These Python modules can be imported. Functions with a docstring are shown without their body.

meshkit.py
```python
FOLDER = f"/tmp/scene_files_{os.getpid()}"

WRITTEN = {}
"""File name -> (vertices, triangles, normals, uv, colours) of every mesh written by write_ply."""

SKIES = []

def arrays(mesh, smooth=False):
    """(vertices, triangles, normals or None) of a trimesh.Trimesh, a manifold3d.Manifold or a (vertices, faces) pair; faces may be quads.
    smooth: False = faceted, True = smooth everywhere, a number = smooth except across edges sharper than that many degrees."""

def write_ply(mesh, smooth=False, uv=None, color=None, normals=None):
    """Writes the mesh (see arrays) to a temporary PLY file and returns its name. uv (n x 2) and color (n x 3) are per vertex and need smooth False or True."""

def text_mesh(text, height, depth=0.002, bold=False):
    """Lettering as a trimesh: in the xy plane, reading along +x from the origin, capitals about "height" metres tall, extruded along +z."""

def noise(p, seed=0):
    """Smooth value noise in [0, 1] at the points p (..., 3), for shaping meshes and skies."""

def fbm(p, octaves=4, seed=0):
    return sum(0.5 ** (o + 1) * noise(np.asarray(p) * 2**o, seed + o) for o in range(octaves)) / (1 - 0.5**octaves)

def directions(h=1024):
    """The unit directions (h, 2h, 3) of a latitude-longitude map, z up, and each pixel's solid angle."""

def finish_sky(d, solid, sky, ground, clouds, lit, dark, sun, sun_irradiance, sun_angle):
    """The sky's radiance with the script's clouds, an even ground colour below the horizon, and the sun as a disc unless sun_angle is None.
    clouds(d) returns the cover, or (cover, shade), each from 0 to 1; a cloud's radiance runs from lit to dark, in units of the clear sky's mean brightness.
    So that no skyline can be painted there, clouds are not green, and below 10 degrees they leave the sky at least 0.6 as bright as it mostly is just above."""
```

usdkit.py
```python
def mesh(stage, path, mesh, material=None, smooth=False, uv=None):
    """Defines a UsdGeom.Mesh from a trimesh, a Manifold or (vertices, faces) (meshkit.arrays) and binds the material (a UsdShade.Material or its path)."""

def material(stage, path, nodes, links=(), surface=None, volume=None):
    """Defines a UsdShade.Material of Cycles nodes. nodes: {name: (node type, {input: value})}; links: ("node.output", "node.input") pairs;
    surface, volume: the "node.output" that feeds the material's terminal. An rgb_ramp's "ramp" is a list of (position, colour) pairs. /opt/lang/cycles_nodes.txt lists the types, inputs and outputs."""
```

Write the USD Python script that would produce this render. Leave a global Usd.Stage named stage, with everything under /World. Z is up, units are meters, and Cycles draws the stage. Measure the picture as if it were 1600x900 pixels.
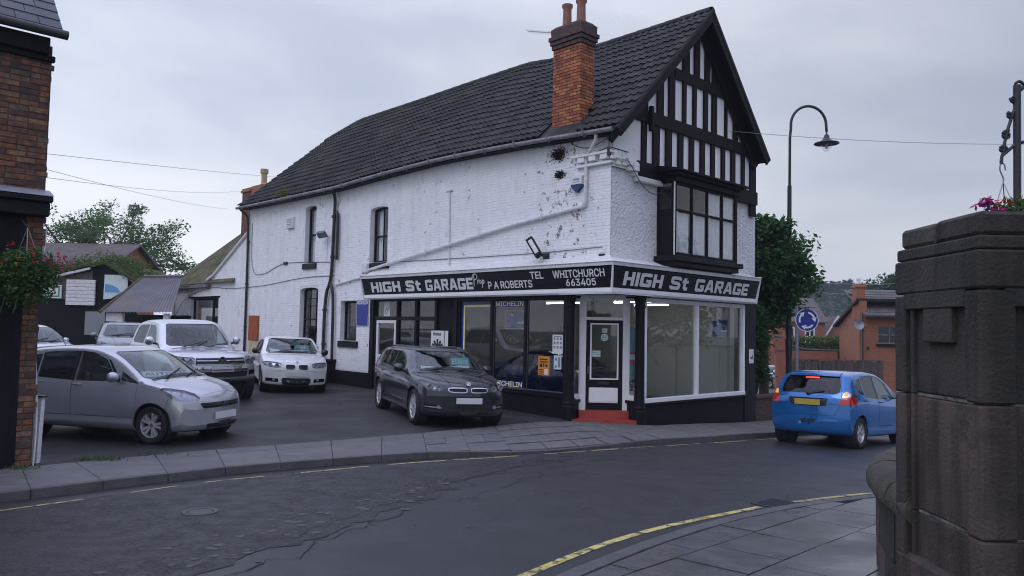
import math, random, sys
import numpy as np
import trimesh, manifold3d as m3
import shapely.geometry as sg, shapely.affinity as sa
from shapely.ops import unary_union
from scipy.interpolate import PchipInterpolator
from pxr import Usd, UsdGeom, UsdLux, UsdShade, Gf, Sdf, Vt
import usdkit, meshkit

random.seed(7); RNG = np.random.default_rng(11)
PI = math.pi
stage = Usd.Stage.CreateInMemory()
UsdGeom.SetStageUpAxis(stage, 'Z')
UsdGeom.Xform.Define(stage, '/World'); UsdGeom.Scope.Define(stage, '/World/Looks')

# ------------------------------------------------------------------ camera
FOC, PITCH, ROLL, CAM_Z = 1220.17, math.radians(3.0155), math.radians(1.1224), 2.1
cam = UsdGeom.Camera.Define(stage, '/World/camera')
cam.CreateHorizontalApertureAttr(36.0); cam.CreateFocalLengthAttr(36.0 * FOC / 1600.0)
cam.CreateClippingRangeAttr((0.05, 5000.0))
_f = np.array([0, math.cos(PITCH), math.sin(PITCH)]); _u = np.array([0, -math.sin(PITCH), math.cos(PITCH)]); _r = np.array([1.0, 0, 0])
_cx = math.cos(ROLL) * _r + math.sin(ROLL) * _u; _cy = -math.sin(ROLL) * _r + math.cos(ROLL) * _u
cam.AddTransformOp().Set(Gf.Matrix4d(*_cx, 0, *_cy, 0, *(-_f), 0, 0, 0, CAM_Z, 1))
cam.CreateExposureAttr(-0.42)

# ------------------------------------------------------------------ sky: overcast, brightest overhead, soft cloud shapes
SUN_EL, SUN_AZ = math.radians(48), math.radians(215)       # azimuth from +y towards +x
usdkit.material(stage, '/World/Looks/sky', {
    'tc': ('texture_coordinate', {}), 'sep': ('separate_xyz', {}),
    'map': ('mapping', {'scale': (1.0, 1.0, 2.6), 'location': (0.35, 0.1, 0.2)}),
    'n1': ('noise_texture', {'scale': 1.3, 'detail': 4.0, 'roughness': 0.45, 'distortion': 0.3}),
    'n2': ('noise_texture', {'scale': 3.6, 'detail': 4.0, 'roughness': 0.5, 'distortion': 0.2}),
    'sky': ('sky_texture', {'sky_type': 'single_scattering', 'sun_disc': False, 'sun_elevation': SUN_EL, 'sun_rotation': SUN_AZ, 'altitude': 100.0}),
    'add': ('math', {'math_type': 'multiply_add', 'value2': 0.32}),
    'ramp': ('rgb_ramp', {'ramp': [(0.34, (6.3, 7.3, 9.6)), (0.54, (7.4, 8.3, 10.5)), (0.68, (8.5, 9.3, 11.3)), (0.84, (11.6, 12.2, 13.6))]}),
    'zen': ('rgb_ramp', {'ramp': [(0.0, (1.30, 1.24, 1.14)), (0.11, (1.12, 1.09, 1.05)), (0.2, (1.0, 1.0, 1.0)), (0.36, (1.0, 1.0, 1.02)), (0.9, (1.85, 1.82, 2.20))]}),
    'side': ('map_range', {'from_min': -0.55, 'from_max': 0.6, 'to_min': 1.06, 'to_max': 0.68, 'clamp': True}), 'mul2': ('mix_color', {'blend_type': 'multiply', 'fac': 1.0, 'use_clamp': False}),
    'mul': ('mix_color', {'blend_type': 'multiply', 'fac': 1.0, 'use_clamp': False}),
    'mix': ('mix_color', {'fac': 0.94, 'use_clamp': False}),
    'bg': ('background_shader', {'strength': 0.100})},
    [('tc.generated', 'map.vector'), ('map.vector', 'n1.vector'), ('map.vector', 'n2.vector'), ('tc.generated', 'sep.vector'),
     ('n2.fac', 'add.value1'), ('n1.fac', 'add.value3'), ('add.value', 'ramp.fac'),
     ('sep.z', 'zen.fac'), ('ramp.color', 'mul.a'), ('zen.color', 'mul.b'), ('sep.x', 'side.value'), ('mul.result', 'mul2.a'), ('side.result', 'mul2.b'),
     ('sky.color', 'mix.a'), ('mul2.result', 'mix.b'), ('mix.result', 'bg.color')], surface='bg.background')
dome = UsdLux.DomeLight.Define(stage, '/World/sky')
UsdShade.MaterialBindingAPI.Apply(dome.GetPrim()).Bind(UsdShade.Material.Get(stage, '/World/Looks/sky'))
dome.GetPrim().SetCustomDataByKey('kind', 'structure')
sun = UsdLux.DistantLight.Define(stage, '/World/sun')
sun.CreateNormalizeAttr(True); sun.CreateIntensityAttr(0.16); sun.CreateAngleAttr(25.0); sun.CreateColorAttr((1.0, 0.98, 0.96))
_sd = np.array([math.sin(SUN_AZ) * math.cos(SUN_EL), math.cos(SUN_AZ) * math.cos(SUN_EL), math.sin(SUN_EL)])
_sx = np.cross([0, 0, 1.0], _sd); _sx /= np.linalg.norm(_sx); _sy = np.cross(_sd, _sx)
sun.AddTransformOp().Set(Gf.Matrix4d(*_sx, 0, *_sy, 0, *_sd, 0, 0, 0, 30, 1))

# ------------------------------------------------------------------ mesh helpers: a shape is (vertices, triangles)
def arr(m):
    if isinstance(m, tuple): return m
    if hasattr(m, 'to_mesh'):
        q = m.to_mesh(); return np.asarray(q.vert_properties[:, :3], float), np.asarray(q.tri_verts, int)
    return np.asarray(m.vertices, float), np.asarray(m.faces, int)
def cat(ms):
    vs, fs, n = [], [], 0
    for m in ms:
        v, f = arr(m)
        if len(v) == 0: continue
        vs.append(v); fs.append(f + n); n += len(v)
    return (np.vstack(vs), np.vstack(fs)) if vs else (np.zeros((0, 3)), np.zeros((0, 3), int))
_BF = np.array([[0,2,1],[0,3,2],[4,5,6],[4,6,7],[0,1,5],[0,5,4],[1,2,6],[1,6,5],[2,3,7],[2,7,6],[3,0,4],[3,4,7]])
def bx(x0, x1, y0, y1, z0, z1):
    return np.array([(x0,y0,z0),(x1,y0,z0),(x1,y1,z0),(x0,y1,z0),(x0,y0,z1),(x1,y0,z1),(x1,y1,z1),(x0,y1,z1)], float), _BF
def hull(pts):
    h = trimesh.PointCloud(np.asarray(pts, float)).convex_hull
    return np.asarray(h.vertices), np.asarray(h.faces)
def rb(x0, x1, y0, y1, z0, z1, r=0.01):
    p = []
    for x, sx in ((x0, 1), (x1, -1)):
        for y, sy in ((y0, 1), (y1, -1)):
            for z, sz in ((z0, 1), (z1, -1)):
                p += [(x + sx*r, y + sy*r, z), (x + sx*r, y, z + sz*r), (x, y + sy*r, z + sz*r)]
    return hull(p)
def hexa(p):            # 8 corners: bottom 4 then top 4
    return np.asarray(p, float), _BF
def mv(m, d):
    v, f = arr(m); return v + np.asarray(d, float), f
def rot(m, ax, a, c=(0, 0, 0)):
    v, f = arr(m); R = trimesh.transformations.rotation_matrix(a, ax)[:3, :3]
    return (v - c) @ R.T + c, f
def xf(m, R, t=(0, 0, 0)):
    v, f = arr(m); R = np.asarray(R, float); v = v @ R.T + t
    return v, (f[:, ::-1] if np.linalg.det(R) < 0 else f)
def tube(pts, r, n=8, cap=True):
    p = np.asarray(pts, float); r = np.broadcast_to(np.asarray(r, float), (len(p),))
    t = np.gradient(p, axis=0); t /= np.linalg.norm(t, axis=1, keepdims=True) + 1e-12
    ref = np.array([0, 0, 1.0]) if abs(t[:, 2]).mean() < 0.8 else np.array([1.0, 0, 0])
    a = np.cross(t, ref); a /= np.linalg.norm(a, axis=1, keepdims=True) + 1e-9
    b = np.cross(t, a); th = np.arange(n) * 2 * PI / n
    v = (p[:, None] + r[:, None, None] * (np.cos(th)[None, :, None] * a[:, None] + np.sin(th)[None, :, None] * b[:, None])).reshape(-1, 3)
    f = []
    for i in range(len(p) - 1):
        for j in range(n):
            k = (j + 1) % n; f += [(i*n+j, i*n+k, (i+1)*n+k), (i*n+j, (i+1)*n+k, (i+1)*n+j)]
    if cap:
        m = len(v); v = np.vstack([v, p[:1], p[-1:]]); e = (len(p) - 1) * n
        for j in range(n):
            k = (j + 1) % n; f += [(m, k, j), (m + 1, e + j, e + k)]
    return v, np.array(f)
def smoothpath(pts, n=8):
    p = np.asarray(pts, float)
    for _ in range(2):
        q = [p[0]]
        for a, b in zip(p[:-1], p[1:]): q += [a * .75 + b * .25, a * .25 + b * .75]
        p = np.array(q + [p[-1]])
    return p
def lathe(prof, n=24, axis='z', c=(0, 0, 0)):       # profile of (radius, height)
    prof = np.asarray(prof, float); th = np.arange(n) * 2 * PI / n; k = len(prof)
    v = np.stack([prof[:, 0][None] * np.cos(th)[:, None], prof[:, 0][None] * np.sin(th)[:, None], np.broadcast_to(prof[:, 1], (n, k))], -1).reshape(-1, 3)
    f = []
    for i in range(n):
        j = (i + 1) % n
        for q in range(k - 1):
            f += [(i*k+q, j*k+q, j*k+q+1), (i*k+q, j*k+q+1, i*k+q+1)]
    v = {'z': v, 'y': v[:, [0, 2, 1]], 'x': v[:, [2, 0, 1]]}[axis] + np.asarray(c, float)
    f = np.array(f)
    return v, (f[:, ::-1] if axis == 'y' else f)
def cyl(a, b, r, n=12, r2=None):
    return tube([a, b], [r, r if r2 is None else r2], n)
def ext(poly, h):       # shapely polygon(s) extruded along z from 0 to h
    ps = [g for g in getattr(poly, 'geoms', [poly]) if g.geom_type == 'Polygon' and g.area > 1e-7]
    return cat([arr(trimesh.creation.extrude_polygon(g, h, engine='earcut')) for g in ps])
def flat(poly, z=0.0):
    vs = []
    for g in [g for g in getattr(poly, 'geoms', [poly]) if g.geom_type == 'Polygon' and g.area > 1e-7]:
        v, f = trimesh.creation.triangulate_polygon(g, engine='earcut')
        v = np.c_[np.asarray(v), np.full(len(v), z)]; f = np.asarray(f)
        if len(f) and np.cross(v[f[0,1]] - v[f[0,0]], v[f[0,2]] - v[f[0,0]])[2] < 0: f = f[:, ::-1]
        vs.append((v, f))
    return cat(vs)
def onX(m, x=0.0):      # shape drawn in (u, v, depth) -> u along -y?  facade whose outside is -x: u = -y reading direction handled by caller
    return xf(m, [[0, 0, -1], [-1, 0, 0], [0, 1, 0]], (x, 0, 0))
def onY(m, y=0.0):      # (u, v, depth) -> (x=u, z=v, outward -y)
    return xf(m, [[1, 0, 0], [0, 0, -1], [0, 1, 0]], (0, y, 0))
def P(*pts): return sg.Polygon(pts)
def R_(x0, x1, y0, y1): return sg.box(x0, y0, x1, y1)
def rnd(p, r): return p.buffer(-r).buffer(2 * r).buffer(-r)

# ------------------------------------------------------------------ things and parts
_used = {}
def numbered(path):
    if path not in _used: _used[path] = 0; return path
    _used[path] += 1; return '%s_%03d' % (path, _used[path])
class Node:
    def __init__(s, prim, base, Rm): s.prim, s.base, s.R = prim, base, Rm
def tag(prim, label=None, cat_=None, group=None, kind=None):
    for k, v in (('label', label), ('category', cat_), ('group', group), ('kind', kind)):
        if v: prim.SetCustomDataByKey(k, v)
EYE = np.eye(3)
GROUPS = dict(parked_hatchback='cars parked in the garage yard', parked_estate_car='cars parked in the garage yard', parked_coupe='cars parked in the garage yard', parked_pickup='cars parked in the garage yard', background_car='cars at the back of the yard', windscreen_card='cards behind the windscreens', tube_lamp='tube lamps in the showroom', drainpipe='drainpipes on the side wall', window_notice='notices stuck in the windows', door_notice='notices on the shop door', window_transfer='transfers on the display window', hanging_sign='specialist signs inside the windows', fascia_sign='fascia signs of the garage', flood_lamp='floodlights on the side wall', cable='cables on the walls', conifer_tree='conifers on the hill', far_house='houses beyond the road', overhead_wire='overhead wires', shed_sign='signs on the black shed', garden_laurel='shrubs at the end of the garage', ash_tree='trees behind the sheds', waste_pipe='small white pipes on the side wall', junction_box='junction boxes on the side wall')
def thing(name, label, cat_, base=(0, 0, 0), Rm=None, origin=(0, 0, 0), group=None, kind=None):
    """base: the thing's base in its frame (frame = rotation Rm about origin); parts are given in frame coordinates."""
    Rm = EYE if Rm is None else np.asarray(Rm, float)       # columns = frame axes in the world
    x = UsdGeom.Xform.Define(stage, numbered('/World/' + name)); w = Rm @ np.asarray(base, float) + np.asarray(origin, float)
    M = Rm.T
    x.AddTransformOp().Set(Gf.Matrix4d(*M[0], 0, *M[1], 0, *M[2], 0, *w, 1))
    tag(x.GetPrim(), label, cat_, group or GROUPS.get(name), kind)
    return Node(x.GetPrim(), np.asarray(base, float), Rm)
def put(name, m, material, parent=None, smooth=False, label=None, kind=None, cat_=None, group=None):
    v, f = arr(m)
    if parent is not None: v = v - parent.base
    path = numbered((str(parent.prim.GetPath()) if parent else '/World') + '/' + name)
    g = usdkit.mesh(stage, path, (v, f), material, smooth=smooth)
    tag(g.GetPrim(), label, cat_, group, kind)
    return Node(g.GetPrim(), parent.base if parent else np.zeros(3), EYE)
def grp(name, parent, kind=None, label=None):           # a part that is only a holder of sub-parts
    x = UsdGeom.Xform.Define(stage, numbered(str(parent.prim.GetPath()) + '/' + name)); tag(x.GetPrim(), label, None, None, kind)
    return Node(x.GetPrim(), parent.base, EYE)

# ------------------------------------------------------------------ materials
def mat(name, c, c2=None, scale=6.0, rough=0.6, r2=None, bump=0.0, bscale=40.0, metal=0.0, coat=0.0, spec=0.5, lo=0.35, hi=0.65, detail=5.0, c3=None, s3=2.0, lo3=0.55, hi3=0.7,
        island=None, objrand=None, stretch=None, dist=0.02, extra=None, coord='object', emis=None, estr=0.0, bdetail=4.0):
    n = {'tc': ('texture_coordinate', {}), 'p': ('principled_bsdf', {'roughness': rough, 'metallic': metal, 'coat_weight': coat, 'coat_roughness': 0.06, 'specular_ior_level': spec})}
    L = []; src = None; vec = 'tc.' + coord
    if stretch: n['mp'] = ('mapping', {'scale': stretch}); L.append((vec, 'mp.vector')); vec = 'mp.vector'
    if c2 is not None:
        n['n'] = ('noise_texture', {'scale': scale, 'detail': detail, 'roughness': 0.6}); L.append((vec, 'n.vector'))
        n['r'] = ('rgb_ramp', {'ramp': [(lo, c), (hi, c2)]}); L.append(('n.fac', 'r.fac')); src = 'r.color'
    if island or objrand:
        n['ri'] = ('rgb_ramp', {'ramp': [(i / (len(island or objrand) - 1), q) for i, q in enumerate(island or objrand)]})
        if island: n['g'] = ('geometry', {}); L.append(('g.random_per_island', 'ri.fac'))
        else: n['g'] = ('object_info', {}); L.append(('g.random', 'ri.fac'))
        if src:
            n['mi'] = ('mix_color', {'blend_type': 'multiply', 'fac': 1.0}); L += [(src, 'mi.a'), ('ri.color', 'mi.b')]; src = 'mi.result'
        else: src = 'ri.color'
    if c3 is not None:
        n['n3'] = ('noise_texture', {'scale': s3, 'detail': 6.0, 'roughness': 0.65}); L.append((vec, 'n3.vector'))
        n['f3'] = ('map_range', {'from_min': lo3, 'from_max': hi3, 'clamp': True}); L.append(('n3.fac', 'f3.value'))
        n['m3'] = ('mix_color', {'a': c, 'b': c3}); L += [('f3.result', 'm3.fac')] + ([(src, 'm3.a')] if src else []); src = 'm3.result'
    if src: L.append((src, 'p.base_color'))
    else: n['p'][1]['base_color'] = c
    if r2 is not None:
        n['nr'] = ('noise_texture', {'scale': scale * 0.5, 'detail': 4.0}); L.append((vec, 'nr.vector'))
        n['rr'] = ('map_range', {'from_min': 0.35, 'from_max': 0.65, 'to_min': rough, 'to_max': r2, 'clamp': True}); L += [('nr.fac', 'rr.value'), ('rr.result', 'p.roughness')]
    if bump:
        n['nb'] = ('noise_texture', {'scale': bscale, 'detail': bdetail, 'roughness': 0.6}); L.append((vec, 'nb.vector'))
        n['b'] = ('bump', {'strength': bump, 'distance': dist}); L += [('nb.fac', 'b.height'), ('b.normal', 'p.normal')]
    if emis: n['p'][1].update({'emission_color': emis, 'emission_strength': estr})
    if extra: extra(n, L)
    return usdkit.material(stage, '/World/Looks/' + name, n, L, surface='p.BSDF')
def glassmat(name, tint=(0.9, 0.93, 0.92), ior=1.5, rough=0.0):
    return usdkit.material(stage, '/World/Looks/' + name, {'lw': ('layer_weight', {'blend': 0.5}), 'pw': ('math', {'math_type': 'power', 'value2': 5.0}), 'f': ('math', {'math_type': 'multiply_add', 'value2': 0.9, 'value3': ((ior - 1) / (ior + 1)) ** 2}), 't': ('transparent_bsdf', {'color': tint}), 'g': ('glossy_bsdf', {'color': (1, 1, 1), 'roughness': rough}), 'm': ('mix_closure', {})},
        [('lw.facing', 'pw.value1'), ('pw.value', 'f.value1'), ('f.value', 'm.fac'), ('t.BSDF', 'm.closure1'), ('g.BSDF', 'm.closure2')], surface='m.closure')
K = {}
def k(name, *a, **kw): K[name] = mat(name, *a, **kw)
k('asphalt', (0.0125, 0.013, 0.0155), (0.020, 0.0205, 0.024), scale=3.0, rough=0.38, r2=0.55, bump=0.5, bscale=90, dist=0.010, c3=(0.030, 0.030, 0.035), s3=0.5, lo3=0.5, hi3=0.75, coord='object')
def _crk(n, L):
    n['v'] = ('voronoi_texture', {'feature': 'distance_to_edge', 'scale': 7.5, 'randomness': 1.0}); n['ds'] = ('noise_texture', {'scale': 5.0, 'detail': 5.0})
    n['dm'] = ('vector_math', {'math_type': 'multiply_add', 'vector2': (0.5, 0.5, 0.0)})
    n['cm0'] = ('map_range', {'from_min': 0.0, 'from_max': 0.06, 'to_min': 0.0, 'to_max': 1.0, 'clamp': True}); n['mk'] = ('noise_texture', {'scale': 1.1, 'detail': 4.0}); n['mr'] = ('map_range', {'from_min': 0.42, 'from_max': 0.54, 'to_min': 0.9, 'to_max': 0.4, 'clamp': True}); n['cm'] = ('math', {'math_type': 'maximum'}); L += [('tc.object', 'mk.vector'), ('mk.fac', 'mr.value'), ('cm0.result', 'cm.value1'), ('mr.result', 'cm.value2')]; n['mm'] = ('mix_color', {'blend_type': 'multiply', 'fac': 1.0})
    L += [('tc.object', 'ds.vector'), ('ds.color', 'dm.vector1'), ('tc.object', 'dm.vector3'), ('dm.vector', 'v.vector'), ('v.distance', 'cm0.value')]
    old = [x for x in L if x[1] == 'p.base_color'][0]; L.remove(old)
    L += [(old[0], 'mm.a'), ('cm.value', 'mm.b'), ('mm.result', 'p.base_color')]
    n['ha'] = ('math', {'math_type': 'multiply_add', 'value2': 0.6}); hb = [x for x in L if x[1] == 'b.height'][0]; L.remove(hb)
    L += [('cm.value', 'ha.value1'), (hb[0], 'ha.value3'), ('ha.value', 'b.height')]
k('asphalt_old', (0.015, 0.0152, 0.018), (0.029, 0.029, 0.0325), scale=9.0, rough=0.36, r2=0.65, bump=1.0, bscale=38, dist=0.03, c3=(0.07, 0.07, 0.075), s3=7.5, lo3=0.64, hi3=0.74, extra=_crk)
k('asphalt_lot', (0.011, 0.0108, 0.0125), (0.020, 0.0195, 0.021), scale=1.6, rough=0.5, r2=0.8, bump=0.6, bscale=60, dist=0.012, c3=(0.032, 0.027, 0.026), s3=0.9, lo3=0.52, hi3=0.68)
k('slab', (0.095, 0.095, 0.100), (0.145, 0.143, 0.146), scale=5.0, rough=0.6, r2=0.8, bump=0.3, bscale=70, dist=0.006, objrand=[(0.82, 0.82, 0.84), (1.0, 1.0, 1.0), (0.9, 0.89, 0.88), (1.08, 1.07, 1.05)])
k('slab_wet', (0.045, 0.046, 0.050), (0.080, 0.080, 0.084), scale=4.0, rough=0.14, r2=0.5, bump=0.25, bscale=50, dist=0.006, c3=(0.042, 0.05, 0.038), s3=1.4, lo3=0.5, hi3=0.72, objrand=[(0.8, 0.82, 0.85), (1.0, 1.0, 1.0), (0.9, 0.88, 0.87), (1.08, 1.06, 1.03)])
k('kerb', (0.06, 0.06, 0.064), (0.10, 0.098, 0.098), scale=8.0, rough=0.7, bump=0.5, bscale=60, dist=0.008, c3=(0.05, 0.05, 0.05), s3=2.0, lo3=0.5, hi3=0.75)
def _worn(n, L):
    n['wn'] = ('noise_texture', {'scale': 9.0, 'detail': 8.0, 'roughness': 0.7}); n['wr'] = ('map_range', {'from_min': 0.40, 'from_max': 0.52, 'clamp': True}); n['wm'] = ('mix_color', {'a': (0.05, 0.05, 0.055)})
    old = [x for x in L if x[1] == 'p.base_color'][0]; L.remove(old)
    L += [('tc.object', 'wn.vector'), ('wn.fac', 'wr.value'), ('wr.result', 'wm.fac'), (old[0], 'wm.b'), ('wm.result', 'p.base_color')]
k('yellow_line', (0.52, 0.42, 0.09), (0.60, 0.52, 0.2), scale=6.0, rough=0.55, bump=0.3, bscale=80, dist=0.006, extra=_worn)
k('pale_line', (0.36, 0.28, 0.085), (0.42, 0.35, 0.18), scale=6.0, rough=0.55, bump=0.3, bscale=80, dist=0.006, extra=_worn)
k('grass', (0.035, 0.07, 0.018), (0.07, 0.12, 0.03), scale=8.0, rough=0.85)
k('earth', (0.05, 0.06, 0.03), (0.08, 0.085, 0.045), scale=0.3, rough=0.9)
# masonry
k('white_brick', (0.74, 0.74, 0.745), (0.80, 0.80, 0.80), scale=3.0, rough=0.62, bump=0.35, bscale=55, dist=0.006, c3=(0.52, 0.51, 0.50), s3=3.0, lo3=0.60, hi3=0.80)
def _chips(n, L):
    n['wn'] = ('noise_texture', {'scale': 5.0, 'detail': 9.0, 'roughness': 0.68}); n['wr'] = ('map_range', {'from_min': 0.655, 'from_max': 0.675, 'clamp': True}); n['wm'] = ('mix_color', {'b': (0.20, 0.165, 0.15)})
    # the paint has peeled most on the old flue by the corner (around y = 1.4 in the building's frame) and in a few other places
    n['sp'] = ('separate_xyz', {}); n['fd'] = ('math', {'math_type': 'subtract', 'value2': 1.45}); n['fa'] = ('math', {'math_type': 'absolute'}); n['fm'] = ('map_range', {'from_min': 0.3, 'from_max': 1.3, 'to_min': 0.085, 'to_max': 0.0, 'clamp': True})
    n['bg'] = ('noise_texture', {'scale': 0.7, 'detail': 3.0}); n['bm'] = ('map_range', {'from_min': 0.5, 'from_max': 0.7, 'to_min': 0.0, 'to_max': 0.06, 'clamp': True}); n['s1'] = ('math', {'math_type': 'add'}); n['s2'] = ('math', {'math_type': 'add'})
    L += [('tc.object', 'sp.vector'), ('sp.y', 'fd.value1'), ('fd.value', 'fa.value1'), ('fa.value', 'fm.value'), ('tc.object', 'bg.vector'), ('bg.fac', 'bm.value'), ('fm.result', 's1.value1'), ('bm.result', 's1.value2'), ('s1.value', 's2.value1'), ('wn.fac', 's2.value2'), ('s2.value', 'wr.value')]
    old = [x for x in L if x[1] == 'p.base_color'][0]; L.remove(old)
    n['kv'] = ('mapping', {'scale': (1.0, 2.2, 0.16)}); n['kn'] = ('noise_texture', {'scale': 2.0, 'detail': 6.0, 'roughness': 0.65}); n['kr'] = ('map_range', {'from_min': 0.5, 'from_max': 0.75, 'to_min': 1.0, 'to_max': 0.86, 'clamp': True}); n['km'] = ('mix_color', {'blend_type': 'multiply', 'fac': 1.0})
    L += [('tc.object', 'kv.vector'), ('kv.vector', 'kn.vector'), ('kn.fac', 'kr.value'), ('kr.result', 'km.b'), (old[0], 'km.a')]
    L += [('tc.object', 'wn.vector'), ('wr.result', 'wm.fac'), ('km.result', 'wm.a'), ('wm.result', 'p.base_color')]
k('white_brick_worn', (0.79, 0.79, 0.82), (0.86, 0.86, 0.88), scale=3.0, rough=0.62, bump=0.4, bscale=50, dist=0.007, c3=(0.58, 0.57, 0.56), s3=2.2, lo3=0.58, hi3=0.78, extra=_chips)
k('white_mortar', (0.66, 0.66, 0.68), (0.76, 0.76, 0.78), scale=4.0, rough=0.75, bump=0.5, bscale=40)
k('white_paint', (0.80, 0.80, 0.82), (0.85, 0.85, 0.87), scale=7.0, rough=0.4, bump=0.1, bscale=30)
k('white_old', (0.60, 0.60, 0.60), (0.76, 0.76, 0.76), scale=12.0, rough=0.5, bump=0.3, bscale=30, c3=(0.25, 0.23, 0.22), s3=9.0, lo3=0.62, hi3=0.72)
k('roughcast', (0.78, 0.78, 0.80), (0.85, 0.85, 0.87), scale=3.0, rough=0.85, bump=1.0, bscale=15, dist=0.09, bdetail=3.0, c3=(0.55, 0.55, 0.55), s3=1.5, lo3=0.55, hi3=0.8)
k('black_paint', (0.004, 0.004, 0.006), (0.008, 0.008, 0.011), scale=5.0, rough=0.4, r2=0.55, bump=0.15, bscale=25, spec=0.2)
k('black_render', (0.005, 0.005, 0.007), (0.009, 0.009, 0.012), scale=2.0, rough=0.6, spec=0.18, bump=0.4, bscale=35, c3=(0.045, 0.045, 0.05), s3=2.5, lo3=0.66, hi3=0.85)
k('black_timber', (0.0035, 0.0035, 0.004), (0.008, 0.0075, 0.0078), scale=9.0, rough=0.6, spec=0.15, bump=0.4, bscale=20, stretch=(1, 1, 0.25))
BR = [(0.30, 0.085, 0.035), (0.40, 0.13, 0.05), (0.24, 0.07, 0.035), (0.46, 0.17, 0.065), (0.34, 0.105, 0.045)]
for i, c in enumerate(BR):
    k('orange_brick_%d' % i, tuple(np.array(c) * 0.8), c, scale=14.0, rough=0.8, bump=0.5, bscale=50, dist=0.006, c3=(0.07, 0.05, 0.045), s3=4.0, lo3=0.55, hi3=0.75)
BL = [(0.19, 0.078, 0.043), (0.24, 0.098, 0.05), (0.12, 0.056, 0.04), (0.28, 0.145, 0.075), (0.20, 0.08, 0.04), (0.22, 0.135, 0.09)]
for i, c in enumerate(BL):
    k('old_brick_%d' % i, tuple(np.array(c) * 0.55), c, scale=12.0, rough=0.85, bump=0.9, bscale=30, dist=0.012, c3=(0.045, 0.036, 0.034), s3=4.0, lo3=0.46, hi3=0.66)
k('purple_brick', (0.085, 0.05, 0.05), (0.13, 0.07, 0.065), scale=10.0, rough=0.8, bump=0.5, bscale=40, island=[(0.7, 0.7, 0.7), (1.1, 1, 1), (0.9, 0.9, 0.95)])
k('mortar', (0.09, 0.07, 0.058), (0.14, 0.11, 0.09), scale=12.0, rough=0.9, bump=0.5, bscale=60)
k('dark_mortar', (0.045, 0.036, 0.032), (0.085, 0.065, 0.055), scale=12.0, rough=0.9, bump=0.5, bscale=60)
k('far_brick', (0.33, 0.125, 0.068), (0.41, 0.165, 0.093), scale=2.5, rough=0.85, island=[(0.8, 0.8, 0.8), (1.1, 1.05, 1.0), (0.95, 0.9, 0.9)])
k('far_brick_red', (0.26, 0.09, 0.06), (0.32, 0.12, 0.08), scale=2.0, rough=0.85)
TL = [(0.015, 0.014, 0.015), (0.021, 0.019, 0.019), (0.012, 0.0115, 0.013)]
for i, c in enumerate(TL):
    k('roof_tile_%d' % i, c, tuple(np.array(c) * 1.5), scale=8.0, rough=0.6, r2=0.8, bump=0.35, bscale=50, dist=0.006, spec=0.3, c3=(0.050, 0.046, 0.028), s3=3.0, lo3=0.52, hi3=0.78)
k('roof_tiles', (0.014, 0.0135, 0.015), (0.026, 0.0245, 0.024), scale=4.0, rough=0.62, r2=0.8, spec=0.3, bump=0.35, bscale=50, island=[(0.55, 0.55, 0.58), (1.15, 1.1, 1.05), (0.8, 0.8, 0.85), (1.3, 1.22, 1.1), (0.95, .95, .95), (1.9, 1.75, 1.5)], c3=(0.042, 0.043, 0.019), s3=0.7, lo3=0.46, hi3=0.75, dist=0.006)
k('slate', (0.035, 0.037, 0.05), (0.06, 0.062, 0.078), scale=5.0, rough=0.38, r2=0.55, bump=0.25, bscale=40, objrand=[(0.8, 0.8, 0.8), (1.1, 1.1, 1.1), (0.95, 0.95, 1.0)])
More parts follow.
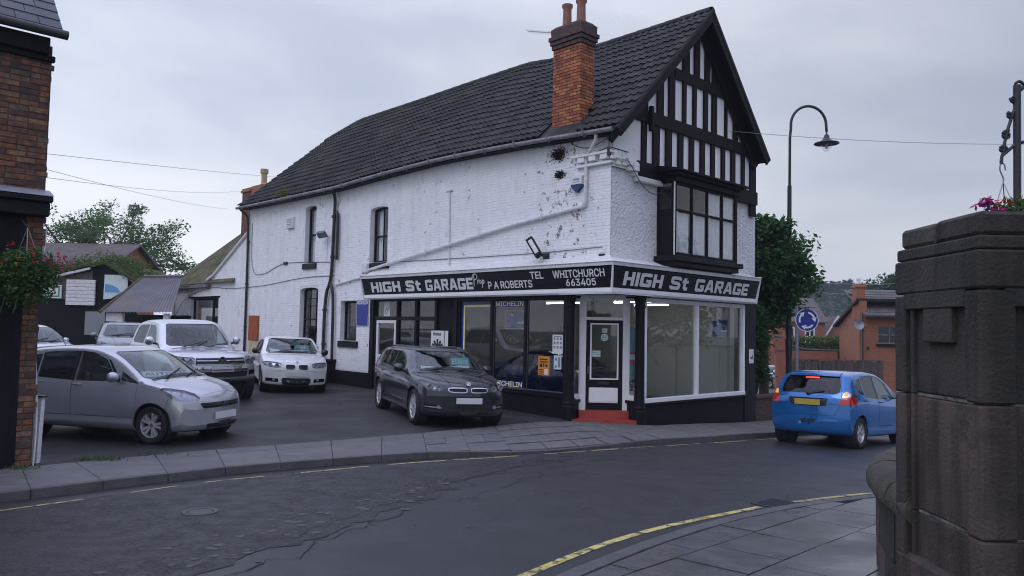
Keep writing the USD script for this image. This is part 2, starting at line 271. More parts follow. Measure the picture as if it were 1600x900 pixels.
k('lead', (0.20, 0.22, 0.26), (0.27, 0.29, 0.33), scale=8.0, rough=0.5)
k('terracotta', (0.22, 0.10, 0.075), (0.30, 0.14, 0.10), scale=8.0, rough=0.8, bump=0.2)
k('buff_pot', (0.35, 0.25, 0.13), (0.45, 0.33, 0.18), scale=8.0, rough=0.8, bump=0.2)
k('plastic_white', (0.68, 0.68, 0.68), (0.76, 0.76, 0.76), scale=6.0, rough=0.35)
k('pipe_white', (0.55, 0.55, 0.56), (0.7, 0.7, 0.71), scale=8.0, rough=0.45)
k('gutter_grey', (0.10, 0.10, 0.11), (0.20, 0.20, 0.21), scale=4.0, rough=0.5)
k('pipe_black', (0.012, 0.012, 0.014), (0.022, 0.022, 0.025), scale=10.0, rough=0.4)
k('cable', (0.05, 0.05, 0.055), rough=0.6)
k('cable_white', (0.50, 0.50, 0.50), rough=0.6)
k('wire', (0.24, 0.24, 0.26), rough=0.6)
k('moss', (0.035, 0.05, 0.012), (0.08, 0.10, 0.02), scale=25.0, rough=0.95, bump=0.8)
k('red_step', (0.30, 0.035, 0.025), (0.38, 0.06, 0.04), scale=5.0, rough=0.5, bump=0.2, bscale=40, c3=(0.2, 0.05, 0.04), s3=3)
k('sign_black', (0.006, 0.006, 0.010), (0.010, 0.010, 0.014), scale=3.0, rough=0.3, spec=0.3)
k('letter_white', (0.72, 0.72, 0.73), rough=0.4)
k('sign_blue', (0.010, 0.022, 0.23), rough=0.3)
k('dark_blue', (0.010, 0.03, 0.12), rough=0.3)
k('sticker_yellow', (0.88, 0.82, 0.34), rough=0.4)
k('paper', (0.70, 0.71, 0.70), rough=0.7)
k('paper_orange', (0.72, 0.27, 0.03), rough=0.6)
k('paper_green', (0.5, 0.66, 0.58), rough=0.6)
k('print_grey', (0.22, 0.24, 0.27), rough=0.6)
k('print_black', (0.012, 0.012, 0.012), rough=0.5)
k('print_red', (0.5, 0.06, 0.08), rough=0.5)
k('print_teal', (0.12, 0.35, 0.4), rough=0.5)
k('card_blue', (0.05, 0.36, 0.46), rough=0.4)
k('card_white', (0.62, 0.72, 0.74), rough=0.4)
k('rust', (0.26, 0.055, 0.018), (0.38, 0.10, 0.03), scale=9.0, rough=0.8, bump=0.3, bscale=30, c3=(0.5, 0.36, 0.2), s3=3.0, lo3=0.66, hi3=0.72)
k('stone_yellow', (0.45, 0.36, 0.18), (0.6, 0.52, 0.34), scale=6.0, rough=0.8)
k('interior_wall', (0.46, 0.48, 0.45), (0.54, 0.55, 0.52), scale=2.0, rough=0.8)
k('interior_dark', (0.16, 0.155, 0.13), (0.20, 0.19, 0.165), scale=2.0, rough=0.8)
k('interior_floor', (0.12, 0.115, 0.11), (0.17, 0.165, 0.155), scale=2.0, rough=0.5)
k('board_grey', (0.56, 0.58, 0.56), rough=0.6)
k('curtain', (0.74, 0.76, 0.80), (0.84, 0.85, 0.87), scale=6.0, rough=0.9)
k('tube_lamp', (0.9, 0.9, 0.9), emis=(1.0, 0.98, 0.92), estr=14.0)
k('metal_grey', (0.25, 0.26, 0.28), rough=0.35, metal=0.8)
k('chain', (0.25, 0.25, 0.26), rough=0.4, metal=0.9)
k('iron', (0.012, 0.013, 0.022), (0.02, 0.021, 0.03), scale=20.0, rough=0.45, bump=0.2)
K['pane'] = glassmat('pane', (0.95, 0.96, 0.96), 1.5)
K['pane_old'] = glassmat('pane_old', (0.93, 0.94, 0.94), 1.5)
K['shop_glass'] = glassmat('shop_glass', (0.94, 0.955, 0.95), 1.55)
# vehicles
def paint(name, c, metal, rough=0.28):
    def fl(n, L): n['p'][1].update({'coat_weight': 1.0, 'coat_roughness': 0.03, 'coat_ior': 1.5})
    K[name] = mat(name, tuple(np.array(c) * 0.94), c, scale=2.0, rough=rough, metal=metal, extra=fl, c3=tuple(np.array(c) * 0.86), s3=1.2, lo3=0.5, hi3=0.8)
paint('paint_silver', (0.46, 0.47, 0.50), 0.78, 0.30)
paint('paint_silver_light', (0.54, 0.55, 0.57), 0.8, 0.28)
paint('paint_white', (0.74, 0.74, 0.74), 0.0, 0.35)
paint('paint_graphite', (0.016, 0.0165, 0.024), 0.5, 0.28)
paint('paint_blue', (0.010, 0.13, 0.40), 0.45, 0.24)
paint('paint_navy', (0.006, 0.010, 0.055), 0.4, 0.28)
paint('paint_grey', (0.14, 0.15, 0.165), 0.55, 0.34)
K['car_glass'] = glassmat('car_glass', (0.82, 0.87, 0.865), 1.55)
K['car_glass_dark'] = glassmat('car_glass_dark', (0.46, 0.48, 0.49), 1.5)
K['lens'] = glassmat('lens', (0.92, 0.93, 0.95), 1.5)
k('car_plastic', (0.014, 0.014, 0.016), rough=0.5)
k('car_gloss_black', (0.008, 0.008, 0.010), rough=0.15)
k('car_interior', (0.030, 0.031, 0.034), rough=0.8)
k('car_seat', (0.040, 0.041, 0.045), rough=0.85)
k('chrome', (0.62, 0.62, 0.64), rough=0.18, metal=1.0)
k('lamp_silver', (0.30, 0.31, 0.34), (0.5, 0.51, 0.54), scale=30, rough=0.25, metal=0.7)
k('alloy', (0.58, 0.58, 0.60), rough=0.35, metal=0.45)
k('tyre', (0.016, 0.016, 0.017), (0.026, 0.026, 0.027), scale=20.0, rough=0.8, bump=0.2, bscale=30)
k('lamp_red', (0.42, 0.008, 0.012), rough=0.12, coat=1.0)
k('lamp_red_lit', (0.6, 0.02, 0.01), rough=0.15, emis=(1.0, 0.06, 0.02), estr=2.2)
k('lamp_amber_lit', (0.8, 0.3, 0.05), rough=0.15, emis=(1.0, 0.30, 0.06), estr=0.8)
k('plate_white', (0.60, 0.61, 0.64), rough=0.5)
k('plate_yellow', (0.40, 0.30, 0.045), rough=0.5)
k('emblem_blue', (0.03, 0.12, 0.45), rough=0.3)
# ================================================================== GROUND
CP = np.array([(0,0,.45),(2.5,5.5,.33),(-4.5,9.8,.25),(-6.6,13.5,.17),(-8.3,19.9,.36),(-1.64,16.9,.25),(-6.4,22.5,.35),(1.33,17.8,.09),(2.84,17.4,.02),(6.46,20.67,-.25),(7.2,17,-.08),(-4.2,23.5,.25),(-12,28,.45),(-15,34,.5),(14,30,-.6),(18,52,-1.4),(4.9,10.8,.12),(0,12,.2),(-12,12,.2),(-40,40,.5),(40,70,-2.2),(0,80,-.5),(-40,0,.3),(20,0,.3),(0,-20,.6),(40,30,-1.2),(-20,80,.3)])
def _U(r2): return np.where(r2 > 0, r2 * np.log(np.maximum(r2, 1e-9)) * .5, 0)
_n = len(CP); _Kk = _U(((CP[:, None, :2] - CP[None, :, :2]) ** 2).sum(-1)) + 2.0 * np.eye(_n); _Pm = np.c_[np.ones(_n), CP[:, :2]]
_W = np.linalg.solve(np.block([[_Kk, _Pm], [_Pm.T, np.zeros((3, 3))]]), np.r_[CP[:, 2], 0, 0, 0])
def S(x, y):            # height of the paved surface
    x = np.clip(np.asarray(x, float), -40, 40); y = np.clip(np.asarray(y, float), -20, 80)
    return _U((x[..., None] - CP[:, 0]) ** 2 + (y[..., None] - CP[:, 1]) ** 2) @ _W[:_n] + _W[-3] + _W[-2] * x + _W[-1] * y
def sheet(poly, step, dz, thick=None):      # a polygon laid over the ground
    x0, y0, x1, y1 = poly.bounds; vs = []
    from shapely.prepared import prep
    pp = prep(poly)
    for i in range(int(math.floor(x0 / step)), int(math.ceil(x1 / step))):
        for j in range(int(math.floor(y0 / step)), int(math.ceil(y1 / step))):
            c = sg.box(i * step, j * step, (i + 1) * step, (j + 1) * step)
            if pp.contains(c):
                a = np.array(c.exterior.coords)[:4, :2]
                vs.append((np.c_[a, np.zeros(4)], np.array([[0, 1, 2], [0, 2, 3]])))
            elif pp.intersects(c):
                g = c.intersection(poly)
                if g.area > 1e-6: vs.append(flat(g))
    v, f = cat(vs); q = np.round(v / 1e-5).astype(np.int64)
    _, idx, inv = np.unique(q, axis=0, return_index=True, return_inverse=True); v = v[idx]; f = inv.ravel()[f]
    v[:, 2] = S(v[:, 0], v[:, 1]) + dz
    return v, f
def gridsheet(xs, ys, dz):
    X, Y = np.meshgrid(xs, ys, indexing='ij'); v = np.c_[X.ravel(), Y.ravel(), (S(X, Y) + dz).ravel()]; m = len(ys); f = []
    for i in range(len(xs) - 1):
        for j in range(m - 1):
            a = i * m + j; f += [(a, a + m, a + m + 1), (a, a + m + 1, a + 1)]
    return v, np.array(f)
put('ground', gridsheet(np.r_[-900, -400, -150, np.arange(-60, 61, 4), 150, 400, 900], np.r_[-300, -60, np.arange(-20, 84, 4), 150, 400, 1500], -.25), K['earth'], smooth=True, kind='structure')
put('road', gridsheet(np.arange(-24, 44, 0.5), np.arange(-12, 66, 0.5), -.10), K['asphalt'], smooth=True, kind='structure')

KERB = np.array([(-9.6,3.6),(-7.5,6.0),(-5.36,8.35),(-4.74,9.05),(-4.27,9.52),(-3.65,10.19),(-2.77,10.85),(-1.82,11.51),(-.93,12.08),(.05,12.62),(.81,13.14),(2.05,14.28),(4.02,15.75),(4.85,16.6),(5.87,17.48),(7.5,19.0),(10,21.8),(14,26.5),(19,33.5),(24,42)])
BACK = np.array([(-11.2,5.1),(-9.0,7.4),(-6.38,9.91),(-5.85,10.45),(-5.2,11.1),(-4.39,11.82),(-3.3,12.6),(-2.15,13.56),(-1.25,14.4),(-.3,15.5),(.35,16.4),(1.55,17.55),(3.2,17.75),(4.3,18.95),(5.4,20.0),(6.9,21.6),(9.0,24),(12.4,28),(17.4,34.8),(22.4,43)])
def pair(a, c, step):       # re-sample both borders along the kerb's length
    d = np.r_[0, np.cumsum(np.linalg.norm(np.diff(a, axis=0), axis=1))]; t = np.arange(0, d[-1], step); t = np.r_[t, d[-1]]
    L = lambda q: np.stack([PchipInterpolator(d, q[:, i])(t) for i in (0, 1)], 1)
    return L(a), L(c)
def slab(q, top, th=0.05, r=0.006):      # q: 4 plan corners, counter-clockwise; slab follows the ground
    q = np.asarray(q, float); c = q.mean(0); inner = c + (q - c) * (1 - r / max(np.linalg.norm(q - c, axis=1).min(), .05) * 2)
    z = S(q[:, 0], q[:, 1]) + top; zi = S(inner[:, 0], inner[:, 1]) + top
    v = np.vstack([np.c_[q, z - th], np.c_[q, z - .006], np.c_[inner, zi]]); f = [(8, 9, 10), (8, 10, 11)]
    for i in range(4):
        j = (i + 1) % 4; f += [(i, j, 4 + j), (i, 4 + j, 4 + i), (4 + i, 4 + j, 8 + j), (4 + i, 8 + j, 8 + i)]
    return v, np.array(f)
def ccw(q):
    q = np.asarray(q, float); a = np.sum(q[:, 0] * np.roll(q[:, 1], -1) - np.roll(q[:, 0], -1) * q[:, 1]); return q if a > 0 else q[::-1]
def kerbdrop(x):            # the kerb is lowered in front of the car yard
    return float(np.interp(x, [-1.2, 0.2, 1.6, 3.0], [0, -.07, -.07, 0]))
pav = UsdGeom.Xform.Define(stage, numbered('/World/pavement')); tag(pav.GetPrim(), kind='structure'); pav = Node(pav.GetPrim(), np.zeros(3), EYE)
_ring = np.vstack([KERB, BACK[::-1]])
put('bedding', sheet(sg.Polygon(_ring).buffer(0), 0.6, -.095), K['kerb'], pav)
ka, kb = pair(KERB, BACK, 0.74)
for i in range(len(ka) - 1):
    n_ = 1.0 / np.linalg.norm(kb[i] - ka[i]) * 0.125
    far = ka[i][1] > 24 or ka[i][1] < 5
    a0, a1 = ka[i], ka[i + 1]; g = 0.004; d = (a1 - a0) / np.linalg.norm(a1 - a0); b0 = ka[i] + (kb[i] - ka[i]) * n_; b1 = ka[i+1] + (kb[i+1] - ka[i+1]) * n_
    q = ccw([a0 + d * g, a1 - d * g, b1 - d * g, b0 + d * g]); m = slab(q, 0.004, 0.2, 0.008)
    m[0][4:, 2] += np.array([kerbdrop(x) for x in m[0][4:, 0]]); put('kerb_stone', m, K['kerb'], pav)
    wid = np.linalg.norm(kb[i] - ka[i]); rows = max(2, int(round(wid / 0.78))); rows = rows if ka[i][0] > -1.5 else 2
    cut = [n_ + (1 - n_) * r / rows for r in range(rows + 1)] if rows > 2 else [n_, n_ + (1 - n_) * .68, 1.0]
    for r in range(rows):
        for u0_, u1_ in (((0, .5), (.5, 1)) if r % 2 and rows > 2 else ((0, 1),)):
            def pt(u, fr):
                A = ka[i] + (ka[i + 1] - ka[i]) * u; Bq = kb[i] + (kb[i + 1] - kb[i]) * u
                return A + (Bq - A) * fr
            q = ccw([pt(u0_, cut[r]), pt(u1_, cut[r]), pt(u1_, cut[r + 1]), pt(u0_, cut[r + 1])]); c = q.mean(0)
            q = q + (c - q) / np.linalg.norm(q - c, axis=1, keepdims=True) * 0.006
            m = slab(q, RNG.uniform(-.003, .003)); m[0][4:, 2] += kerbdrop(c[0]) * (1 - (cut[r] + cut[r+1]) / 2); put('paving_slab', m, K['slab'], pav)

# near pavement, where the photographer stands
NK = np.array([(-1.9,2.2),(-.75,4.05),(.35,5.73),(1.42,7.13),(2.07,7.84),(2.78,8.51),(3.6,9.15),(4.9,9.95),(7,10.95),(10,11.9),(14,12.6)])
NB = np.array([(5.0,-3.0),(5.0,-.5),(5.2,1.8),(5.4,3.4),(5.6,4.5),(5.8,5.5),(6.2,6.4),(7.0,7.2),(8.6,8.2),(10.8,9.0),(14.3,9.7)])
npav = UsdGeom.Xform.Define(stage, numbered('/World/near_pavement')); tag(npav.GetPrim(), kind='structure'); npav = Node(npav.GetPrim(), np.zeros(3), EYE)
put('bedding', sheet(sg.Polygon(np.vstack([NK, NB[::-1]])).buffer(0), 0.6, -.03), K['asphalt'], npav)
na, nb_ = pair(NK, NB, 0.9)
for i in range(len(na) - 1):
    d = (na[i+1] - na[i]); d /= np.linalg.norm(d); nn = np.array([d[1], -d[0]]); g = d * .004
    nn2 = nn if i + 2 >= len(na) else (lambda e: np.array([e[1], -e[0]]) / np.linalg.norm(e))(na[i+2] - na[i+1])
    put('kerb_stone', slab(ccw([na[i] + g, na[i+1] - g, na[i+1] + nn2 * .14 - g, na[i] + nn * .14 + g]), .0, .2, .008), K['kerb'], npav)
_area = sg.Polygon(np.vstack([NK, NB[::-1]])).buffer(0).difference(sg.LineString(NK).buffer(.155))
_ang = math.radians(47); _rr = random.Random(5); _cu = np.array([math.cos(_ang), math.sin(_ang)]); _cv = np.array([_cu[1], -_cu[0]])
v0 = -1.0
while v0 < 12:
    h = _rr.choice([0.55, 0.62, 0.72]); u0 = -8 - _rr.random()
    while u0 < 16:
        w = _rr.choice([0.6, 0.75, 0.9, 1.05]); q = np.array([_cu * a + _cv * c for a, c in ((u0, v0), (u0 + w, v0), (u0 + w, v0 + h), (u0, v0 + h))]) + (.35, 5.73); u0 += w
        pg = sg.Polygon(q).intersection(_area).buffer(-.006)
        if pg.is_empty or pg.geom_type != 'Polygon' or pg.area < .03: continue
        c = np.array(pg.centroid.coords[0])
        if c[1] < 3.2 or c[0] > 9: continue
        pc = np.array(sg.polygon.orient(pg.simplify(.02)).exterior.coords)[:-1, :2]; tl = _rr.uniform(-.004, .004); tx, ty = _rr.uniform(-.006, .006), _rr.uniform(-.006, .006)
        fl = flat(sg.Polygon(pc)); v = fl[0].copy(); off = lambda p: S(p[:, 0], p[:, 1]) + tl + (p[:, 0] - c[0]) * tx + (p[:, 1] - c[1]) * ty
        v[:, 2] = off(v); n = len(pc); lo = np.c_[pc, off(pc) - .05]; hi = np.c_[pc, off(pc)]
        sd = (np.vstack([lo, hi]), np.array([x for a in range(n) for x in ((a, (a+1) % n, n + (a+1) % n), (a, n + (a+1) % n, n + a))]))
        put('flagstone', cat([(v, fl[1]), sd]), K['slab_wet'], npav)
    v0 += h

# painted lines, worn asphalt, covers
def line(pts, w, dz=-.096):
    return sheet(sg.LineString(smoothpath(np.asarray(pts, float))).buffer(w / 2, cap_style=2), 0.35, dz)
YN = [(-1.75,3.2),(-.55,5.0),(.14,6.06),(.75,6.95),(1.29,7.6),(1.82,8.13),(2.9,9.1)]
put('yellow_line', line(YN, .085), K['yellow_line'], kind='structure'); put('yellow_line', line([(3.45,9.52),(4.77,10.43),(6.5,11.3),(9,12.3)], .08), K['pale_line'], kind='structure')
YF = smoothpath(np.array([(-6.3,6.65),(-4.96,8.14),(-4.2,9.05),(-3.75,9.65),(-2.68,10.52),(-1.45,11.5),(.05,12.4),(1.61,13.62),(2.93,14.65),(4.4,15.85),(5.56,16.9),(7.6,18.7),(9,20.3)]))
yl = sg.LineString(YF); rr_ = random.Random(3); u = 0.0
while u < yl.length:
    L_ = rr_.uniform(.5, 1.6)
    seg = [np.array(yl.interpolate(u + L_ * t).coords[0]) for t in np.linspace(0, 1, 6)]
    put('yellow_line', sheet(sg.LineString(seg).buffer(rr_.uniform(.022, .036), cap_style=2), 0.35, -.096), K['pale_line'], kind='structure'); u += L_ + rr_.choice([.12, .3, .5])
PATCH = [(-7.5,5.5),(-5.08,7.93),(-4.4,8.8),(-3.79,9.48),(-2.63,10.32),(-1.41,11.23),(-.6,11.6),(1.2,12.9),(1.0,12.5),(-.28,11.0),(-.7,9.7),(-1.06,8.56),(-1.43,7.62),(-1.8,6.8),(-2.1,6.2),(-2.4,5.4),(-3.72,4.6),(-6,3.8)]
_pp = sg.Polygon(smoothpath(PATCH)).buffer(0); _q = np.array([_pp.exterior.interpolate(t).coords[0] for t in np.arange(0, _pp.length, .07)]); _q3 = np.c_[_q, np.zeros(len(_q))]
_q = _q + np.stack([meshkit.fbm(_q3 * 3.1, 4, 1), meshkit.fbm(_q3 * 3.1, 4, 2)], 1) * .55 - .27
put('broken_asphalt', sheet(sg.Polygon(_q).buffer(0).intersection(sg.Polygon(PATCH).buffer(.2).difference(sg.LineString(KERB).buffer(.03))), 0.4, -.096), K['asphalt_old'], smooth=True, kind='structure')
k('crack', (.009, .009, .010), rough=.8); k('bare_stone', (.04, .04, .044), (.085, .085, .09), scale=20, rough=.5, bump=.8, bscale=60)
for off_, w_, sd_ in ((0, .009, 1), (.34, .006, 2), (-.4, .006, 4)):       # long cracks along the edge of the old surface
    c_ = smoothpath(np.array([(-2.6, 5.0), (-2.1, 6.0), (-1.8, 6.8), (-1.43, 7.62), (-1.06, 8.56), (-.6, 9.7), (-.2, 10.8), (.5, 11.9), (1.3, 12.8)])); c_ = np.array([sg.LineString(c_).interpolate(t_).coords[0] for t_ in np.arange(0, sg.LineString(c_).length, .06)]); c3_ = np.c_[c_, np.zeros(len(c_))]
    c_ = c_ + np.stack([meshkit.fbm(c3_ * 2.6, 4, sd_) - .5, meshkit.fbm(c3_ * 2.6, 4, sd_ + 9) - .5], 1) * .7 + np.array([-.8, .55]) * off_; st0 = int(len(c_) * (.0 if sd_ == 1 else .12 * sd_))
    put('road_crack', sheet(unary_union([sg.LineString(c_[a_:a_ + 4]).buffer(w_ * rr_.uniform(.25, 1.0), cap_style=1) for a_ in range(st0, len(c_) - 3, 3)]), 0.5, -.0945), K['crack'], kind='structure')
ch_ = []
for _ in range(70):
    u_ = rr_.random(); px, py = -2.3 + 2.0 * u_ + rr_.gauss(-.25, .22), 5.9 + 4.4 * u_ + rr_.gauss(.1, .25); s_ = rr_.uniform(.02, .07); q_ = np.array([(px + s_ * rr_.uniform(.5, 1.2) * math.cos(a_), py + s_ * rr_.uniform(.5, 1.2) * math.sin(a_)) for a_ in np.linspace(0, 5.4, 7)]); ch_.append(sg.Polygon(q_).buffer(0))
put('bare_patch', sheet(unary_union(ch_), 0.5, -.0935), K['bare_stone'], kind='structure')
t = thing('utility_cover', 'small round iron utility cover in the broken asphalt', 'utility cover', (-3.11, 8.01, float(S(-3.11, 8.01)) - .092))
put('frame', mv(lathe([(.13, -.01), (.17, -.01), (.17, .006), (.13, .004)], 24), t.base), K['kerb'], t); put('lid', mv(lathe([(0, .003), (.12, .003), (.125, -.01)], 24), t.base), K['kerb'], t)
gz = float(S(3.16, 9.3)) - .092; t = thing('gully_grate', 'black iron gully grate in the gutter beside the near kerb', 'drain grate', (3.16, 9.3, gz), [[.72, -.69, 0], [.69, .72, 0], [0, 0, 1]], origin=(3.16 - (.72*3.16 - .69*9.3), 9.3 - (.69*3.16 + .72*9.3), 0))
gb = t.base
put('frame', mv(cat([bx(-.24, .24, -.2, -.17, -.02, .01), bx(-.24, .24, .17, .2, -.02, .01), bx(-.24, -.21, -.17, .17, -.02, .01), bx(.21, .24, -.17, .17, -.02, .01)]), gb), K['iron'], t)
for i in range(8): put('bar', mv(bx(-.2 + i * .053, -.175 + i * .053, -.17, .17, -.02, .008), gb), K['iron'], t)
put('pit', mv(bx(-.21, .21, -.17, .17, -.012, -.004), gb), K['print_black'], t)

# the car yard
LOT = [(-5.85,10.5),(-5.2,11.15),(-4.39,11.87),(-3.3,12.65),(-2.15,13.61),(-1.25,14.45),(-.3,15.55),(.35,16.45),(1.45,17.75),(-11,30.4),(-17,37),(-30,37),(-30,25),(-13,17.6),(-6.2,10.3)]
put('car_yard', sheet(sg.Polygon(LOT).buffer(0), 0.5, -.012), K['asphalt_lot'], smooth=True, kind='structure')
ws = []
for (x, y, n) in ((-5.55, 10.72, 240), (-6.2, 9.95, 150), (-5.0, 11.25, 60)):
    for _ in range(n):
        px, py = x + RNG.normal(0, .16), y + RNG.normal(0, .07); z = float(S(px, py)); h = RNG.uniform(.02, .07); a = RNG.uniform(0, PI); dx, dy = math.cos(a) * .006, math.sin(a) * .006; lx, ly = RNG.normal(0, .03, 2)
        ws.append((np.array([(px - dx, py - dy, z), (px + dx, py + dy, z), (px + lx, py + ly, z + h)]), np.array([[0, 1, 2]])))
put('weeds', cat(ws), K['grass'], kind='stuff', label='green weeds and grass growing at the foot of the brick building', cat_='weeds')
ls = []
for _ in range(230):
    if RNG.random() < .75: px, py = RNG.uniform(-6.5, 0), RNG.uniform(11, 19)
    else: px, py = RNG.uniform(-3, 4), RNG.uniform(6.5, 13.5)
    dz = .006 if sg.Polygon(LOT).contains(sg.Point(px, py)) else -.085
    z = float(S(px, py)) + dz; s = RNG.uniform(.012, .032); a = RNG.uniform(0, 6.3); c, n = math.cos(a) * s, math.sin(a) * s
    ls.append((np.array([(px - c, py - n, z), (px + n * .6, py - c * .6, z + .012), (px + c, py + n, z + .004), (px - n * .6, py + c * .6, z + .008)]), np.array([[0, 1, 2], [0, 2, 3]])))
put('leaf_litter', cat(ls), mat('litter', (.25, .2, .12), island=[(.1, .08, .04), (.45, .4, .3), (.3, .18, .06), (.5, .48, .42)], rough=.8), kind='stuff', label='scattered dry leaves and bits of litter on the asphalt', cat_='litter')
# ================================================================== THE CORNER GARAGE
# building frame: x along the timbered front (to the right), y along the white side wall (to the left), z up
BA = math.radians(44.25)
RB = np.array([[math.cos(BA), -math.sin(BA), 0], [math.sin(BA), math.cos(BA), 0], [0, 0, 1]]); P0 = np.array([2.1267, 17.0, 0.0])
house = thing('corner_garage_building', 'white painted brick corner garage with black timbered gable and dark tiled roof', 'building', (0, 0, 0), RB, P0)
def gl(x, y): q = RB @ (x, y, 0) + P0; return float(S(q[0], q[1]))       # ground height in the building frame
def courses(u0, u1, z0, z1, holes, seed, bl=.225, bh=.075, joint=.010):
    r = random.Random(seed); out = []; n = int(round((z1 - z0) / bh))
    for i in range(n):
        za, zb = z0 + i * bh, z0 + (i + 1) * bh - joint; u = u0 - (bl / 2 if i % 2 else 0)
        while u < u1:
            w = bl if r.random() > .18 else bl / 2
            a, c = max(u, u0), min(u + w - joint, u1); u += w
            if c - a < .03: continue
            segs = [(a, c)]
            for h in holes:
                if zb > h[2] and za < h[3]:
                    segs = [s for p, q in segs for s in ((p, min(q, h[0])), (max(p, h[1]), q)) if s[1] - s[0] > .025]
            out += [(p, q, za, zb) for p, q in segs]
    return out
def brick(ax, u0, u1, z0, z1, face, proud, dep=.03, c=.004):
    """one brick: front at -proud from plane 'face' on axis ax ('x' plane: u is y; 'y' plane: u is x); slightly chamfered front edges"""
    o = face - proud; i = face + dep
    def p(u, z, d): return (d, u, z) if ax == 'x' else (u, d, z)
    v = [p(u0, z0, i), p(u1, z0, i), p(u1, z1, i), p(u0, z1, i), p(u0, z0, o + c), p(u1, z0, o + c), p(u1, z1, o + c), p(u0, z1, o + c), p(u0 + c, z0 + c, o), p(u1 - c, z0 + c, o), p(u1 - c, z1 - c, o), p(u0 + c, z1 - c, o)]
    f = [(8, 9, 10), (8, 10, 11)]
    for a in range(4):
        b = (a + 1) % 4; f += [(4 + a, 4 + b, 8 + b), (4 + a, 8 + b, 8 + a), (a, b, 4 + b), (a, 4 + b, 4 + a)]
    f = np.array(f); return np.array(v, float), (f if ax == 'y' else f[:, ::-1])
EZ = PchipInterpolator([-.6, 0, 1, 2, 3.2, 4.1, 5.6, 7.4, 9.1, 11.1, 14.4, 17.9], [6.50, 6.52, 6.56, 6.6, 6.64, 6.66, 6.68, 6.65, 6.6, 6.53, 6.53, 6.55])
RZ = PchipInterpolator([-.6, 1.6, 4.8, 6, 9.6, 11.4, 15, 16.2, 17.9], [10.15, 10.12, 10.11, 10.23, 10.20, 10.17, 10.14, 9.99, 9.72])
# ---- side wall with its window openings
def arch(u0, u1, z0, z1, rise=.1):
    m = (u0 + u1) / 2; return sg.Polygon([(u0, z0), (u1, z0)] + [(m + (u1 - u0) / 2 * math.cos(t), z1 - rise + rise * math.sin(t)) for t in np.linspace(0, PI, 9)])
WIN = dict(narrow=(12.47, 13.18, 4.18, 6.12), sash=(8.36, 9.28, 4.02, 5.70), tall=(12.2, 13.38, 1.42, 3.36), low=(9.88, 10.80, 1.64, 2.88), barred=(19.82, 22.6, .6, 3.13))
annex_out = P((17.3, -.2), (24.5, -.2), (24.5, 3.75), (20.9, 3.80), (20.4, 3.95), (17.4, 5.5), (17.3, 5.5))
wallp = P((.003, 3.45), (9.1, 3.45), (9.1, -.3), (17.35, -.3), (17.35, 6.75), (.003, 6.75))
for n_ in ('narrow', 'sash', 'tall', 'low'): wallp = wallp.difference(arch(*WIN[n_], rise=.09) if n_ != 'low' else sg.box(WIN[n_][0], WIN[n_][2], WIN[n_][1], WIN[n_][3]))
sw = put('side_wall', xf(ext(wallp, .32), [[0, 0, 1], [1, 0, 0], [0, 1, 0]], (0, 0, 0)), K['white_mortar'], house)
holes = [(a - .005, c + .005, z0, z1) for a, c, z0, z1 in WIN.values()]
br = courses(0, 9.1, 3.52, 6.66, holes, 1) + courses(9.1, 17.35, .73, 6.66, holes, 2)
br.sort(key=lambda q: (q[0] + .6 * abs(q[2] - 4.2)))
rr = random.Random(4); rest = []; worn = []
for i, (a, c, z0, z1) in enumerate(br):
    m = brick('x', a, c, z0, z1, 0.0, rr.uniform(.003, .0075))
    if i < 300: put('painted_brick', m, K['white_brick_worn'], sw)
    else: rest.append(m)
put('brickwork', cat(rest), K['white_brick_worn'], sw, kind='stuff')
# bulge of raised quoin pilasters and the old chimney breast lines
put('plinth', cat([hexa([(-.05, 9.1, gl(0, 9.1) - .2), (.1, 9.1, gl(0, 9.1) - .2), (.1, 17.4, .1), (-.05, 17.4, .1), (-.05, 9.1, .70), (.1, 9.1, .70), (.1, 17.4, .72), (-.05, 17.4, .72)]), rb(-.3, .05, 11.0, 11.95, 0, .95, .02), rb(-.33, .05, 10.95, 12.0, .95, 1.03, .015)]), K['black_render'], house)
put('gable_end_wall', xf(ext(P((0, -.3), (6.35, -.3), (6.35, 6.6), (3.4, 9.6), (0, 6.5)), .3), [[1, 0, 0], [0, 0, 1], [0, 1, 0]], (0, 17.05, 0)), K['white_mortar'], house)
put('back_wall', bx(6.05, 6.35, .3, 17.05, -.5, 6.7), K['far_brick'], house)
put('upper_floor', bx(.32, 6.05, .0, 17.05, 3.02, 3.2), K['interior_dark'], house)
put('attic_floor', bx(.32, 6.05, .0, 17.05, 6.3, 6.4), K['interior_dark'], house)
put('partition_wall', cat([bx(.35, 6.05, 5.55, 5.65, -.1, 3.02), bx(2.4, 2.5, 8.0, 17, 3.2, 6.3), bx(2.6, 2.7, 5.65, 17, 0, 3.0)]), K['interior_wall'], house)
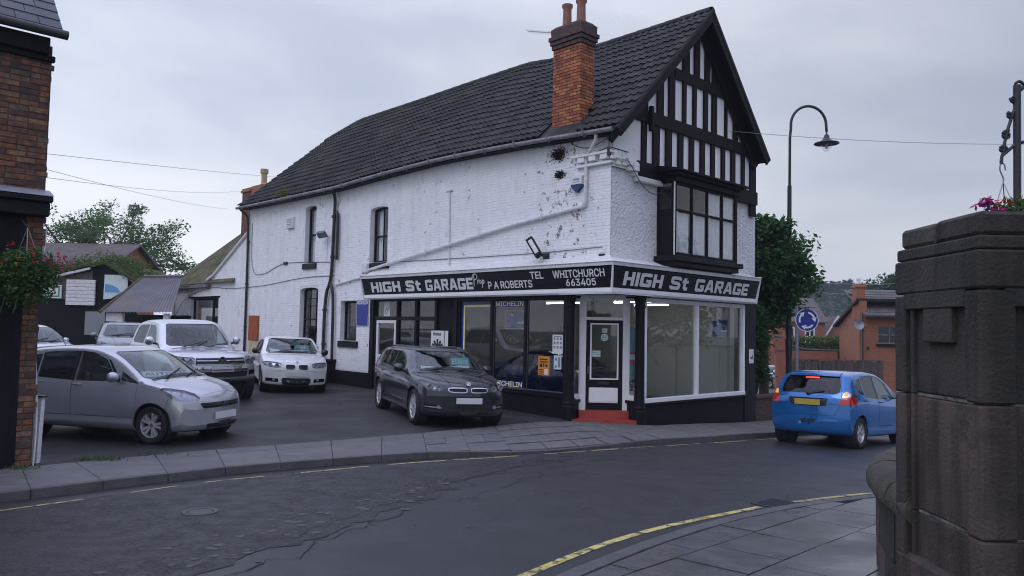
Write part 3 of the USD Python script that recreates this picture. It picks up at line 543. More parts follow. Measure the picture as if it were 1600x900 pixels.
# ---- sash windows of the side wall
def sash(name, key, cols, rows, mid, fr=.06, dep=.16, curtain=False, sill=True, am=.09):
    a, c, z0, z1 = WIN[key]
    w = grp(name, house)
    fm = []
    o = (arch(a, c, z0, z1, am) if am else sg.box(a, z0, c, z1)); fm.append(xf(ext(o.difference(o.buffer(-fr)), .06), [[0, 0, 1], [1, 0, 0], [0, 1, 0]], (dep, 0, 0)))
    for i in range(1, cols): u = a + (c - a) * i / cols; fm.append(bx(dep + .01, dep + .05, u - .015, u + .015, z0 + .03, z1 - .04))
    for zz in mid: fm.append(bx(dep - .01, dep + .055, a + .02, c - .02, zz - .028, zz + .028))
    for zz in rows: fm.append(bx(dep + .012, dep + .048, a + .02, c - .02, zz - .012, zz + .012))
    put('frame', cat(fm), K['black_paint'], w)
    put('pane', bx(dep + .025, dep + .031, a + .03, c - .03, z0 + .03, z1 - .06), K['pane_old'], w)
    put('room', cat([bx(1.6, 1.65, a - .6, c + .6, z0 - .5, z1 + .3)]), K['interior_dark'], w)
    if sill: put('sill', hexa([(-.06, a - .12, z0 - .2), (.16, a - .12, z0 - .2), (.16, c + .05, z0 - .2), (-.06, c + .05, z0 - .2), (-.05, a - .12, z0 - .015), (.16, a - .12, z0 + .01), (.16, c + .05, z0 + .01), (-.05, c + .05, z0 - .015)]), K['black_paint'], w)
    if curtain:
        for u0, u1 in ((a + .08, a + .34), (c - .36, c - .08)):
            us = np.linspace(u0, u1, 26); xs = dep + .12 + .02 * np.sin(us * 70); n = len(us)
            v = np.r_[np.c_[xs, us, np.full(n, z0 + .05)], np.c_[xs, us, np.full(n, z1 - .1)]]; put('curtain', (v, np.array([t for i in range(n - 1) for t in ((i, n + i + 1, i + 1), (i, n + i, n + i + 1))])), K['curtain'], w, smooth=True)
    return w
sash('narrow_window', 'narrow', 1, [], [5.15], curtain=True)
sash('sash_window', 'sash', 2, [], [4.82], curtain=True)
sash('tall_arched_window', 'tall', 3, [1.85, 2.75, 3.0], [2.3])
sash('low_window', 'low', 1, [], [], am=0)
# ---- roof: interlocking tiles, course by course
roof = grp('roof', house)
def rp(s, t, side=1): # t: 0 eave .. 1 ridge
    e = np.array([-.30, s, EZ(s)]); rdg = np.array([3.4, s, RZ(s)])
    if side < 0: e = np.array([6.28, s, 6.90])
    return e + (rdg - e) * t
cols, rows = 46, 16; s0, s1 = -.43, 17.75
prof = [(0, .0), (.15, .0), (.21, .018), (.28, .031), (.36, .031), (.43, .018), (.48, .0), (.65, .0), (.71, .018), (.78, .031), (.86, .031), (.93, .018), (1.0, .0)]
tiles = []; rt = random.Random(9)
chim_hole = (0.92, 1.84, .50)
for r in range(rows):
    for c in range(cols):
        sa_, sb_ = s0 + (s1 - s0) * c / cols, s0 + (s1 - s0) * (c + 1) / cols
        ta, tb = r / rows - (.012 if r else 0), min((r + 1) / rows + .02, 1.0)
        pm = rp((sa_ + sb_) / 2, (ta + tb) / 2)
        if chim_hole[0] < (sa_ + sb_) / 2 < chim_hole[1] and pm[0] < chim_hole[2]: continue
        e, q = rp((sa_ + sb_) / 2, 0), rp((sa_ + sb_) / 2, 1); up = q - e; up /= np.linalg.norm(up); nrm = np.array([-up[2], 0, up[0]])
        lift = .052 + rt.uniform(-.008, .008); top = []
        ro = []
        for t, lf in ((ta, lift), (tb, .004)):
            for fx, h in prof:
                ss = sa_ + (sb_ - sa_) * fx; ro.append(rp(ss, t) + nrm * (h + lf))
        n = len(prof); v = np.array(ro); v = np.vstack([v, v[:n] - nrm * .05 + up * .02]); f = []
        for i in range(n - 1): f += [(i, n + i, n + i + 1), (i, n + i + 1, i + 1), (2*n + i, i, i + 1), (2*n + i, i + 1, 2*n + i + 1)]
        f = np.array(f)
        m = (v, f); w = RB @ pm + P0; tiles.append((np.linalg.norm(w - (0, 0, 2)) , m))
tiles.sort(key=lambda q: q[0])
for i, (_, m) in enumerate(tiles[:300]): put('roof_tile', m, K['roof_tile_%d' % rt.choice([0, 0, 1, 1, 2])], roof, smooth=50)
put('roof_tiles', cat([m for _, m in tiles[300:]]), K['roof_tiles'], roof, smooth=50, kind='stuff')
dk = []
for sd in (1, -1):
    ss = np.linspace(s0 + .03, s1 - .03, 40); v = np.array([rp(s, t, sd) for s in ss for t in (0, 1)]); v = np.vstack([v, v - (0, 0, .06)])
    m = len(ss) * 2; f = []
    for i in range(len(ss) - 1):
        a = 2 * i; q = [(a, a + 2, a + 3), (a, a + 3, a + 1), (m + a, m + a + 3, m + a + 2), (m + a, m + a + 1, m + a + 3), (a, m + a, m + a + 2), (a, m + a + 2, a + 2)]
        f += q if sd > 0 else [t[::-1] for t in q]
    dk.append((v, np.array(f)))
put('roof_deck', cat(dk), K['roof_tile_2'], roof)
rg = []
for i in range(40):
    a, c = s0 + (s1 - s0) * i / 40, s0 + (s1 - s0) * (i + 1) / 40 - .01
    th = np.linspace(-.2, PI + .2, 7); pr = np.c_[.13 * np.cos(th), .11 * np.sin(th)]
    v = np.vstack([np.c_[3.4 + pr[:, 0], np.full(7, y), float(RZ(y)) - .03 + pr[:, 1] + j] for y, j in ((a, .0), (c, .012))]); put('ridge_tile', (v, np.array([t for k_ in range(6) for t in ((k_, k_ + 1, 7 + k_ + 1), (k_, 7 + k_ + 1, 7 + k_))])), K['roof_tile_%d' % (i % 3)], roof, smooth=True)
gp = np.array([(-.36, s, float(EZ(s)) - .075) for s in np.linspace(-.3, 17.75, 30)])
put('gutter', cat([tube(gp, .052, 10)] + [bx(-.42, -.28, s - .015, s + .015, float(EZ(s)) - .14, float(EZ(s)) - .0) for s in np.arange(.5, 17.5, 1.1)]), K['gutter_grey'], house, smooth=40)
put('soffit_board', (lambda m: m)((np.array([(x, s, float(EZ(s)) + dz) for s in np.linspace(0, 17.5, 30) for x, dz in ((-.26, -.03), (-.26, -.13), (.02, -.13))]), np.array([t for i in range(29) for j in range(2) for t in ((3*i+j, 3*i+j+1, 3*i+j+4), (3*i+j, 3*i+j+4, 3*i+j+3))]))), K['black_timber'], house)
# bargeboards and gable
def rake(y, x_in, z_in, wid, th, left=True):
    ex, ez = (-.36, 6.42) if left else (6.33, 6.82); ax, az = 3.4, 10.12; d = np.array([ax - ex, az - ez]); d /= np.linalg.norm(d); nn = np.array([d[1], -d[0]]) if left else np.array([-d[1], d[0]])
    if nn[1] > 0: nn = -nn
    a, b = np.array([ex, ez]) + nn * z_in, np.array([ax, az]) + nn * z_in
    q = [a, b, b + nn * wid, a + nn * wid]
    if left or not left: q[1][0] = 3.4; q[1][1] = az - z_in * math.hypot(1, d[0] / d[1]) * .0 - z_in / abs(d[0]); q[2] = np.array([3.4, az - (z_in + wid) / abs(d[0])])
    return onY(ext(sg.Polygon(q).buffer(0), th), y)
for lf in (True, False):
    put('bargeboard', rake(-.40, 0, .0, .20, .045, lf), K['black_timber'], house); put('verge_strip', rake(-.395, 0, -.045, .07, .065, lf), K['roof_tile_1'], house)
    put('rafter', rake(-.10, 0, .12, .20 if lf else .27, .05, lf), K['black_timber'], house)
sof = []
for ex, ez in ((-.34, 6.42), (6.31, 6.81)):
    v = np.array([(ex, -.38, ez), (3.4, -.38, 10.08), (3.4, 0.02, 10.08), (ex, 0.02, ez)]) - (0, 0, .03); sof.append((v, np.array([[0, 1, 2], [0, 2, 3]])))
put('gable_soffit', sof[0], K['black_timber'], house); put('gable_soffit', sof[1], K['black_timber'], house)
fw = put('front_wall', onY(ext(P((.004, 3.45), (6.35, 3.45), (6.35, 5.72), (.004, 5.72)).difference(sg.box(1.85, 3.9, 4.42, 5.6)), .3), .30), K['roughcast'], house)
put('gable_panel', onY(ext(P((0, 5.72), (6.32, 5.72), (6.32, 6.80), (3.4, 10.0), (0, 6.62)), .24), .20), K['white_paint'], house)
studs = [(1.0, 1.18), (1.44, 1.69), (1.95, 2.19), (2.47, 2.68), (2.96, 3.15), (3.45, 3.64), (3.95, 4.11), (4.45, 4.61), (4.93, 5.13), (5.47, 5.62), (5.93, 6.22)]
tri = P((-.2, 6.55), (3.4, 10.06), (6.42, 6.6))
def timber(name, poly, y=-.095, th=.05):
    if not poly.is_empty: put(name, onY(ext(poly, th), y + th), K['black_timber'], house)
timber('sill_beam', sg.box(.82, 5.62, 6.25, 5.97), -.13, .09)
timber('middle_beam', sg.box(.75, 6.91, 6.45, 7.2).intersection(tri), -.12, .08)
timber('collar_beam', sg.box(2.3, 8.22, 4.6, 8.48).intersection(tri), -.105, .06)
for a, c in studs: timber('stud', sg.box(a, 5.3 if c > 6 else 5.97, c, 6.91))
for a, c in [(1.6, 1.84), (2.07, 2.31), (2.66, 2.8), (3.99, 4.2), (4.62, 4.72), (5.04, 5.25), (5.52, 5.7), (1.02, 1.22)]: timber('stud', sg.box(a, 7.2, c, 10).intersection(tri))
for a, c in [(3.11, 3.25), (3.6, 3.77)]: timber('stud', sg.box(a, 7.2, c, 8.22))
for a, c in [(2.72, 2.93), (3.16, 3.39), (3.65, 3.87), (4.08, 4.25)]: timber('stud', sg.box(a, 8.48, c, 10).intersection(tri))
put('bracket_post', cat([rb(1.22, 1.32, -.2, -.1, 6.72, 7.3, .01)]), K['black_timber'], house)
put('left_panel', onY(ext(P((0, 5.72), (.98, 5.72), (.98, 7.1), (.3, 6.85), (0, 6.62)), .05), -.06 + .05), K['white_brick'], house)
# corbelled brick string on the corner
cb = []
for i, (x, z) in enumerate([(.0, 6.0), (.22, 6.05), (.44, 6.0), (.66, 5.95)]):
    put('corbel', rb(x - .04 + .02, x + .17, -.16, .01, z - .12 - .04 * i, z + .06 - .04 * i, .008), K['white_brick'], house); put('corbel', rb(x + .05, x + .2, -.12, .01, z - .24 - .03 * i, z - .13 - .04 * i, .008), K['white_brick'], house)
put('corbel', rb(-.13, .84, -.13, .0, 5.86, 5.93, .008), K['white_brick'], house)
for y in (.12, .45, .78): put('corbel', rb(-.14, .0, y - .1, y + .1, 5.88, 6.0, .008), K['white_brick'], house)
put('corbel', rb(-.16, .0, -.1, 1.05, 6.0, 6.06, .008), K['white_brick'], house); put('corbel', rb(-.10, .0, -.08, .95, 5.78, 5.84, .008), K['white_brick'], house)
put('ledge', rb(.80, 1.80, -.14, .0, 5.50, 5.62, .012), K['white_old'], house)
# ---- chimney: every brick
ch = grp('chimney', house); CX0, CX1, CY0, CY1 = .02, .50, .95, 1.81
put('core', bx(CX0 + .012, CX1 - .012, CY0 + .012, CY1 - .012, 6.3, 9.3), K['dark_mortar'], ch)
rc = random.Random(12); row = 0; z = 6.55
def ring(z, h, o, mats, hb=.22):
    global row
    for ax, face, sgn, u0, u1 in (('x', CX0 - o, 1, CY0 - o, CY1 + o), ('x', CX1 + o, -1, CY0 - o, CY1 + o), ('y', CY0 - o, 1, CX0 - o, CX1 + o), ('y', CY1 + o, -1, CX0 - o, CX1 + o)):
        u = u0 - (.11 if row % 2 else 0)
        while u < u1 - .02:
            a, c = max(u, u0), min(u + hb - .012, u1); u += hb
            if c - a < .03: continue
            v, f = brick(ax, a, c, z, z + h - .012, 0, rc.uniform(-.003, .004), .03)
            v = v.copy(); d = 0 if ax == 'x' else 1
            if sgn < 0: v[:, d] = -v[:, d]; f = f[:, ::-1]
            v[:, d] += face; put('brick', (v, f), K[rc.choice(mats)], ch)
    row += 1
OB = ['orange_brick_%d' % i for i in range(5)]
while z < 8.70: ring(z, .076, 0, OB); z += .076
for o in (.03, .06, .09): ring(z, .10, o, ['purple_brick']); put('corbel_bed', bx(CX0 - o + .01, CX1 + o - .01, CY0 - o + .01, CY1 + o - .01, z, z + .097), K['purple_brick'], ch); z += .10
put('chimney_cap', hull([(x, y, zz) for o, zz in ((.04, z), (.05, z + .18), (-.02, z + .24)) for x in (CX0 - o, CX1 + o) for y in (CY0 - o, CY1 + o)]), K['purple_brick'], ch); z += .22
for y in (1.16, 1.60): put('chimney_pot', mv(lathe([(.105, 0), (.125, .04), (.11, .1), (.10, .50), (.13, .54), (.13, .60), (.085, .6), (.085, .1)], 20), (.26, y, z)), K['terracotta'], ch, smooth=40)
for i in range(5): put('lead_flashing', bx(.05 + i * .11, .05 + (i + 1) * .11, CY0 - .02, CY0 + .0, 6.78 + i * .118 - .06, 6.78 + i * .118 + .12), K['lead'], ch)
# ---- oriel window on the front
ba = grp('bay_window', house); bx0, bx1, by = 1.76, 4.47, -.5
put('bay_base', cat([rb(bx0 - .16, bx1 + .16, by - .12, .0, 3.74, 3.86, .012), rb(bx0 - .08, bx1 + .08, by - .03, .0, 3.62, 3.74, .012)]), K['black_paint'], ba)
put('bay_cornice', cat([rb(bx0 - .06, bx1 + .06, by - .06, .0, 5.58, 5.72, .012), rb(bx0 - .14, bx1 + .14, by - .14, .0, 5.72, 5.80, .01), hexa([(bx0 - .26, by - .24, 5.80), (bx1 + .30, by - .24, 5.80), (bx1 + .30, -.06, 5.80), (bx0 - .26, -.06, 5.80), (bx0 - .26, by - .24, 5.84), (bx1 + .30, by - .24, 5.84), (bx1 + .30, -.06, 5.97), (bx0 - .26, -.06, 5.97)])]), K['black_timber'], ba)
xs = [bx0, bx0 + .70, bx0 + 1.37, bx0 + 2.05, bx1]
for i, x in enumerate(xs): put('mullion', rb(x - (.05 if i in (0, 4) else .03), x + (.05 if i in (0, 4) else .03), by, by + .07, 3.86, 5.6, .008), K['black_timber'], ba)
put('transom', cat([rb(bx0, bx1, by + .005, by + .06, 4.90, 4.96, .008), rb(bx0, bx1, by + .0, by + .07, 3.86, 3.94, .008), rb(bx0, bx1, by + .0, by + .07, 5.52, 5.6, .008)]), K['black_timber'], ba)
for i in range(4):
    for z0, z1 in ((3.94, 4.90), (4.96, 5.52)): put('pane', bx(xs[i] + .03, xs[i + 1] - .03, by + .03, by + .035, z0, z1), K['pane_old'], ba)
put('glazing_bead', rb(bx0 - .055, bx0 - .035, by - .012, by + .02, 3.88, 5.58, .003), K['white_old'], ba)
for i in (0, 1, 2): put('glazing_bead', rb(xs[i] + .035, xs[i] + .055, by - .012, by + .0, 3.94, 4.9, .003), K['white_old'], ba)
for sx, x in ((-1, bx0), (1, bx1)):
    put('cheek', cat([bx(x - .03, x + .03, -.06, .0, 3.86, 5.6), bx(x - .03, x + .03, by + .07, by + .1, 3.86, 5.6), bx(x - .028, x + .028, by + .08, -.02, 3.86, 3.95), bx(x - .028, x + .028, by + .08, -.02, 4.90, 4.95), bx(x - .02, x + .02, by + .09, -.05, 3.95, 4.9)]), K['black_paint'], ba); put('pane', bx(x - .004, x + .004, by + .1, -.06, 4.95, 5.55), K['pane_old'], ba)
for x0_, x1_, sag in ((bx0 + .08, bx0 + .66, 0), (bx0 + .74, bx0 + 1.33, 0), (bx0 + 1.40, bx0 + 2.0, 1), (bx0 + 2.08, bx1 - .07, 1)):
    us = np.linspace(x0_, x1_, 90); ys = by + .095 + .034 * np.sin(us * 42 + np.sin(us * 13) * 2); n = len(us); zt = 5.5 if sag else 4.9
    v = np.r_[np.c_[us, ys, np.full(n, 3.97)], np.c_[us, ys, np.full(n, zt)]]; put('curtain', (v, np.array([t for i in range(n - 1) for t in ((i, i + 1, n + i + 1), (i, n + i + 1, n + i))])), K['curtain'], ba, smooth=True)
put('room', cat([bx(.35, 6.0, 2.2, 2.25, 3.2, 6.3), bx(4.9, 4.95, .3, 2.2, 3.2, 6.3), bx(.5, .55, .3, 2.2, 3.2, 6.3), bx(bx0, bx1, by + .08, .3, 5.5, 5.56), bx(bx0, bx1, by + .08, .3, 3.84, 3.9)]), K['interior_dark'], ba)
# ---- shop front
sf = grp('shop_front', house)
bk = []
def bA(y0, y1, z0, z1, x0=0.0, x1=.12): return rb(x0, x1, y0, y1, z0, z1, .008)
put('lintel', bx(.02, .32, 1.1, 9.1, 2.84, 3.5), K['black_paint'], sf); put('lintel', bx(1.0, 6.35, .02, .32, 2.86, 3.5), K['black_paint'], sf)
put('entrance_soffit', hexa([(-.3, -.3, 2.9), (1.2, -.3, 2.9), (1.2, 1.2, 2.9), (-.3, 1.2, 2.9), (-.3, -.3, 2.94), (1.2, -.3, 2.94), (1.2, 1.2, 2.94), (-.3, 1.2, 2.94)]), K['white_paint'], sf)
for y0, y1 in ((8.93, 9.12), (5.92, 6.02), (5.08, 5.2)): put('pilaster', bA(y0, y1, gl(0, y0) - .1, 2.92, -.04), K['black_paint'], sf)
put('pillar_panel', bA(5.2, 5.92, gl(0, 5.5) - .1, 2.86, .01), K['black_render'], sf)
for y0, y1 in ((3.73, 3.83), (2.54, 2.62), (1.24, 1.34), (5.0, 5.08)): put('mullion', bA(y0, y1, .58, 2.86, .0), K['black_paint'], sf)
put('window_rail', bA(1.24, 5.08, .55, .66, -.03), K['black_paint'], sf); put('window_rail', bA(1.24, 5.08, 2.80, 2.90, -.02), K['black_paint'], sf); put('metal_trim', bx(-.02, .0, 1.3, 5.05, .662, .685), K['metal_grey'], sf)
put('stall_riser', bx(.0, .2, 1.1, 5.1, -.3, .55), K['black_render'], sf)
for y0, y1 in ((1.34, 2.54), (2.62, 3.73), (3.83, 5.0)): put('shop_pane', bx(.06, .068, y0, y1, .66, 2.80), K['shop_glass'], sf)
[put('window_trim', bx(.045, .058, y, y + .012, .66, 2.8), K['metal_grey'], sf) for y in (1.345, 2.525, 2.625, 3.715)]
# office door and windows at the left end
put('transom_rail', bA(6.02, 8.93, 2.29, 2.40), K['black_paint'], sf)
for y0, y1 in ((7.74, 7.83), (6.86, 6.96)): put('mullion', bA(y0, y1, .3, 2.86), K['black_paint'], sf)
put('office_panel', bA(6.02, 7.74, .0, .95, .01), K['black_paint'], sf)
for y0, y1, z0, z1 in ((7.83, 8.93, 2.40, 2.86), (6.96, 7.74, 2.40, 2.86), (6.02, 6.86, 2.40, 2.86), (6.96, 7.74, .95, 2.29), (6.02, 6.86, .95, 2.29)): put('office_pane', bx(.06, .067, y0, y1, z0, z1), K['shop_glass'], sf)
od = grp('office_door', house)
put('frame', cat([bA(7.83, 7.92, .2, 2.29, .0, .07), bA(8.72, 8.81, .2, 2.29, .0, .07), bA(7.92, 8.72, 2.2, 2.29, .0, .07), bA(7.92, 8.72, 1.18, 1.28, .0, .07), bA(7.92, 8.72, .2, 1.18, .02, .06)]), K['plastic_white'], od)
put('pane', bx(.035, .042, 7.92, 8.72, 1.28, 2.2), K['shop_glass'], od); put('handle', rb(-.05, .0, 7.85, 7.88, 1.15, 1.32, .005), K['metal_grey'], od)
put('door_jamb', bA(8.81, 8.93, .2, 2.29), K['black_paint'], sf)
# right-hand display window
for x0_, x1_, z0, z1 in ((1.26, 1.36, .46, 2.86), (5.68, 5.78, .46, 2.86), (3.44, 3.53, .5, 2.82)): put('white_mullion', rb(x0_, x1_, -.03, .09, z0, z1, .01), K['white_paint'], sf)
put('white_rail', rb(1.26, 5.78, -.025, .09, 2.78, 2.88, .01), K['white_paint'], sf); put('white_rail', rb(1.26, 5.78, -.045, .09, .47, .57, .01), K['white_paint'], sf)
for x0_, x1_ in ((1.36, 3.44), (3.53, 5.68)): put('shop_pane', bx(x0_, x1_, .05, .058, .57, 2.78), K['shop_glass'], sf)
put('stall_riser', hexa([(1.0, .0, -.6), (6.35, .0, -.8), (6.35, .2, -.8), (1.0, .2, -.6), (1.0, .0, .47), (6.35, .0, .47), (6.35, .2, .47), (1.0, .2, .47)]), K['black_render'], sf); put('sill', rb(1.15, 5.95, -.06, .05, .42, .47, .01), K['black_paint'], sf)
put('end_pilaster', rb(5.78, 6.37, -.025, .3, -.8, 2.9, .01), K['black_paint'], sf)
# corner entrance
S2 = math.sqrt(.5); RC = RB @ np.array([[S2, S2, 0], [-S2, S2, 0], [0, 0, 1.0]]); OC = RB @ np.array([.565, .565, 0]) + P0
def cf(m): return xf(m, [[S2, S2, 0], [-S2, S2, 0], [0, 0, 1.0]], (.565, .565, 0))      # entrance frame -> building frame
en = grp('entrance', house)
for sx in (-1, 1):
    a, bb = (-.56, -.40) if sx < 0 else (.45, .61)
    put('white_jamb', cf(rb(a, bb, .30, .44, .10, 2.90, .012)), K['white_paint'], en)
    p, q = np.array([sx * .80, .02]), np.array([sx * .58, .36]); d = (q - p); L_ = np.linalg.norm(d); d /= L_; nn = np.array([-d[1], d[0]])
    def strip(z0, z1, th, i0=0, i1=1): A, Bq = p + d * L_ * i0, p + d * L_ * i1; return cf(hexa([(*(A - nn * th), z0), (*(Bq - nn * th), z0), (*(Bq + nn * th), z0), (*(A + nn * th), z0), (*(A - nn * th), z1), (*(Bq - nn * th), z1), (*(Bq + nn * th), z1), (*(A + nn * th), z1)]))
    put('side_light', strip(.62, 2.82, .004), K['shop_glass'], en); put('side_rail', cat([strip(.52, .64, .04), strip(2.80, 2.90, .04)]), K['white_paint'], en); put('side_riser', strip(-.3, .52, .05), K['black_paint'], en); put('side_sill', strip(.46, .52, .09), K['black_paint'], en)
put('transom', cf(rb(-.42, .47, .31, .43, 2.35, 2.42, .01)), K['white_paint'], en); put('top_rail', cf(rb(-.42, .47, .31, .43, 2.84, 2.92, .01)), K['white_paint'], en); put('fanlight', cf(bx(-.40, .45, .36, .366, 2.42, 2.84)), K['shop_glass'], en)
dr = grp('shop_door', house)
put('leaf', cf(ext(R_(-.395, .445, 0, 2.06).difference(R_(-.28, .33, .70, 1.98)), .045)[0] @ np.array([[1, 0, 0], [0, 0, 1], [0, 1, 0]]).T + (0, .35, .285) if False else (lambda vf: (vf[0][:, [0, 2, 1]] * (1, -1, 1) + (0, .40, .285), vf[1]))(ext(R_(-.395, .445, 0, 2.06).difference(R_(-.27, .32, .72, 1.96)), .045))), K['black_paint'], dr)
put('glass', cf(bx(-.27, .32, .374, .379, 1.0, 2.25)), K['shop_glass'], dr)
put('bead', cf((lambda vf: (vf[0][:, [0, 2, 1]] * (1, -1, 1) + (0, .356, 0), vf[1]))(ext(R_(-.305, .355, .975, 2.28).difference(R_(-.27, .32, 1.005, 2.245)), .02))), K['white_paint'], dr)
put('kick_panel', cf(cat([rb(-.32, .35, .335, .36, .44, .79, .01), rb(-.27, .30, .328, .336, .48, .75, .006)])), K['white_paint'], dr); put('letter_box', cf(rb(-.12, .14, .345, .356, .86, .93, .004)), K['pipe_black'], dr); put('handle', cf(rb(-.36, -.34, .30, .35, 1.1, 1.28, .005)), K['metal_grey'], dr)
stp = grp('entrance_step', house)
put('upper_step', cf(hull([(x, y, zz) for zz, o in ((.08, 0), (.28, 0)) for x, y in ((-.56, .12), (.61, .12), (.61, .46), (-.56, .46))])), K['red_step'], stp)
put('lower_step', cf(hull([(x, y, zz) for zz in (-.3, .105) for x, y in ((-.84, -.14), (.84, -.14), (.80, .2), (-.80, .2))])), K['red_step'], stp)
for x, y in ((0.0, 1.13), (1.12, -.0)):
    zb = gl(x, y) - .1; put('iron_column', mv(lathe([(0, zb), (.155, zb), (.155, zb + .38), (.135, zb + .42), (.15, zb + .47), (.125, zb + .52), (.112, .8), (.105, 2.62), (.135, 2.66), (.11, 2.72), (.145, 2.86), (.145, 2.93), (0, 2.93)], 20), (x, y, 0)), K['black_paint'], en, smooth=40)
# showroom inside
sr = grp('showroom', house)
CH = P((.2, 1.75), (1.75, .2), (6.05, .2), (6.05, 5.55), (.2, 5.55)); put('floor', mv(ext(CH, .46), (0, 0, -.3)), K['interior_floor'], sr)
put('back_wall', bx(6.0, 6.04, .3, 5.55, .16, 3.0), K['interior_wall'], sr); put('end_wall', bx(.34, 6.0, 5.50, 5.545, .16, 3.0), K['interior_dark'], sr); put('ceiling', mv(ext(P((.1, 1.0), (1.0, .1), (6.0, .1), (6.0, 5.5), (.1, 5.5)), .04), (0, 0, 2.96)), K['interior_wall'], sr)
put('office_floor', bx(.1, 2.6, 5.66, 9.0, -.2, .24), K['interior_floor'], sr)
put('wall_board', rb(5.95, 5.99, .9, 2.2, .2, 1.7, .005), K['board_grey'], sr); put('wall_board', rb(5.93, 5.99, 2.3, 3.3, .2, 1.65, .005), K['board_grey'], sr); put('wall_board', rb(5.94, 5.99, .35, 1.2, 1.75, 2.7, .005), K['board_grey'], sr); put('wall_board', rb(5.95, 5.99, 3.4, 4.6, .2, 1.68, .005), K['board_grey'], sr)
for x, y, l in ((2.6, 1.3, 1.3), (2.6, 3.7, 1.3), (4.6, 2.2, 1.2)):
    tl = thing('tube_lamp', {1.3: 'lit white tube lamp on the showroom ceiling above the corner door', 3.7: 'lit white tube lamp on the showroom ceiling behind the left display window', 2.2: 'lit white tube lamp deep inside the showroom near the back wall'}[y], 'lamp', (x, y, 2.9), RB, P0)
    put('batten', rb(x - .04, x + .04, y - l / 2, y + l / 2, 2.88, 2.955, .006), K['plastic_white'], tl); put('tube', cyl((x, y - l / 2 + .03, 2.84), (x, y + l / 2 - .03, 2.84), .019, 10), K['tube_lamp'], tl)
# ---- rainwater pipes, cables
def bthing(name, label, cat_, base, group=None): return thing(name, label, cat_, base, RB, P0, group)
def bput(name, m, material, label, cat_, base=(0, 0, 0), smooth=40):
    t = bthing(name, label, cat_, base); put(name.split('_')[-1] if False else 'run', m, material, t, smooth=smooth); return t
t = bthing('drainpipe', 'black cast iron drainpipe with a second pipe beside it, left of the garage sign', 'drainpipe', (-.08, 11.3, 1.0))
put('pipe', tube(smoothpath([(-.3, 11.05, 6.45), (-.12, 11.12, 6.2), (-.09, 11.2, 5.7), (-.09, 11.24, 4.2), (-.09, 11.3, 3.5), (-.1, 11.6, 3.1), (-.1, 11.62, 1.0)]), .055, 10), K['pipe_black'], t, smooth=40); put('pipe', tube(smoothpath([(-.09, 11.08, 5.75), (-.09, 10.98, 5.6), (-.08, 11.0, 4.2)]), .05, 10), K['pipe_black'], t, smooth=40); put('pipe', tube(smoothpath([(-.09, 11.3, 3.45), (-.1, 11.1, 3.1), (-.1, 11.08, 1.0)]), .048, 10), K['pipe_black'], t, smooth=40)
for z in (5.6, 4.3, 2.6, 1.5): put('collar', mv(lathe([(.05, -.04), (.075, -.04), (.075, .04), (.05, .04)], 14), (-.1, 11.22 if z > 3.4 else 11.6, z)), K['pipe_black'], t)
t = bthing('drainpipe', 'long straight black drainpipe at the far left corner of the white wall', 'drainpipe', (-.08, 17.3, .5))
put('pipe', tube(smoothpath([(-.34, 17.5, 6.42), (-.2, 17.35, 6.25), (-.07, 17.28, 6.05), (-.07, 17.28, .45)]), .045, 10), K['pipe_black'], t, smooth=40)
for z in (5.2, 3.6, 2.0): put('collar', mv(lathe([(.04, -.03), (.06, -.03), (.06, .03), (.04, .03)], 12), (-.07, 17.28, z)), K['pipe_black'], t)
t = bthing('drainpipe', 'white plastic downpipe running diagonally from the gutter across the side wall', 'drainpipe', (-.05, .6, 4.8))
put('pipe', tube([(-.3, .2, 6.42), (-.27, .22, 6.3), (-.08, .64, 5.98), (-.07, .66, 5.9), (-.07, .66, 4.98), (-.07, .76, 4.88)], .042, 10), K['pipe_white'], t, smooth=40); put('pipe', tube([(-.07, .70, 4.90), (-.07, 3.0, 4.66), (-.07, 9.35, 3.78), (-.12, 9.45, 3.70)], .042, 10), K['pipe_white'], t, smooth=40)
for y, z in ((2.0, 4.77), (4.2, 4.49), (6.4, 4.19), (8.2, 3.94)): put('clip', bx(-.12, .0, y - .02, y + .02, z - .06, z + .06), K['pipe_white'], t)
put('hopper', rb(-.16, -.0, 9.2, 9.48, 3.72, 4.0, .02), K['white_old'], t)
t = bthing('waste_pipe', 'thin white vertical pipe on the side wall above the garage sign', 'pipe', (-.02, 5.45, 3.75)); put('pipe', cyl((-.03, 5.45, 3.72), (-.03, 5.5, 5.8), .022, 8), K['pipe_white'], t); put('head', cat([cyl((-.03, 5.38, 5.8), (-.03, 5.62, 5.8), .02, 8)]), K['pipe_white'], t)
t = bthing('waste_pipe', 'short white sloping pipe between the low window and the black drainpipe', 'pipe', (-.02, 10.3, 3.3)); put('pipe', cyl((-.05, 9.4, 3.62), (-.05, 11.1, 3.4), .03, 8), K['pipe_white'], t)
def cable(label, pts, mt='cable_white', r=.009, name='cable'):
    b = pts[0]; t = bthing(name, label, 'cable', b); put('wire', tube(smoothpath(np.asarray(pts, float)), r, 5), K[mt], t, smooth=True)
cable('grey cable sagging over the wall between the far drainpipe and the arched window', [(-.02, 17.1, 5.9), (-.02, 17.05, 3.95), (-.02, 16.0, 3.9), (-.02, 15, 4.2), (-.02, 14.2, 4.28), (-.02, 11.4, 4.15)], 'cable')
cable('thin cable looping to a bracket beside the narrow upper window', [(-.02, 11.2, 3.7), (-.02, 13, 3.72), (-.02, 14.5, 3.62), (-.02, 16, 3.5), (-.02, 19, 3.45), (-.02, 20.5, 3.6), (-.02, 23.2, 3.2), (-.02, 24.2, 2.4)], 'cable')
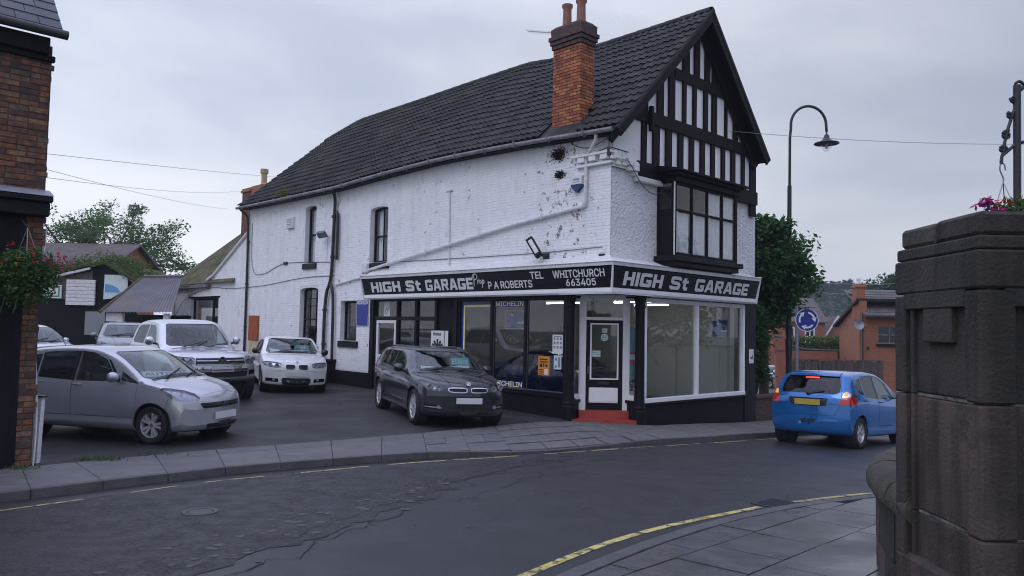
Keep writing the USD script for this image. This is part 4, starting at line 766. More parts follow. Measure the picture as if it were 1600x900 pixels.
cable('pale cable along the wall under the diagonal white pipe', [(-.02, 9.3, 4.0), (-.02, 7.5, 3.98), (-.02, 5.5, 3.95), (-.02, 3.5, 3.93), (-.02, 1.8, 3.92), (-.02, .2, 3.95)], 'cable', .008)
cable('dark cable drooping from the corner eave to the bay window', [(-.02, .05, 6.3), (.35, -.2, 5.9), (.75, -.16, 5.55), (1.1, -.16, 5.3), (1.5, -.16, 5.25), (1.75, -.2, 5.45)], 'cable', .01)
cable('dark cable under the gutter leading to the insulator on the corner', [(-.05, 1.3, 6.5), (-.05, .9, 6.25), (-.05, .5, 6.2), (-.1, .0, 6.35)], 'cable', .01)
t = bthing('insulator_bracket', 'black insulator bracket hanging under the eave at the wall corner', 'bracket', (-.12, .0, 5.9)); put('rod', cat([cyl((-.14, -.05, 6.52), (-.14, -.05, 5.85), .012, 8), cyl((-.14, -.05, 6.38), (-.14, -.05, 6.26), .04, 10), cyl((-.14, -.05, 6.08), (-.14, -.05, 5.94), .045, 10), cyl((-.14, .5, 6.02), (-.14, -.05, 6.12), .012, 6), cyl((-.14, -.05, 6.12), (.35, -.2, 6.06), .012, 6)]), K['iron'], t)
t = bthing('intruder_alarm', 'white and dark blue intruder alarm box high on the side wall', 'alarm box', (-.05, .93, 5.25))
al = rnd(P((-.16, .37), (.16, .37), (.15, .12), (0, -.02), (-.15, .12)), .03)
put('housing', mv(onX(ext(al, .09), -.0), (0, .93, 5.26)), K['plastic_white'], t); put('blue_base', mv(onX(ext(rnd(P((-.16, .16), (.16, .16), (.15, .10), (0, -.035), (-.15, .10)), .02), .1), 0), (0, .93, 5.26)), K['dark_blue'], t); put('print', mv(onX(cat([R for R in [mv(meshkit.text_mesh('ADT', .05, .003, True) if False else ext(R_(-.09, .09, .25, .29), .003), (0, 0, 0)), ext(R_(-.1, .1, .2, .215), .003)]]), -.09), (0, .93, 5.26)), K['print_grey'], t)
t = bthing('wall_box', 'small white meter box high on the far left wall', 'vent box', (-.04, 14.1, 5.5)); put('box', rb(-.1, 0, 13.9, 14.35, 5.46, 5.86, .015), K['plastic_white'], t); put('grille', cat([bx(-.104, -.1, 13.95, 14.3, 5.52 + i * .06, 5.545 + i * .06) for i in range(5)]), K['print_grey'], t)
t = bthing('flood_lamp', 'grey floodlight on the wall left of the old drainpipe', 'floodlight', (0, 11.7, 5.0)); put('bracket', cyl((0, 11.7, 5.0), (-.2, 11.7, 5.02), .02, 8), K['iron'], t); put('head', mv(rot(rb(-.06, .06, -.22, .22, -.11, .11, .02), (0, 1, 0), -.6), (-.25, 11.67, 5.04)), K['metal_grey'], t); put('cable', cyl((-.01, 11.7, 4.95), (-.01, 11.72, 4.2), .008, 6), K['cable_white'], t)
t = bthing('flood_lamp', 'long dark floodlight tilted over the garage sign on the side wall', 'floodlight', (0, 2.0, 3.85)); put('bracket', cat([cyl((0, 1.9, 3.8), (-.3, 1.95, 3.9), .025, 8), bx(-.03, 0, 1.8, 2.0, 3.7, 3.9)]), K['iron'], t); put('head', mv(rot(rot(rb(-.07, .07, -.28, .28, -.09, .09, .02), (0, 1, 0), .5), (1, 0, 0), .9), (-.32, 2.0, 4.02)), K['black_paint'], t); put('reflector', mv(rot(rot(rb(-.075, -.065, -.2, .2, -.05, .05, .002), (0, 1, 0), .5), (1, 0, 0), .9), (-.32, 2.0, 4.02)), K['pipe_white'], t)
t = bthing('junction_box', 'little black junction box on the wall above the sign corner', 'junction box', (0, .2, 3.74)); put('box', rb(-.06, 0, .13, .28, 3.7, 3.8, .01), K['pipe_black'], t)
t = bthing('junction_box', 'little black junction box on the wall above the arched window', 'junction box', (0, 14.4, 4.2)); put('box', rb(-.06, 0, 14.3, 14.55, 4.2, 4.3, .01), K['pipe_black'], t)
t = bthing('rusty_panel', 'rusty orange metal cabinet on the white wall above the white car', 'cabinet', (-.02, 16.6, 1.4)); put('door', rb(-.07, 0, 16.28, 17.02, 1.5, 2.42, .01), K['rust'], t); put('stone_base', rb(-.05, .0, 16.3, 17.0, .75, 1.49, .01), K['stone_yellow'], t)
pl = []
for cy, cz, n, sp in ((1.55, 6.2, 500, .12), (1.5, 5.72, 260, .075), (14.2, 6.62, 700, .18)):
    for _ in range(n):
        y, z, x = cy + RNG.normal(0, sp), cz + RNG.normal(0, sp * .6), -.01 - abs(RNG.normal(0, .02)) - (.3 if cy > 10 else 0); s = RNG.uniform(.015, .04); d = RNG.normal(0, 1, 3); d /= np.linalg.norm(d); e = np.cross(d, [.3, .5, .8]); c = np.array([x, y, z])
        pl.append((np.array([c, c + d * s, c + d * s + e * s, c + e * s]), np.array([[0, 1, 2], [0, 2, 3]])))
t = bthing('wall_moss', 'dark green moss clump growing high on the wall under the chimney', 'moss', (0, 1.5, 5.7)); k('dark_moss', (.010, .012, .007), (.022, .026, .012), scale=20, rough=.95); put('clump', cat(pl[:760]), K['dark_moss'], t, kind='stuff')
t = bthing('gutter_weed', 'bright green weed growing in the far left gutter', 'weed', (-.3, 14.2, 6.5)); k('weed', (.13, .2, .03), (.2, .28, .05), scale=20, rough=.8); put('leaves', cat(pl[760:]), K['weed'], t, kind='stuff')
t = bthing('tv_aerial', 'thin rooftop television aerial beside the tall brick chimney', 'aerial', (.3, 1.9, 9.2)); put('boom', cat([cyl((.4, 1.85, 8.7), (.4, 1.9, 9.38), .012, 6), cyl((.4, 1.9, 9.3), (.1, 2.75, 9.5), .008, 6)]), K['metal_grey'], t)
put('elements', cat([cyl((.4 - .3 * f - .12, 1.9 + .85 * f - .04, 9.3 + .2 * f), (.4 - .3 * f + .12, 1.9 + .85 * f + .04, 9.3 + .2 * f), .005, 5) for f in np.linspace(.12, 1, 10)]), K['metal_grey'], t)
# ---- left annex with catslide roof
ax_ = bthing('lean_to_annex', 'low white brick annex with mossy corrugated roof at the left end of the garage', 'building', (0, 21, .4))
ap = annex_out.difference(sg.box(19.85, .6, 22.55, 3.13)); aw = put('wall', xf(ext(ap, .3), [[0, 0, 1], [1, 0, 0], [0, 1, 0]], (.005, 0, 0)), K['white_mortar'], ax_)
m = []
from shapely.prepared import prep as _prep
app = annex_out.buffer(-.02)
for a, c, z0, z1 in courses(17.36, 24.5, .5, 5.4, holes, 8):
    if app.contains(sg.box(a, z0, c, z1)): m.append(brick('x', a, c, z0, z1, .005, rr.uniform(.003, .008)))
put('brickwork', cat(m), K['white_brick_worn'], aw, kind='stuff')
put('end_wall', bx(.3, 5.0, 24.2, 24.5, -.2, 3.7), K['white_mortar'], ax_)
wn = grp('wide_window', ax_); put('frame', cat([bx(.12, .18, a, b, .6, 3.13) for a, b in ((19.85, 19.95), (20.55, 20.65), (22.45, 22.55))] + [bx(.12, .18, 19.95, 22.45, 3.05, 3.13)]), K['black_paint'], wn); put('pane', bx(.15, .156, 19.95, 22.45, .6, 3.05), K['pane_old'], wn); put('room', bx(1.6, 1.65, 18, 24, .3, 3.6), K['interior_dark'], wn); put('lintel', bx(-.01, .1, 19.7, 22.8, 3.13, 3.2), K['black_timber'], wn)
def corr(s_a, s_b, x0, z0, x1, z1, pitch=.15, amp=.022, top=None):
    us = np.arange(s_a, s_b, pitch / 6); v = []
    for t_ in np.linspace(0, 1, 8):
        for u_ in us: v.append((x0 + (x1 - x0) * t_, u_, z0 + (z1 - z0) * t_ + amp * math.sin(u_ / pitch * 2 * PI)))
    n = len(us); f = []
    for i in range(7):
        for j in range(n - 1): a = i * n + j; f += [(a, a + n + 1, a + 1), (a, a + n, a + n + 1)]
    return np.array(v), np.array(f)
k('mossy_sheet', (0.075, 0.07, 0.035), (0.14, 0.125, 0.075), scale=2.5, rough=0.9, bump=0.5, bscale=20, c3=(0.05, 0.055, 0.018), s3=1.5, lo3=.45, hi3=.65)
k('purple_sheet', (0.11, 0.105, 0.125), (0.16, 0.15, 0.175), scale=1.2, rough=0.55, bump=0.2, c3=(0.13, 0.10, 0.06), s3=.5, lo3=.5, hi3=.7)
put('roof', corr(18.4, 24.75, -.18, 3.72, 3.2, 6.45), K['mossy_sheet'], ax_, smooth=True)
put('verge', tube([(-.03, 20.95, 3.86), (-.03, 20.4, 4.02), (-.03, 17.42, 5.56)], .06, 8), K['white_old'], ax_); put('eave_board', rb(-.2, -.02, 20.6, 24.75, 3.55, 3.68, .01), K['gutter_grey'], ax_); put('downpipe', tube(smoothpath([(-.15, 24.55, 3.55), (-.08, 24.3, 3.3), (-.08, 24.28, 1.6)]), .045, 8), K['pipe_white'], ax_, smooth=True)
t = bthing('red_brick_chimney', 'slim red brick chimney with a crown-topped buff pot rising behind the annex roof', 'chimney', (2.0, 21.8, 5.0))
put('shaft', bx(1.9, 2.5, 21.35, 22.15, 4.6, 7.85), K['far_brick'], t); put('cap', cat([rb(1.84, 2.56, 21.29, 22.21, 7.85, 7.95, .01), rb(1.88, 2.52, 21.33, 22.17, 7.95, 8.03, .01)]), K['far_brick'], t)
zz = 4.9; q_ = random.Random(2)
while zz < 7.8:
    u = 21.35 - (.11 if int(zz * 13) % 2 else 0)
    while u < 22.15:
        a, c = max(u, 21.35), min(u + .21, 22.15); u += .222
        if c - a > .03: put('brick', brick('x', a, c, zz, zz + .064, 1.9, .006), K['old_brick_%d' % q_.choice([0, 1, 4])], t)
    zz += .076
put('pot', mv(lathe([(.14, 0), (.16, .06), (.12, .12), (.12, .5), (.17, .56), (.17, .62), (.1, .62), (.1, .1)], 12), (2.2, 20.75, 8.05)), K['buff_pot'], t); put('pot_crown', cat([mv(rot(bx(.1, .16, -.04, .04, 0, .12), (0, 0, 1), i * PI / 4), (2.2, 20.75, 8.66)) for i in range(8)]), K['buff_pot'], t); put('stack', bx(1.9, 2.5, 20.4, 21.3, 6.5, 8.05), K['far_brick'], t)
# ================================================================== SIGNS AND LETTERING
def glyphs(text, h, wf=1.0, sw=.24):
    """squarish wide sign letters of cap height h; returns a shapely shape starting at x = 0"""
    s = sw; o = []; x = 0.0; hs = s / 2
    def st(*p, j=2): return sg.LineString(p).buffer(hs, cap_style=2, join_style=j, mitre_limit=3)
    def box_(w, gap=None):
        r = sg.box(0, 0, w, 1).buffer(-.16).buffer(.16); q = sg.box(s, s, w - s, 1 - s).buffer(-.06).buffer(.06); return r.difference(q)
    for ch_ in text:
        if ch_ == ' ': x += .45; continue
        if ch_ == 'H': g = unary_union([sg.box(0, 0, s, 1), sg.box(.85 - s, 0, .85, 1), sg.box(0, .5 - hs * .9, .85, .5 + hs * .9)]); w = .85
        elif ch_ == 'I': g = sg.box(0, 0, s, 1); w = s
        elif ch_ == 'G': g = unary_union([box_(.95).difference(sg.box(.6, .5, 1, .74)), sg.box(.5, .34, .95, .34 + s * .8), sg.box(.95 - s, .1, .95, .5)]); w = .95
        elif ch_ == 'S':
            p = [(.86, .72), (.86, .80), (.76, .88), (.16, .88), (.12, .82), (.12, .62), (.2, .53), (.72, .47), (.8, .40), (.8, .2), (.74, .12), (.14, .12), (.06, .2), (.06, .28)]
            g = sg.LineString(p).buffer(hs, cap_style=2, join_style=1); w = .92
        elif ch_ == 't': g = unary_union([sg.LineString([(.28, .95), (.28, .2), (.36, .12), (.6, .12)]).buffer(hs, cap_style=2, join_style=1), sg.box(.04, .55, .62, .55 + s * .85)]); w = .62
        elif ch_ == 'A': g = unary_union([st((.12, 0), (.44, 1)), st((.88, 0), (.56, 1)), sg.box(.3, .2, .7, .2 + s * .8), sg.box(.36, .82, .64, 1)]).intersection(sg.box(-1, 0, 2, 1)); w = 1.0
        elif ch_ == 'R': g = unary_union([sg.box(0, 0, s, 1), sg.box(0, .38, .9, 1).buffer(-.14).buffer(.14).difference(sg.box(s, .38 + s * .8, .9 - s, 1 - s * .85)), sg.box(0, .38, .3, 1), st((.5, .45), (.8, 0))]).intersection(sg.box(-1, 0, 2, 1)); w = .93
        elif ch_ == 'E': g = unary_union([sg.box(0, 0, s, 1), sg.box(0, 0, .8, s * .9), sg.box(0, 1 - s * .9, .8, 1), sg.box(0, .5 - hs * .85, .74, .5 + hs * .85)]); w = .8
        o.append(sa.translate(g, x, 0)); x += w + .13
    return sa.scale(unary_union(o), h * wf, h, origin=(0, 0)), (x - .13) * h * wf
TAU = math.atan2(.12, .47)
def faceA(m, y_left, v0, proud=.006):      # (u, v, w) on the leaning sign face of the side wall
    v, f = arr(m); u, q, w = v[:, 0], v[:, 1] + v0, v[:, 2] + proud
    return np.c_[-.28 - q * math.sin(TAU) - w * math.cos(TAU), y_left - u, 3.03 + q * math.cos(TAU) - w * math.sin(TAU)], f
def faceB(m, x_left, v0, proud=.006):
    v, f = arr(m); u, q, w = v[:, 0], v[:, 1] + v0, v[:, 2] + proud
    return np.c_[x_left + u, -.28 - q * math.sin(TAU) - w * math.cos(TAU), 3.03 + q * math.cos(TAU) - w * math.sin(TAU)], f
def fit(text, h, width, sw=.24): g, w = glyphs(text, h, 1.0, sw); return sa.scale(g, width / w, 1, origin=(0, 0))
def fitm(text, h, width, bold=True, d=.004):
    v, f = arr(meshkit.text_mesh(text, h, d, bold)); v = v.copy(); x0, x1 = v[:, 0].min(), v[:, 0].max(); v[:, 0] = (v[:, 0] - x0) * width / (x1 - x0); return v, f
sA = bthing('fascia_sign', 'long black fascia sign over the side windows with the owner and telephone lettering', 'sign', (-.3, 4.4, 2.9))
def wedge(y0, y1, xo0, xo1, z0, z1, xi=-.0): return hexa([(xi, y0, z0), (xi, y1, z0), (-xo0, y1, z0), (-xo0, y0, z0), (xi, y0, z1), (xi, y1, z1), (-xo1, y1, z1), (-xo1, y0, z1)])
def pr_(z0, z1, o0, o1, i=.02):      # mitred strip along the side wall
    return hexa([(-i, -i, z0), (-i, 9.05, z0), (-o0, 9.05, z0), (-o0, -o0, z0), (-i, -i, z1), (-i, 9.05, z1), (-o1, 9.05, z1), (-o1, -o1, z1)])
def prB(z0, z1, o0, o1, i=.02, xe=5.86):
    return hexa([(-i, -i, z0), (-o0, -o0, z0), (xe, -o0, z0), (xe, -i, z0), (-i, -i, z1), (-o1, -o1, z1), (xe, -o1, z1), (xe, -i, z1)])
for s_, fn in ((sA, pr_),):
    put('board', fn(3.03, 3.50, .28, .40), K['sign_black'], sA); put('bottom_moulding', fn(2.90, 3.03, .27, .30), K['white_paint'], sA); put('bottom_moulding', fn(2.93, 2.98, .31, .315, .25), K['white_paint'], sA); put('top_moulding', fn(3.50, 3.58, .43, .44), K['white_old'], sA); put('lead_cover', fn(3.58, 3.62, .46, .30), K['white_old'], sA)
put('lead_slope', hexa([(-.0, -.0, 3.60), (-.0, 9.05, 3.60), (-.32, 9.05, 3.60), (-.32, -.32, 3.60), (-.0, -.0, 3.76), (-.0, 9.05, 3.76), (-.03, 9.05, 3.76), (-.03, -.03, 3.76)]), K['white_old'], sA)
put('end_cap', hexa([(.0, 9.05, 2.9), (-.3, 9.05, 2.9), (-.3, 9.10, 2.9), (.0, 9.10, 2.9), (.0, 9.05, 3.62), (-.46, 9.05, 3.62), (-.46, 9.10, 3.62), (.0, 9.10, 3.62)]), K['white_old'], sA)
put('lettering', faceA(ext(fit('HIGH', .30, 1.42, .25), .006), 8.62, .07), K['letter_white'], sA); put('lettering', faceA(ext(fit('St', .30, .66, .25), .006), 6.93, .07), K['letter_white'], sA); put('lettering', faceA(ext(fit('GARAGE', .30, 1.93, .25), .006), 6.05, .065), K['letter_white'], sA)
prop = [[(.06, 0), (.085, .15), (.11, .30)], [(.03, .20), (.05, .29), (.15, .33), (.23, .28), (.21, .19), (.09, .155)], [(.215, .05), (.225, .10), (.235, .15)], [(.235, .12), (.255, .15), (.285, .155)], [(.33 + .035 * math.cos(a), .10 + .045 * math.sin(a)) for a in np.linspace(0, 6.283, 9)], [(.385, -.05), (.40, .05), (.415, .15)], [(.44 + .035 * math.cos(a), .10 + .045 * math.sin(a)) for a in np.linspace(0, 6.283, 9)]]
put('lettering', faceA(ext(unary_union([sg.LineString(smoothpath(np.array(p) * (.95, .95))).buffer(.0105) for p in prop]), .004), 4.14, .15), K['letter_white'], sA)
put('lettering', faceA(fitm('P A ROBERTS', .17, 1.52), 3.56, .065), K['letter_white'], sA); put('lettering', faceA(fitm('TEL', .165, .42), 2.07, .26), K['letter_white'], sA); put('lettering', faceA(fitm('WHITCHURCH', .165, 1.50), 1.35, .255), K['letter_white'], sA); put('lettering', faceA(fitm('663405', .15, .87), .99, .065), K['letter_white'], sA)
sB = bthing('fascia_sign', 'black fascia sign with wide white lettering under the bay window on the front', 'sign', (3, -.3, 2.9))
put('board', prB(3.03, 3.50, .28, .40), K['sign_black'], sB); put('bottom_moulding', prB(2.90, 3.03, .27, .30), K['white_paint'], sB); put('bottom_moulding', prB(2.93, 2.98, .31, .315, .25), K['white_paint'], sB); put('top_moulding', prB(3.50, 3.58, .43, .44), K['white_old'], sB); put('lead_cover', prB(3.58, 3.62, .46, .30, xe=5.90), K['white_old'], sB)
put('lead_slope', hexa([(-.0, -.0, 3.60), (-.32, -.32, 3.60), (5.86, -.32, 3.60), (5.86, -.0, 3.60), (-.0, -.0, 3.72), (-.03, -.03, 3.72), (5.86, -.03, 3.72), (5.86, -.0, 3.72)]), K['white_old'], sB)
put('end_cap', hexa([(5.86, -.31, 2.9), (5.90, -.31, 2.9), (5.90, .0, 2.9), (5.86, .0, 2.9), (5.86, -.44, 3.62), (5.90, -.44, 3.62), (5.90, .0, 3.62), (5.86, .0, 3.62)]), K['white_paint'], sB)
put('corner_bead', hexa([(-.3, -.3, 3.03), (-.27, -.31, 3.03), (-.27, -.27, 3.03), (-.31, -.27, 3.03), (-.425, -.425, 3.5), (-.395, -.425, 3.5), (-.395, -.395, 3.5), (-.425, -.395, 3.5)]), K['white_paint'], sB)
put('lettering', faceB(ext(fit('HIGH', .31, 1.44, .25), .006), .06, .07), K['letter_white'], sB); put('lettering', faceB(ext(fit('St', .31, .72, .25), .006), 1.82, .07), K['letter_white'], sB); put('lettering', faceB(ext(fit('GARAGE', .31, 2.50, .25), .006), 2.86, .07), K['letter_white'], sB)
def plateA(name, label, cat_, y0, y1, z0, z1, x, material, th=.006, parts=(), group=None):
    t = bthing(name, label, cat_, (x, (y0 + y1) / 2, z0), group); put('sheet', bx(x - th, x, y0, y1, z0, z1), material, t)
    for nm, shp, mt in parts:
        for q in ([shp] if isinstance(shp, tuple) else list(getattr(shp, 'geoms', [shp]))): put(nm, mv(onX(q if isinstance(q, tuple) else ext(q, .003), x - th), (0, y1, z0)), mt, t)     # drawn from the left edge, bottom
    return t
plateA('enamel_sign', 'blue enamel sign with white heading on the wall beside the office door', 'sign', 9.22, 9.86, 2.10, 2.90, -.01, K['sign_blue'], .012, [('lettering', mv(fitm('MICHELIN', .10, .56, True, .004), (.04, .67, 0)), K['letter_white']), ('border', R_(0, .64, 0, .8).difference(R_(.012, .628, .012, .788)), K['letter_white'])])
arrow = lambda: unary_union([sg.box(-.035, .06, .035, .3)] + [sa.rotate(sg.box(-.035, .03, .035, .3), a, origin=(0, .06)) for a in (32, -32, 58, -58)] + [P((-.18, .12), (0, .0), (.18, .12), (.1, .16), (-.1, .16))])
plateA('member_sign', 'white member sign with black fan emblem on the black pillar by the estate car', 'sign', 5.38, 6.10, 1.36, 2.02, -.06, K['paper'], .01, [('lettering', mv(fitm('Member', .085, .34, True, .003), (.10, .53, 0)), K['print_black']), ('emblem', sa.translate(sa.scale(arrow(), 1.1, 1.25, origin=(0, 0)), .28, .06), K['print_black']), ('stripe', R_(.56, .585, .0, .66), K['print_black'])])
# lettering and borders stuck on the side display window
XG = .055
t = bthing('window_transfer', 'blue and yellow rounded border transfer on the left pane of the side window', 'window transfer', (XG, 4.5, .7))
def lp(w, h, r, t_): # inverted L with a rounded corner, top-left
    o = unary_union([R_(0, w, h - .10, h), R_(0, .10, 0, h)]); return o
put('blue_band', mv(onX(ext(R_(0, 1.17, 1.4, 2.14).difference(R_(.10, 1.3, -.1, 2.05).buffer(-.06).buffer(.06).union(R_(.10, 1.3, -.1, 1.5)).union(R_(.6, 1.3, 0, 2.05))).union(R_(0, .10, 0, 1.5)), .002), XG), (0, 5.0, .66)), K['sign_blue'], t)
put('yellow_band', mv(onX(ext(unary_union([R_(.10, 1.17, 1.99, 2.05), R_(.10, .155, 0, 2.02)]).buffer(.0), .002), XG), (0, 5.0, .66)), K['sticker_yellow'], t)
t = bthing('window_transfer', 'yellow window lettering on a blue band at the top of the middle pane', 'window transfer', (XG, 3.1, 2.6)); put('band', mv(onX(ext(R_(0, 1.08, 0, .15), .0015), XG), (0, 3.72, 2.65)), K['sign_blue'], t); put('lettering', mv(onX(fitm('MICHELIN', .115, .98, True, .002), XG - .002), (0, 3.67, 2.67)), K['sticker_yellow'], t)
t = bthing('window_transfer', 'yellow window lettering on a blue band at the foot of the middle pane', 'window transfer', (XG, 3.1, .7)); put('band', mv(onX(ext(R_(0, 1.08, 0, .15), .0015), XG), (0, 3.72, .68)), K['sign_blue'], t); put('lettering', mv(onX(fitm('MICHELIN', .115, .98, True, .002), XG - .002), (0, 3.67, .70)), K['sticker_yellow'], t)
def spec_sign(t, tr):
    put('panel', tr(ext(R_(0, .74, 0, .42), .008)), K['dark_blue'], t); put('frame', tr(ext(R_(-.02, .76, -.02, .44).difference(R_(0, .74, 0, .42)), .012)), K['metal_grey'], t)
    put('lettering', tr(mv(fitm('the', .055, .09, True, .002), (.20, .31, .009))), K['letter_white'], t); put('lettering', tr(mv(fitm('specialist', .05, .27, True, .002), (.43, .12, .009))), K['letter_white'], t); put('blue_shape', tr(mv(ext(R_(.08, .40, .10, .27).buffer(-.03).buffer(.03), .002), (0, 0, .009))), K['sign_blue'], t)
t = bthing('hanging_sign', 'dark blue framed specialist sign hanging inside the side display window', 'sign', (.5, 3.3, 2.1)); spec_sign(t, lambda m: mv(onX(m, .45), (0, 3.72, 2.13))); put('string', cat([cyl((.45, y, 2.55), (.45, y, 2.95), .004, 5) for y in (3.55, 3.15)]), K['wire'], t)
t = bthing('hanging_sign', 'dark blue framed specialist sign hanging inside the front display window', 'sign', (4.9, .5, 2.0)); spec_sign(t, lambda m: mv(onY(m, .35), (4.75, 0, 2.02))); put('string', cat([cyl((x, .35, 2.44), (x, .35, 2.95), .004, 5) for x in (4.9, 5.35)]), K['wire'], t)
blocks = lambda: unary_union([R_(.03 + .1 * i, .09 + .1 * i, .14 + .1 * j, .20 + .1 * j) for i in range(3) for j in range(3)])
plateA('window_notice', 'white notice with a grid of dark symbols in the right pane of the side window', 'poster', 1.39, 1.71, 1.55, 1.99, XG, K['paper'], .002, [('print', sa.translate(blocks(), .0, -.02), K['print_grey']), ('heading', R_(.04, .28, .39, .41), K['print_grey'])])
plateA('window_notice', 'small pale notice below the symbol notice in the side window', 'poster', 1.43, 1.66, 1.19, 1.51, XG, K['card_white'], .002, [('print', unary_union([R_(.03, .09, .04, .1), R_(.03, .10, .2, .27), R_(.13, .2, .05, .28)]), K['print_grey'])])
plateA('window_notice', 'orange poster with black print in the right pane of the side window', 'poster', 1.80, 2.16, 1.03, 1.48, XG, K['paper_orange'], .002, [('print', unary_union([R_(.04, .3, .36, .39), R_(.05, .31, .30, .33), R_(.05, .13, .19, .27), R_(.16, .2, .2, .28), R_(.24, .3, .2, .26), R_(.03, .17, .12, .14), R_(.03, .17, .07, .09), R_(.03, .17, .02, .04)]), K['print_black']), ('white_label', R_(.2, .32, .02, .15), K['paper'])])
plateA('window_notice', 'white sheet with grey sketch in the office fanlight', 'poster', 8.2, 8.52, 2.41, 2.85, XG, K['paper'], .002, [('print', unary_union([sg.LineString([(.05, .1), (.12, .25), (.2, .15), (.27, .3)]).buffer(.014), sg.LineString([(.08, .05), (.18, .12)]).buffer(.012)]), K['print_grey'])])
def plateD(label, x0, x1, z0, z1, material, prints):
    t = thing('door_notice', label, 'poster', (0, .37, z0), RC, OC); put('sheet', bx(x0, x1, .369, .372, z0, z1), material, t)
    for p, mt in prints: put('print', mv(onY(ext(p, .0015), .369), (x0, 0, z0)), mt, t)
plateD('small white card at the top of the shop door glass', -.03, .09, 2.06, 2.16, K['paper'], [(R_(.02, .1, .03, .045), K['print_grey']), (R_(.02, .1, .06, .07), K['print_grey'])])
plateD('pale green notice at the left of the shop door glass', -.25, -.06, 1.50, 1.64, K['paper_green'], [(R_(.02, .15, .09, .105), K['print_teal']), (R_(.02, .17, .05, .065), K['print_teal'])])
t = thing('door_notice', 'round pale badge sticker high on the shop door glass', 'sticker', (0, .37, 1.9), RC, OC); put('disc', mv(onY(ext(sg.Point(0, 0).buffer(.085), .002), .371), (.03, 0, 1.95)), K['card_white'], t); put('ring', mv(onY(ext(sg.Point(0, 0).buffer(.062).difference(sg.Point(0, 0).buffer(.05)).union(R_(-.035, .035, -.02, .015)), .0015), .369), (.03, 0, 1.95)), K['print_teal'], t)
t = bthing('wall_plate', 'small white plate with a black monogram on the black end pilaster', 'sign', (6.05, -.03, 1.3)); put('plate', rb(5.98, 6.22, -.045, -.025, 1.30, 1.68, .008), K['letter_white'], t); put('mark', mv(onY(ext(unary_union([sg.LineString([(.0, .05), (.03, 0), (.05, .06), (.08, 0), (.1, .1)]).buffer(.009), R_(.1, .118, .0, .12)]), .003), -.046), (6.04, 0, 1.42)), K['print_black'], t)
t = bthing('wall_poster', 'colourful poster inside the entrance side window', 'poster', (1.6, 1.2, 1.0)); put('sheet', bx(1.9, 1.91, .35, 1.1, 1.0, 2.2), K['print_teal'], t); put('red_block', bx(1.895, 1.90, .4, 1.05, 1.3, 1.62), K['print_red'], t); put('white_block', bx(1.892, 1.895, .5, .9, 1.42, 1.55), K['paper'], t)
t = thing('registration_plate', 'old black number plate with silver characters low inside the entrance side window', 'number plate', (.8, .75, .70), RC, OC); put('plate', rb(.60, 1.02, .745, .755, .70, .82, .003), K['print_black'], t); put('characters', (lambda m: (m[0][:, [0, 2, 1]] * (1, -1, 1) + (.635, .744, .725), m[1]))(fitm('5 WB', .07, .34, True, .002)), K['letter_white'], t)
# ================================================================== roundabout sign and street lamp
bz = float(S(7.7, 21.0)); t = thing('roundabout_sign', 'round blue mini roundabout sign with three white arrows on a pole', 'road sign', (7.7, 21.0, bz))
put('pole', cyl((7.70, 21.06, bz), (7.70, 21.06, 2.88), .045, 12), K['metal_grey'], t, smooth=40); put('disc', (lambda m: mv(onY(m, 0), (7.94, 21.0, 2.50)))(ext(sg.Point(0, 0).buffer(.305, 24), .012)), K['sign_blue'], t)
put('rim', (lambda m: mv(onY(m, -.013), (7.94, 21.0, 2.50)))(ext(sg.Point(0, 0).buffer(.31, 24).difference(sg.Point(0, 0).buffer(.293, 24)), .002)), K['letter_white'], t)
for q in range(3):
    a0 = math.radians(80 - 120 * q); th = np.linspace(a0, a0 - 1.15, 10); arc = sg.LineString(np.c_[.20 * np.cos(th), .20 * np.sin(th)]).buffer(.024, cap_style=2); e = th[-1]; c = np.array([math.cos(e), math.sin(e)]); d = np.array([math.sin(e), -math.cos(e)]); b = .2 * c
    head = sg.Polygon([b + d * .10, b + c * .075 - d * .03, b + d * .01, b - c * .075 - d * .03]); put('arrow', mv(onY(ext(unary_union([arc, head]), .003), -.013), (7.94, 21.0, 2.50)), K['letter_white'], t)
put('lamp_hood', cat([rb(7.70, 8.15, 20.9, 21.05, 2.84, 2.88, .01), cyl((7.94, 21.0, 2.79), (7.94, 21.0, 2.86), .06, 10)]), K['metal_grey'], t)
bz = float(S(8.52, 24.0)); t = thing('street_lamp', 'tall black swan neck street lamp with clear glass bell', 'street lamp', (8.52, 24.0, bz))
put('base', mv(lathe([(0, 0), (.13, 0), (.13, .5), (.10, .56), (.10, 1.5), (.085, 1.55), (.12, 2.3), (.085, 2.36), (.12, 2.75), (.08, 2.8), (.075, 3.2), (0, 3.2)], 16), (8.52, 24, bz)), K['iron'], t, smooth=40); put('post', tube([(8.52, 24, bz + 3.1), (8.53, 24, 4.5), (8.54, 24, 6.7)], [.075, .07, .065], 14), K['iron'], t, smooth=40)
th = np.linspace(PI, 0, 16); put('swan_neck', tube([(8.54, 24, 6.6), (8.55, 24, 8.2), (8.58, 24, 8.5)] + [(9.13 - .52 * math.cos(PI - q) if False else 9.13 + .55 * math.cos(q), 24, 8.62 + .6 * math.sin(q)) for q in th] + [(9.69, 24, 8.45), (9.69, 24, 8.3)], .042, 10), K['iron'], t, smooth=40)
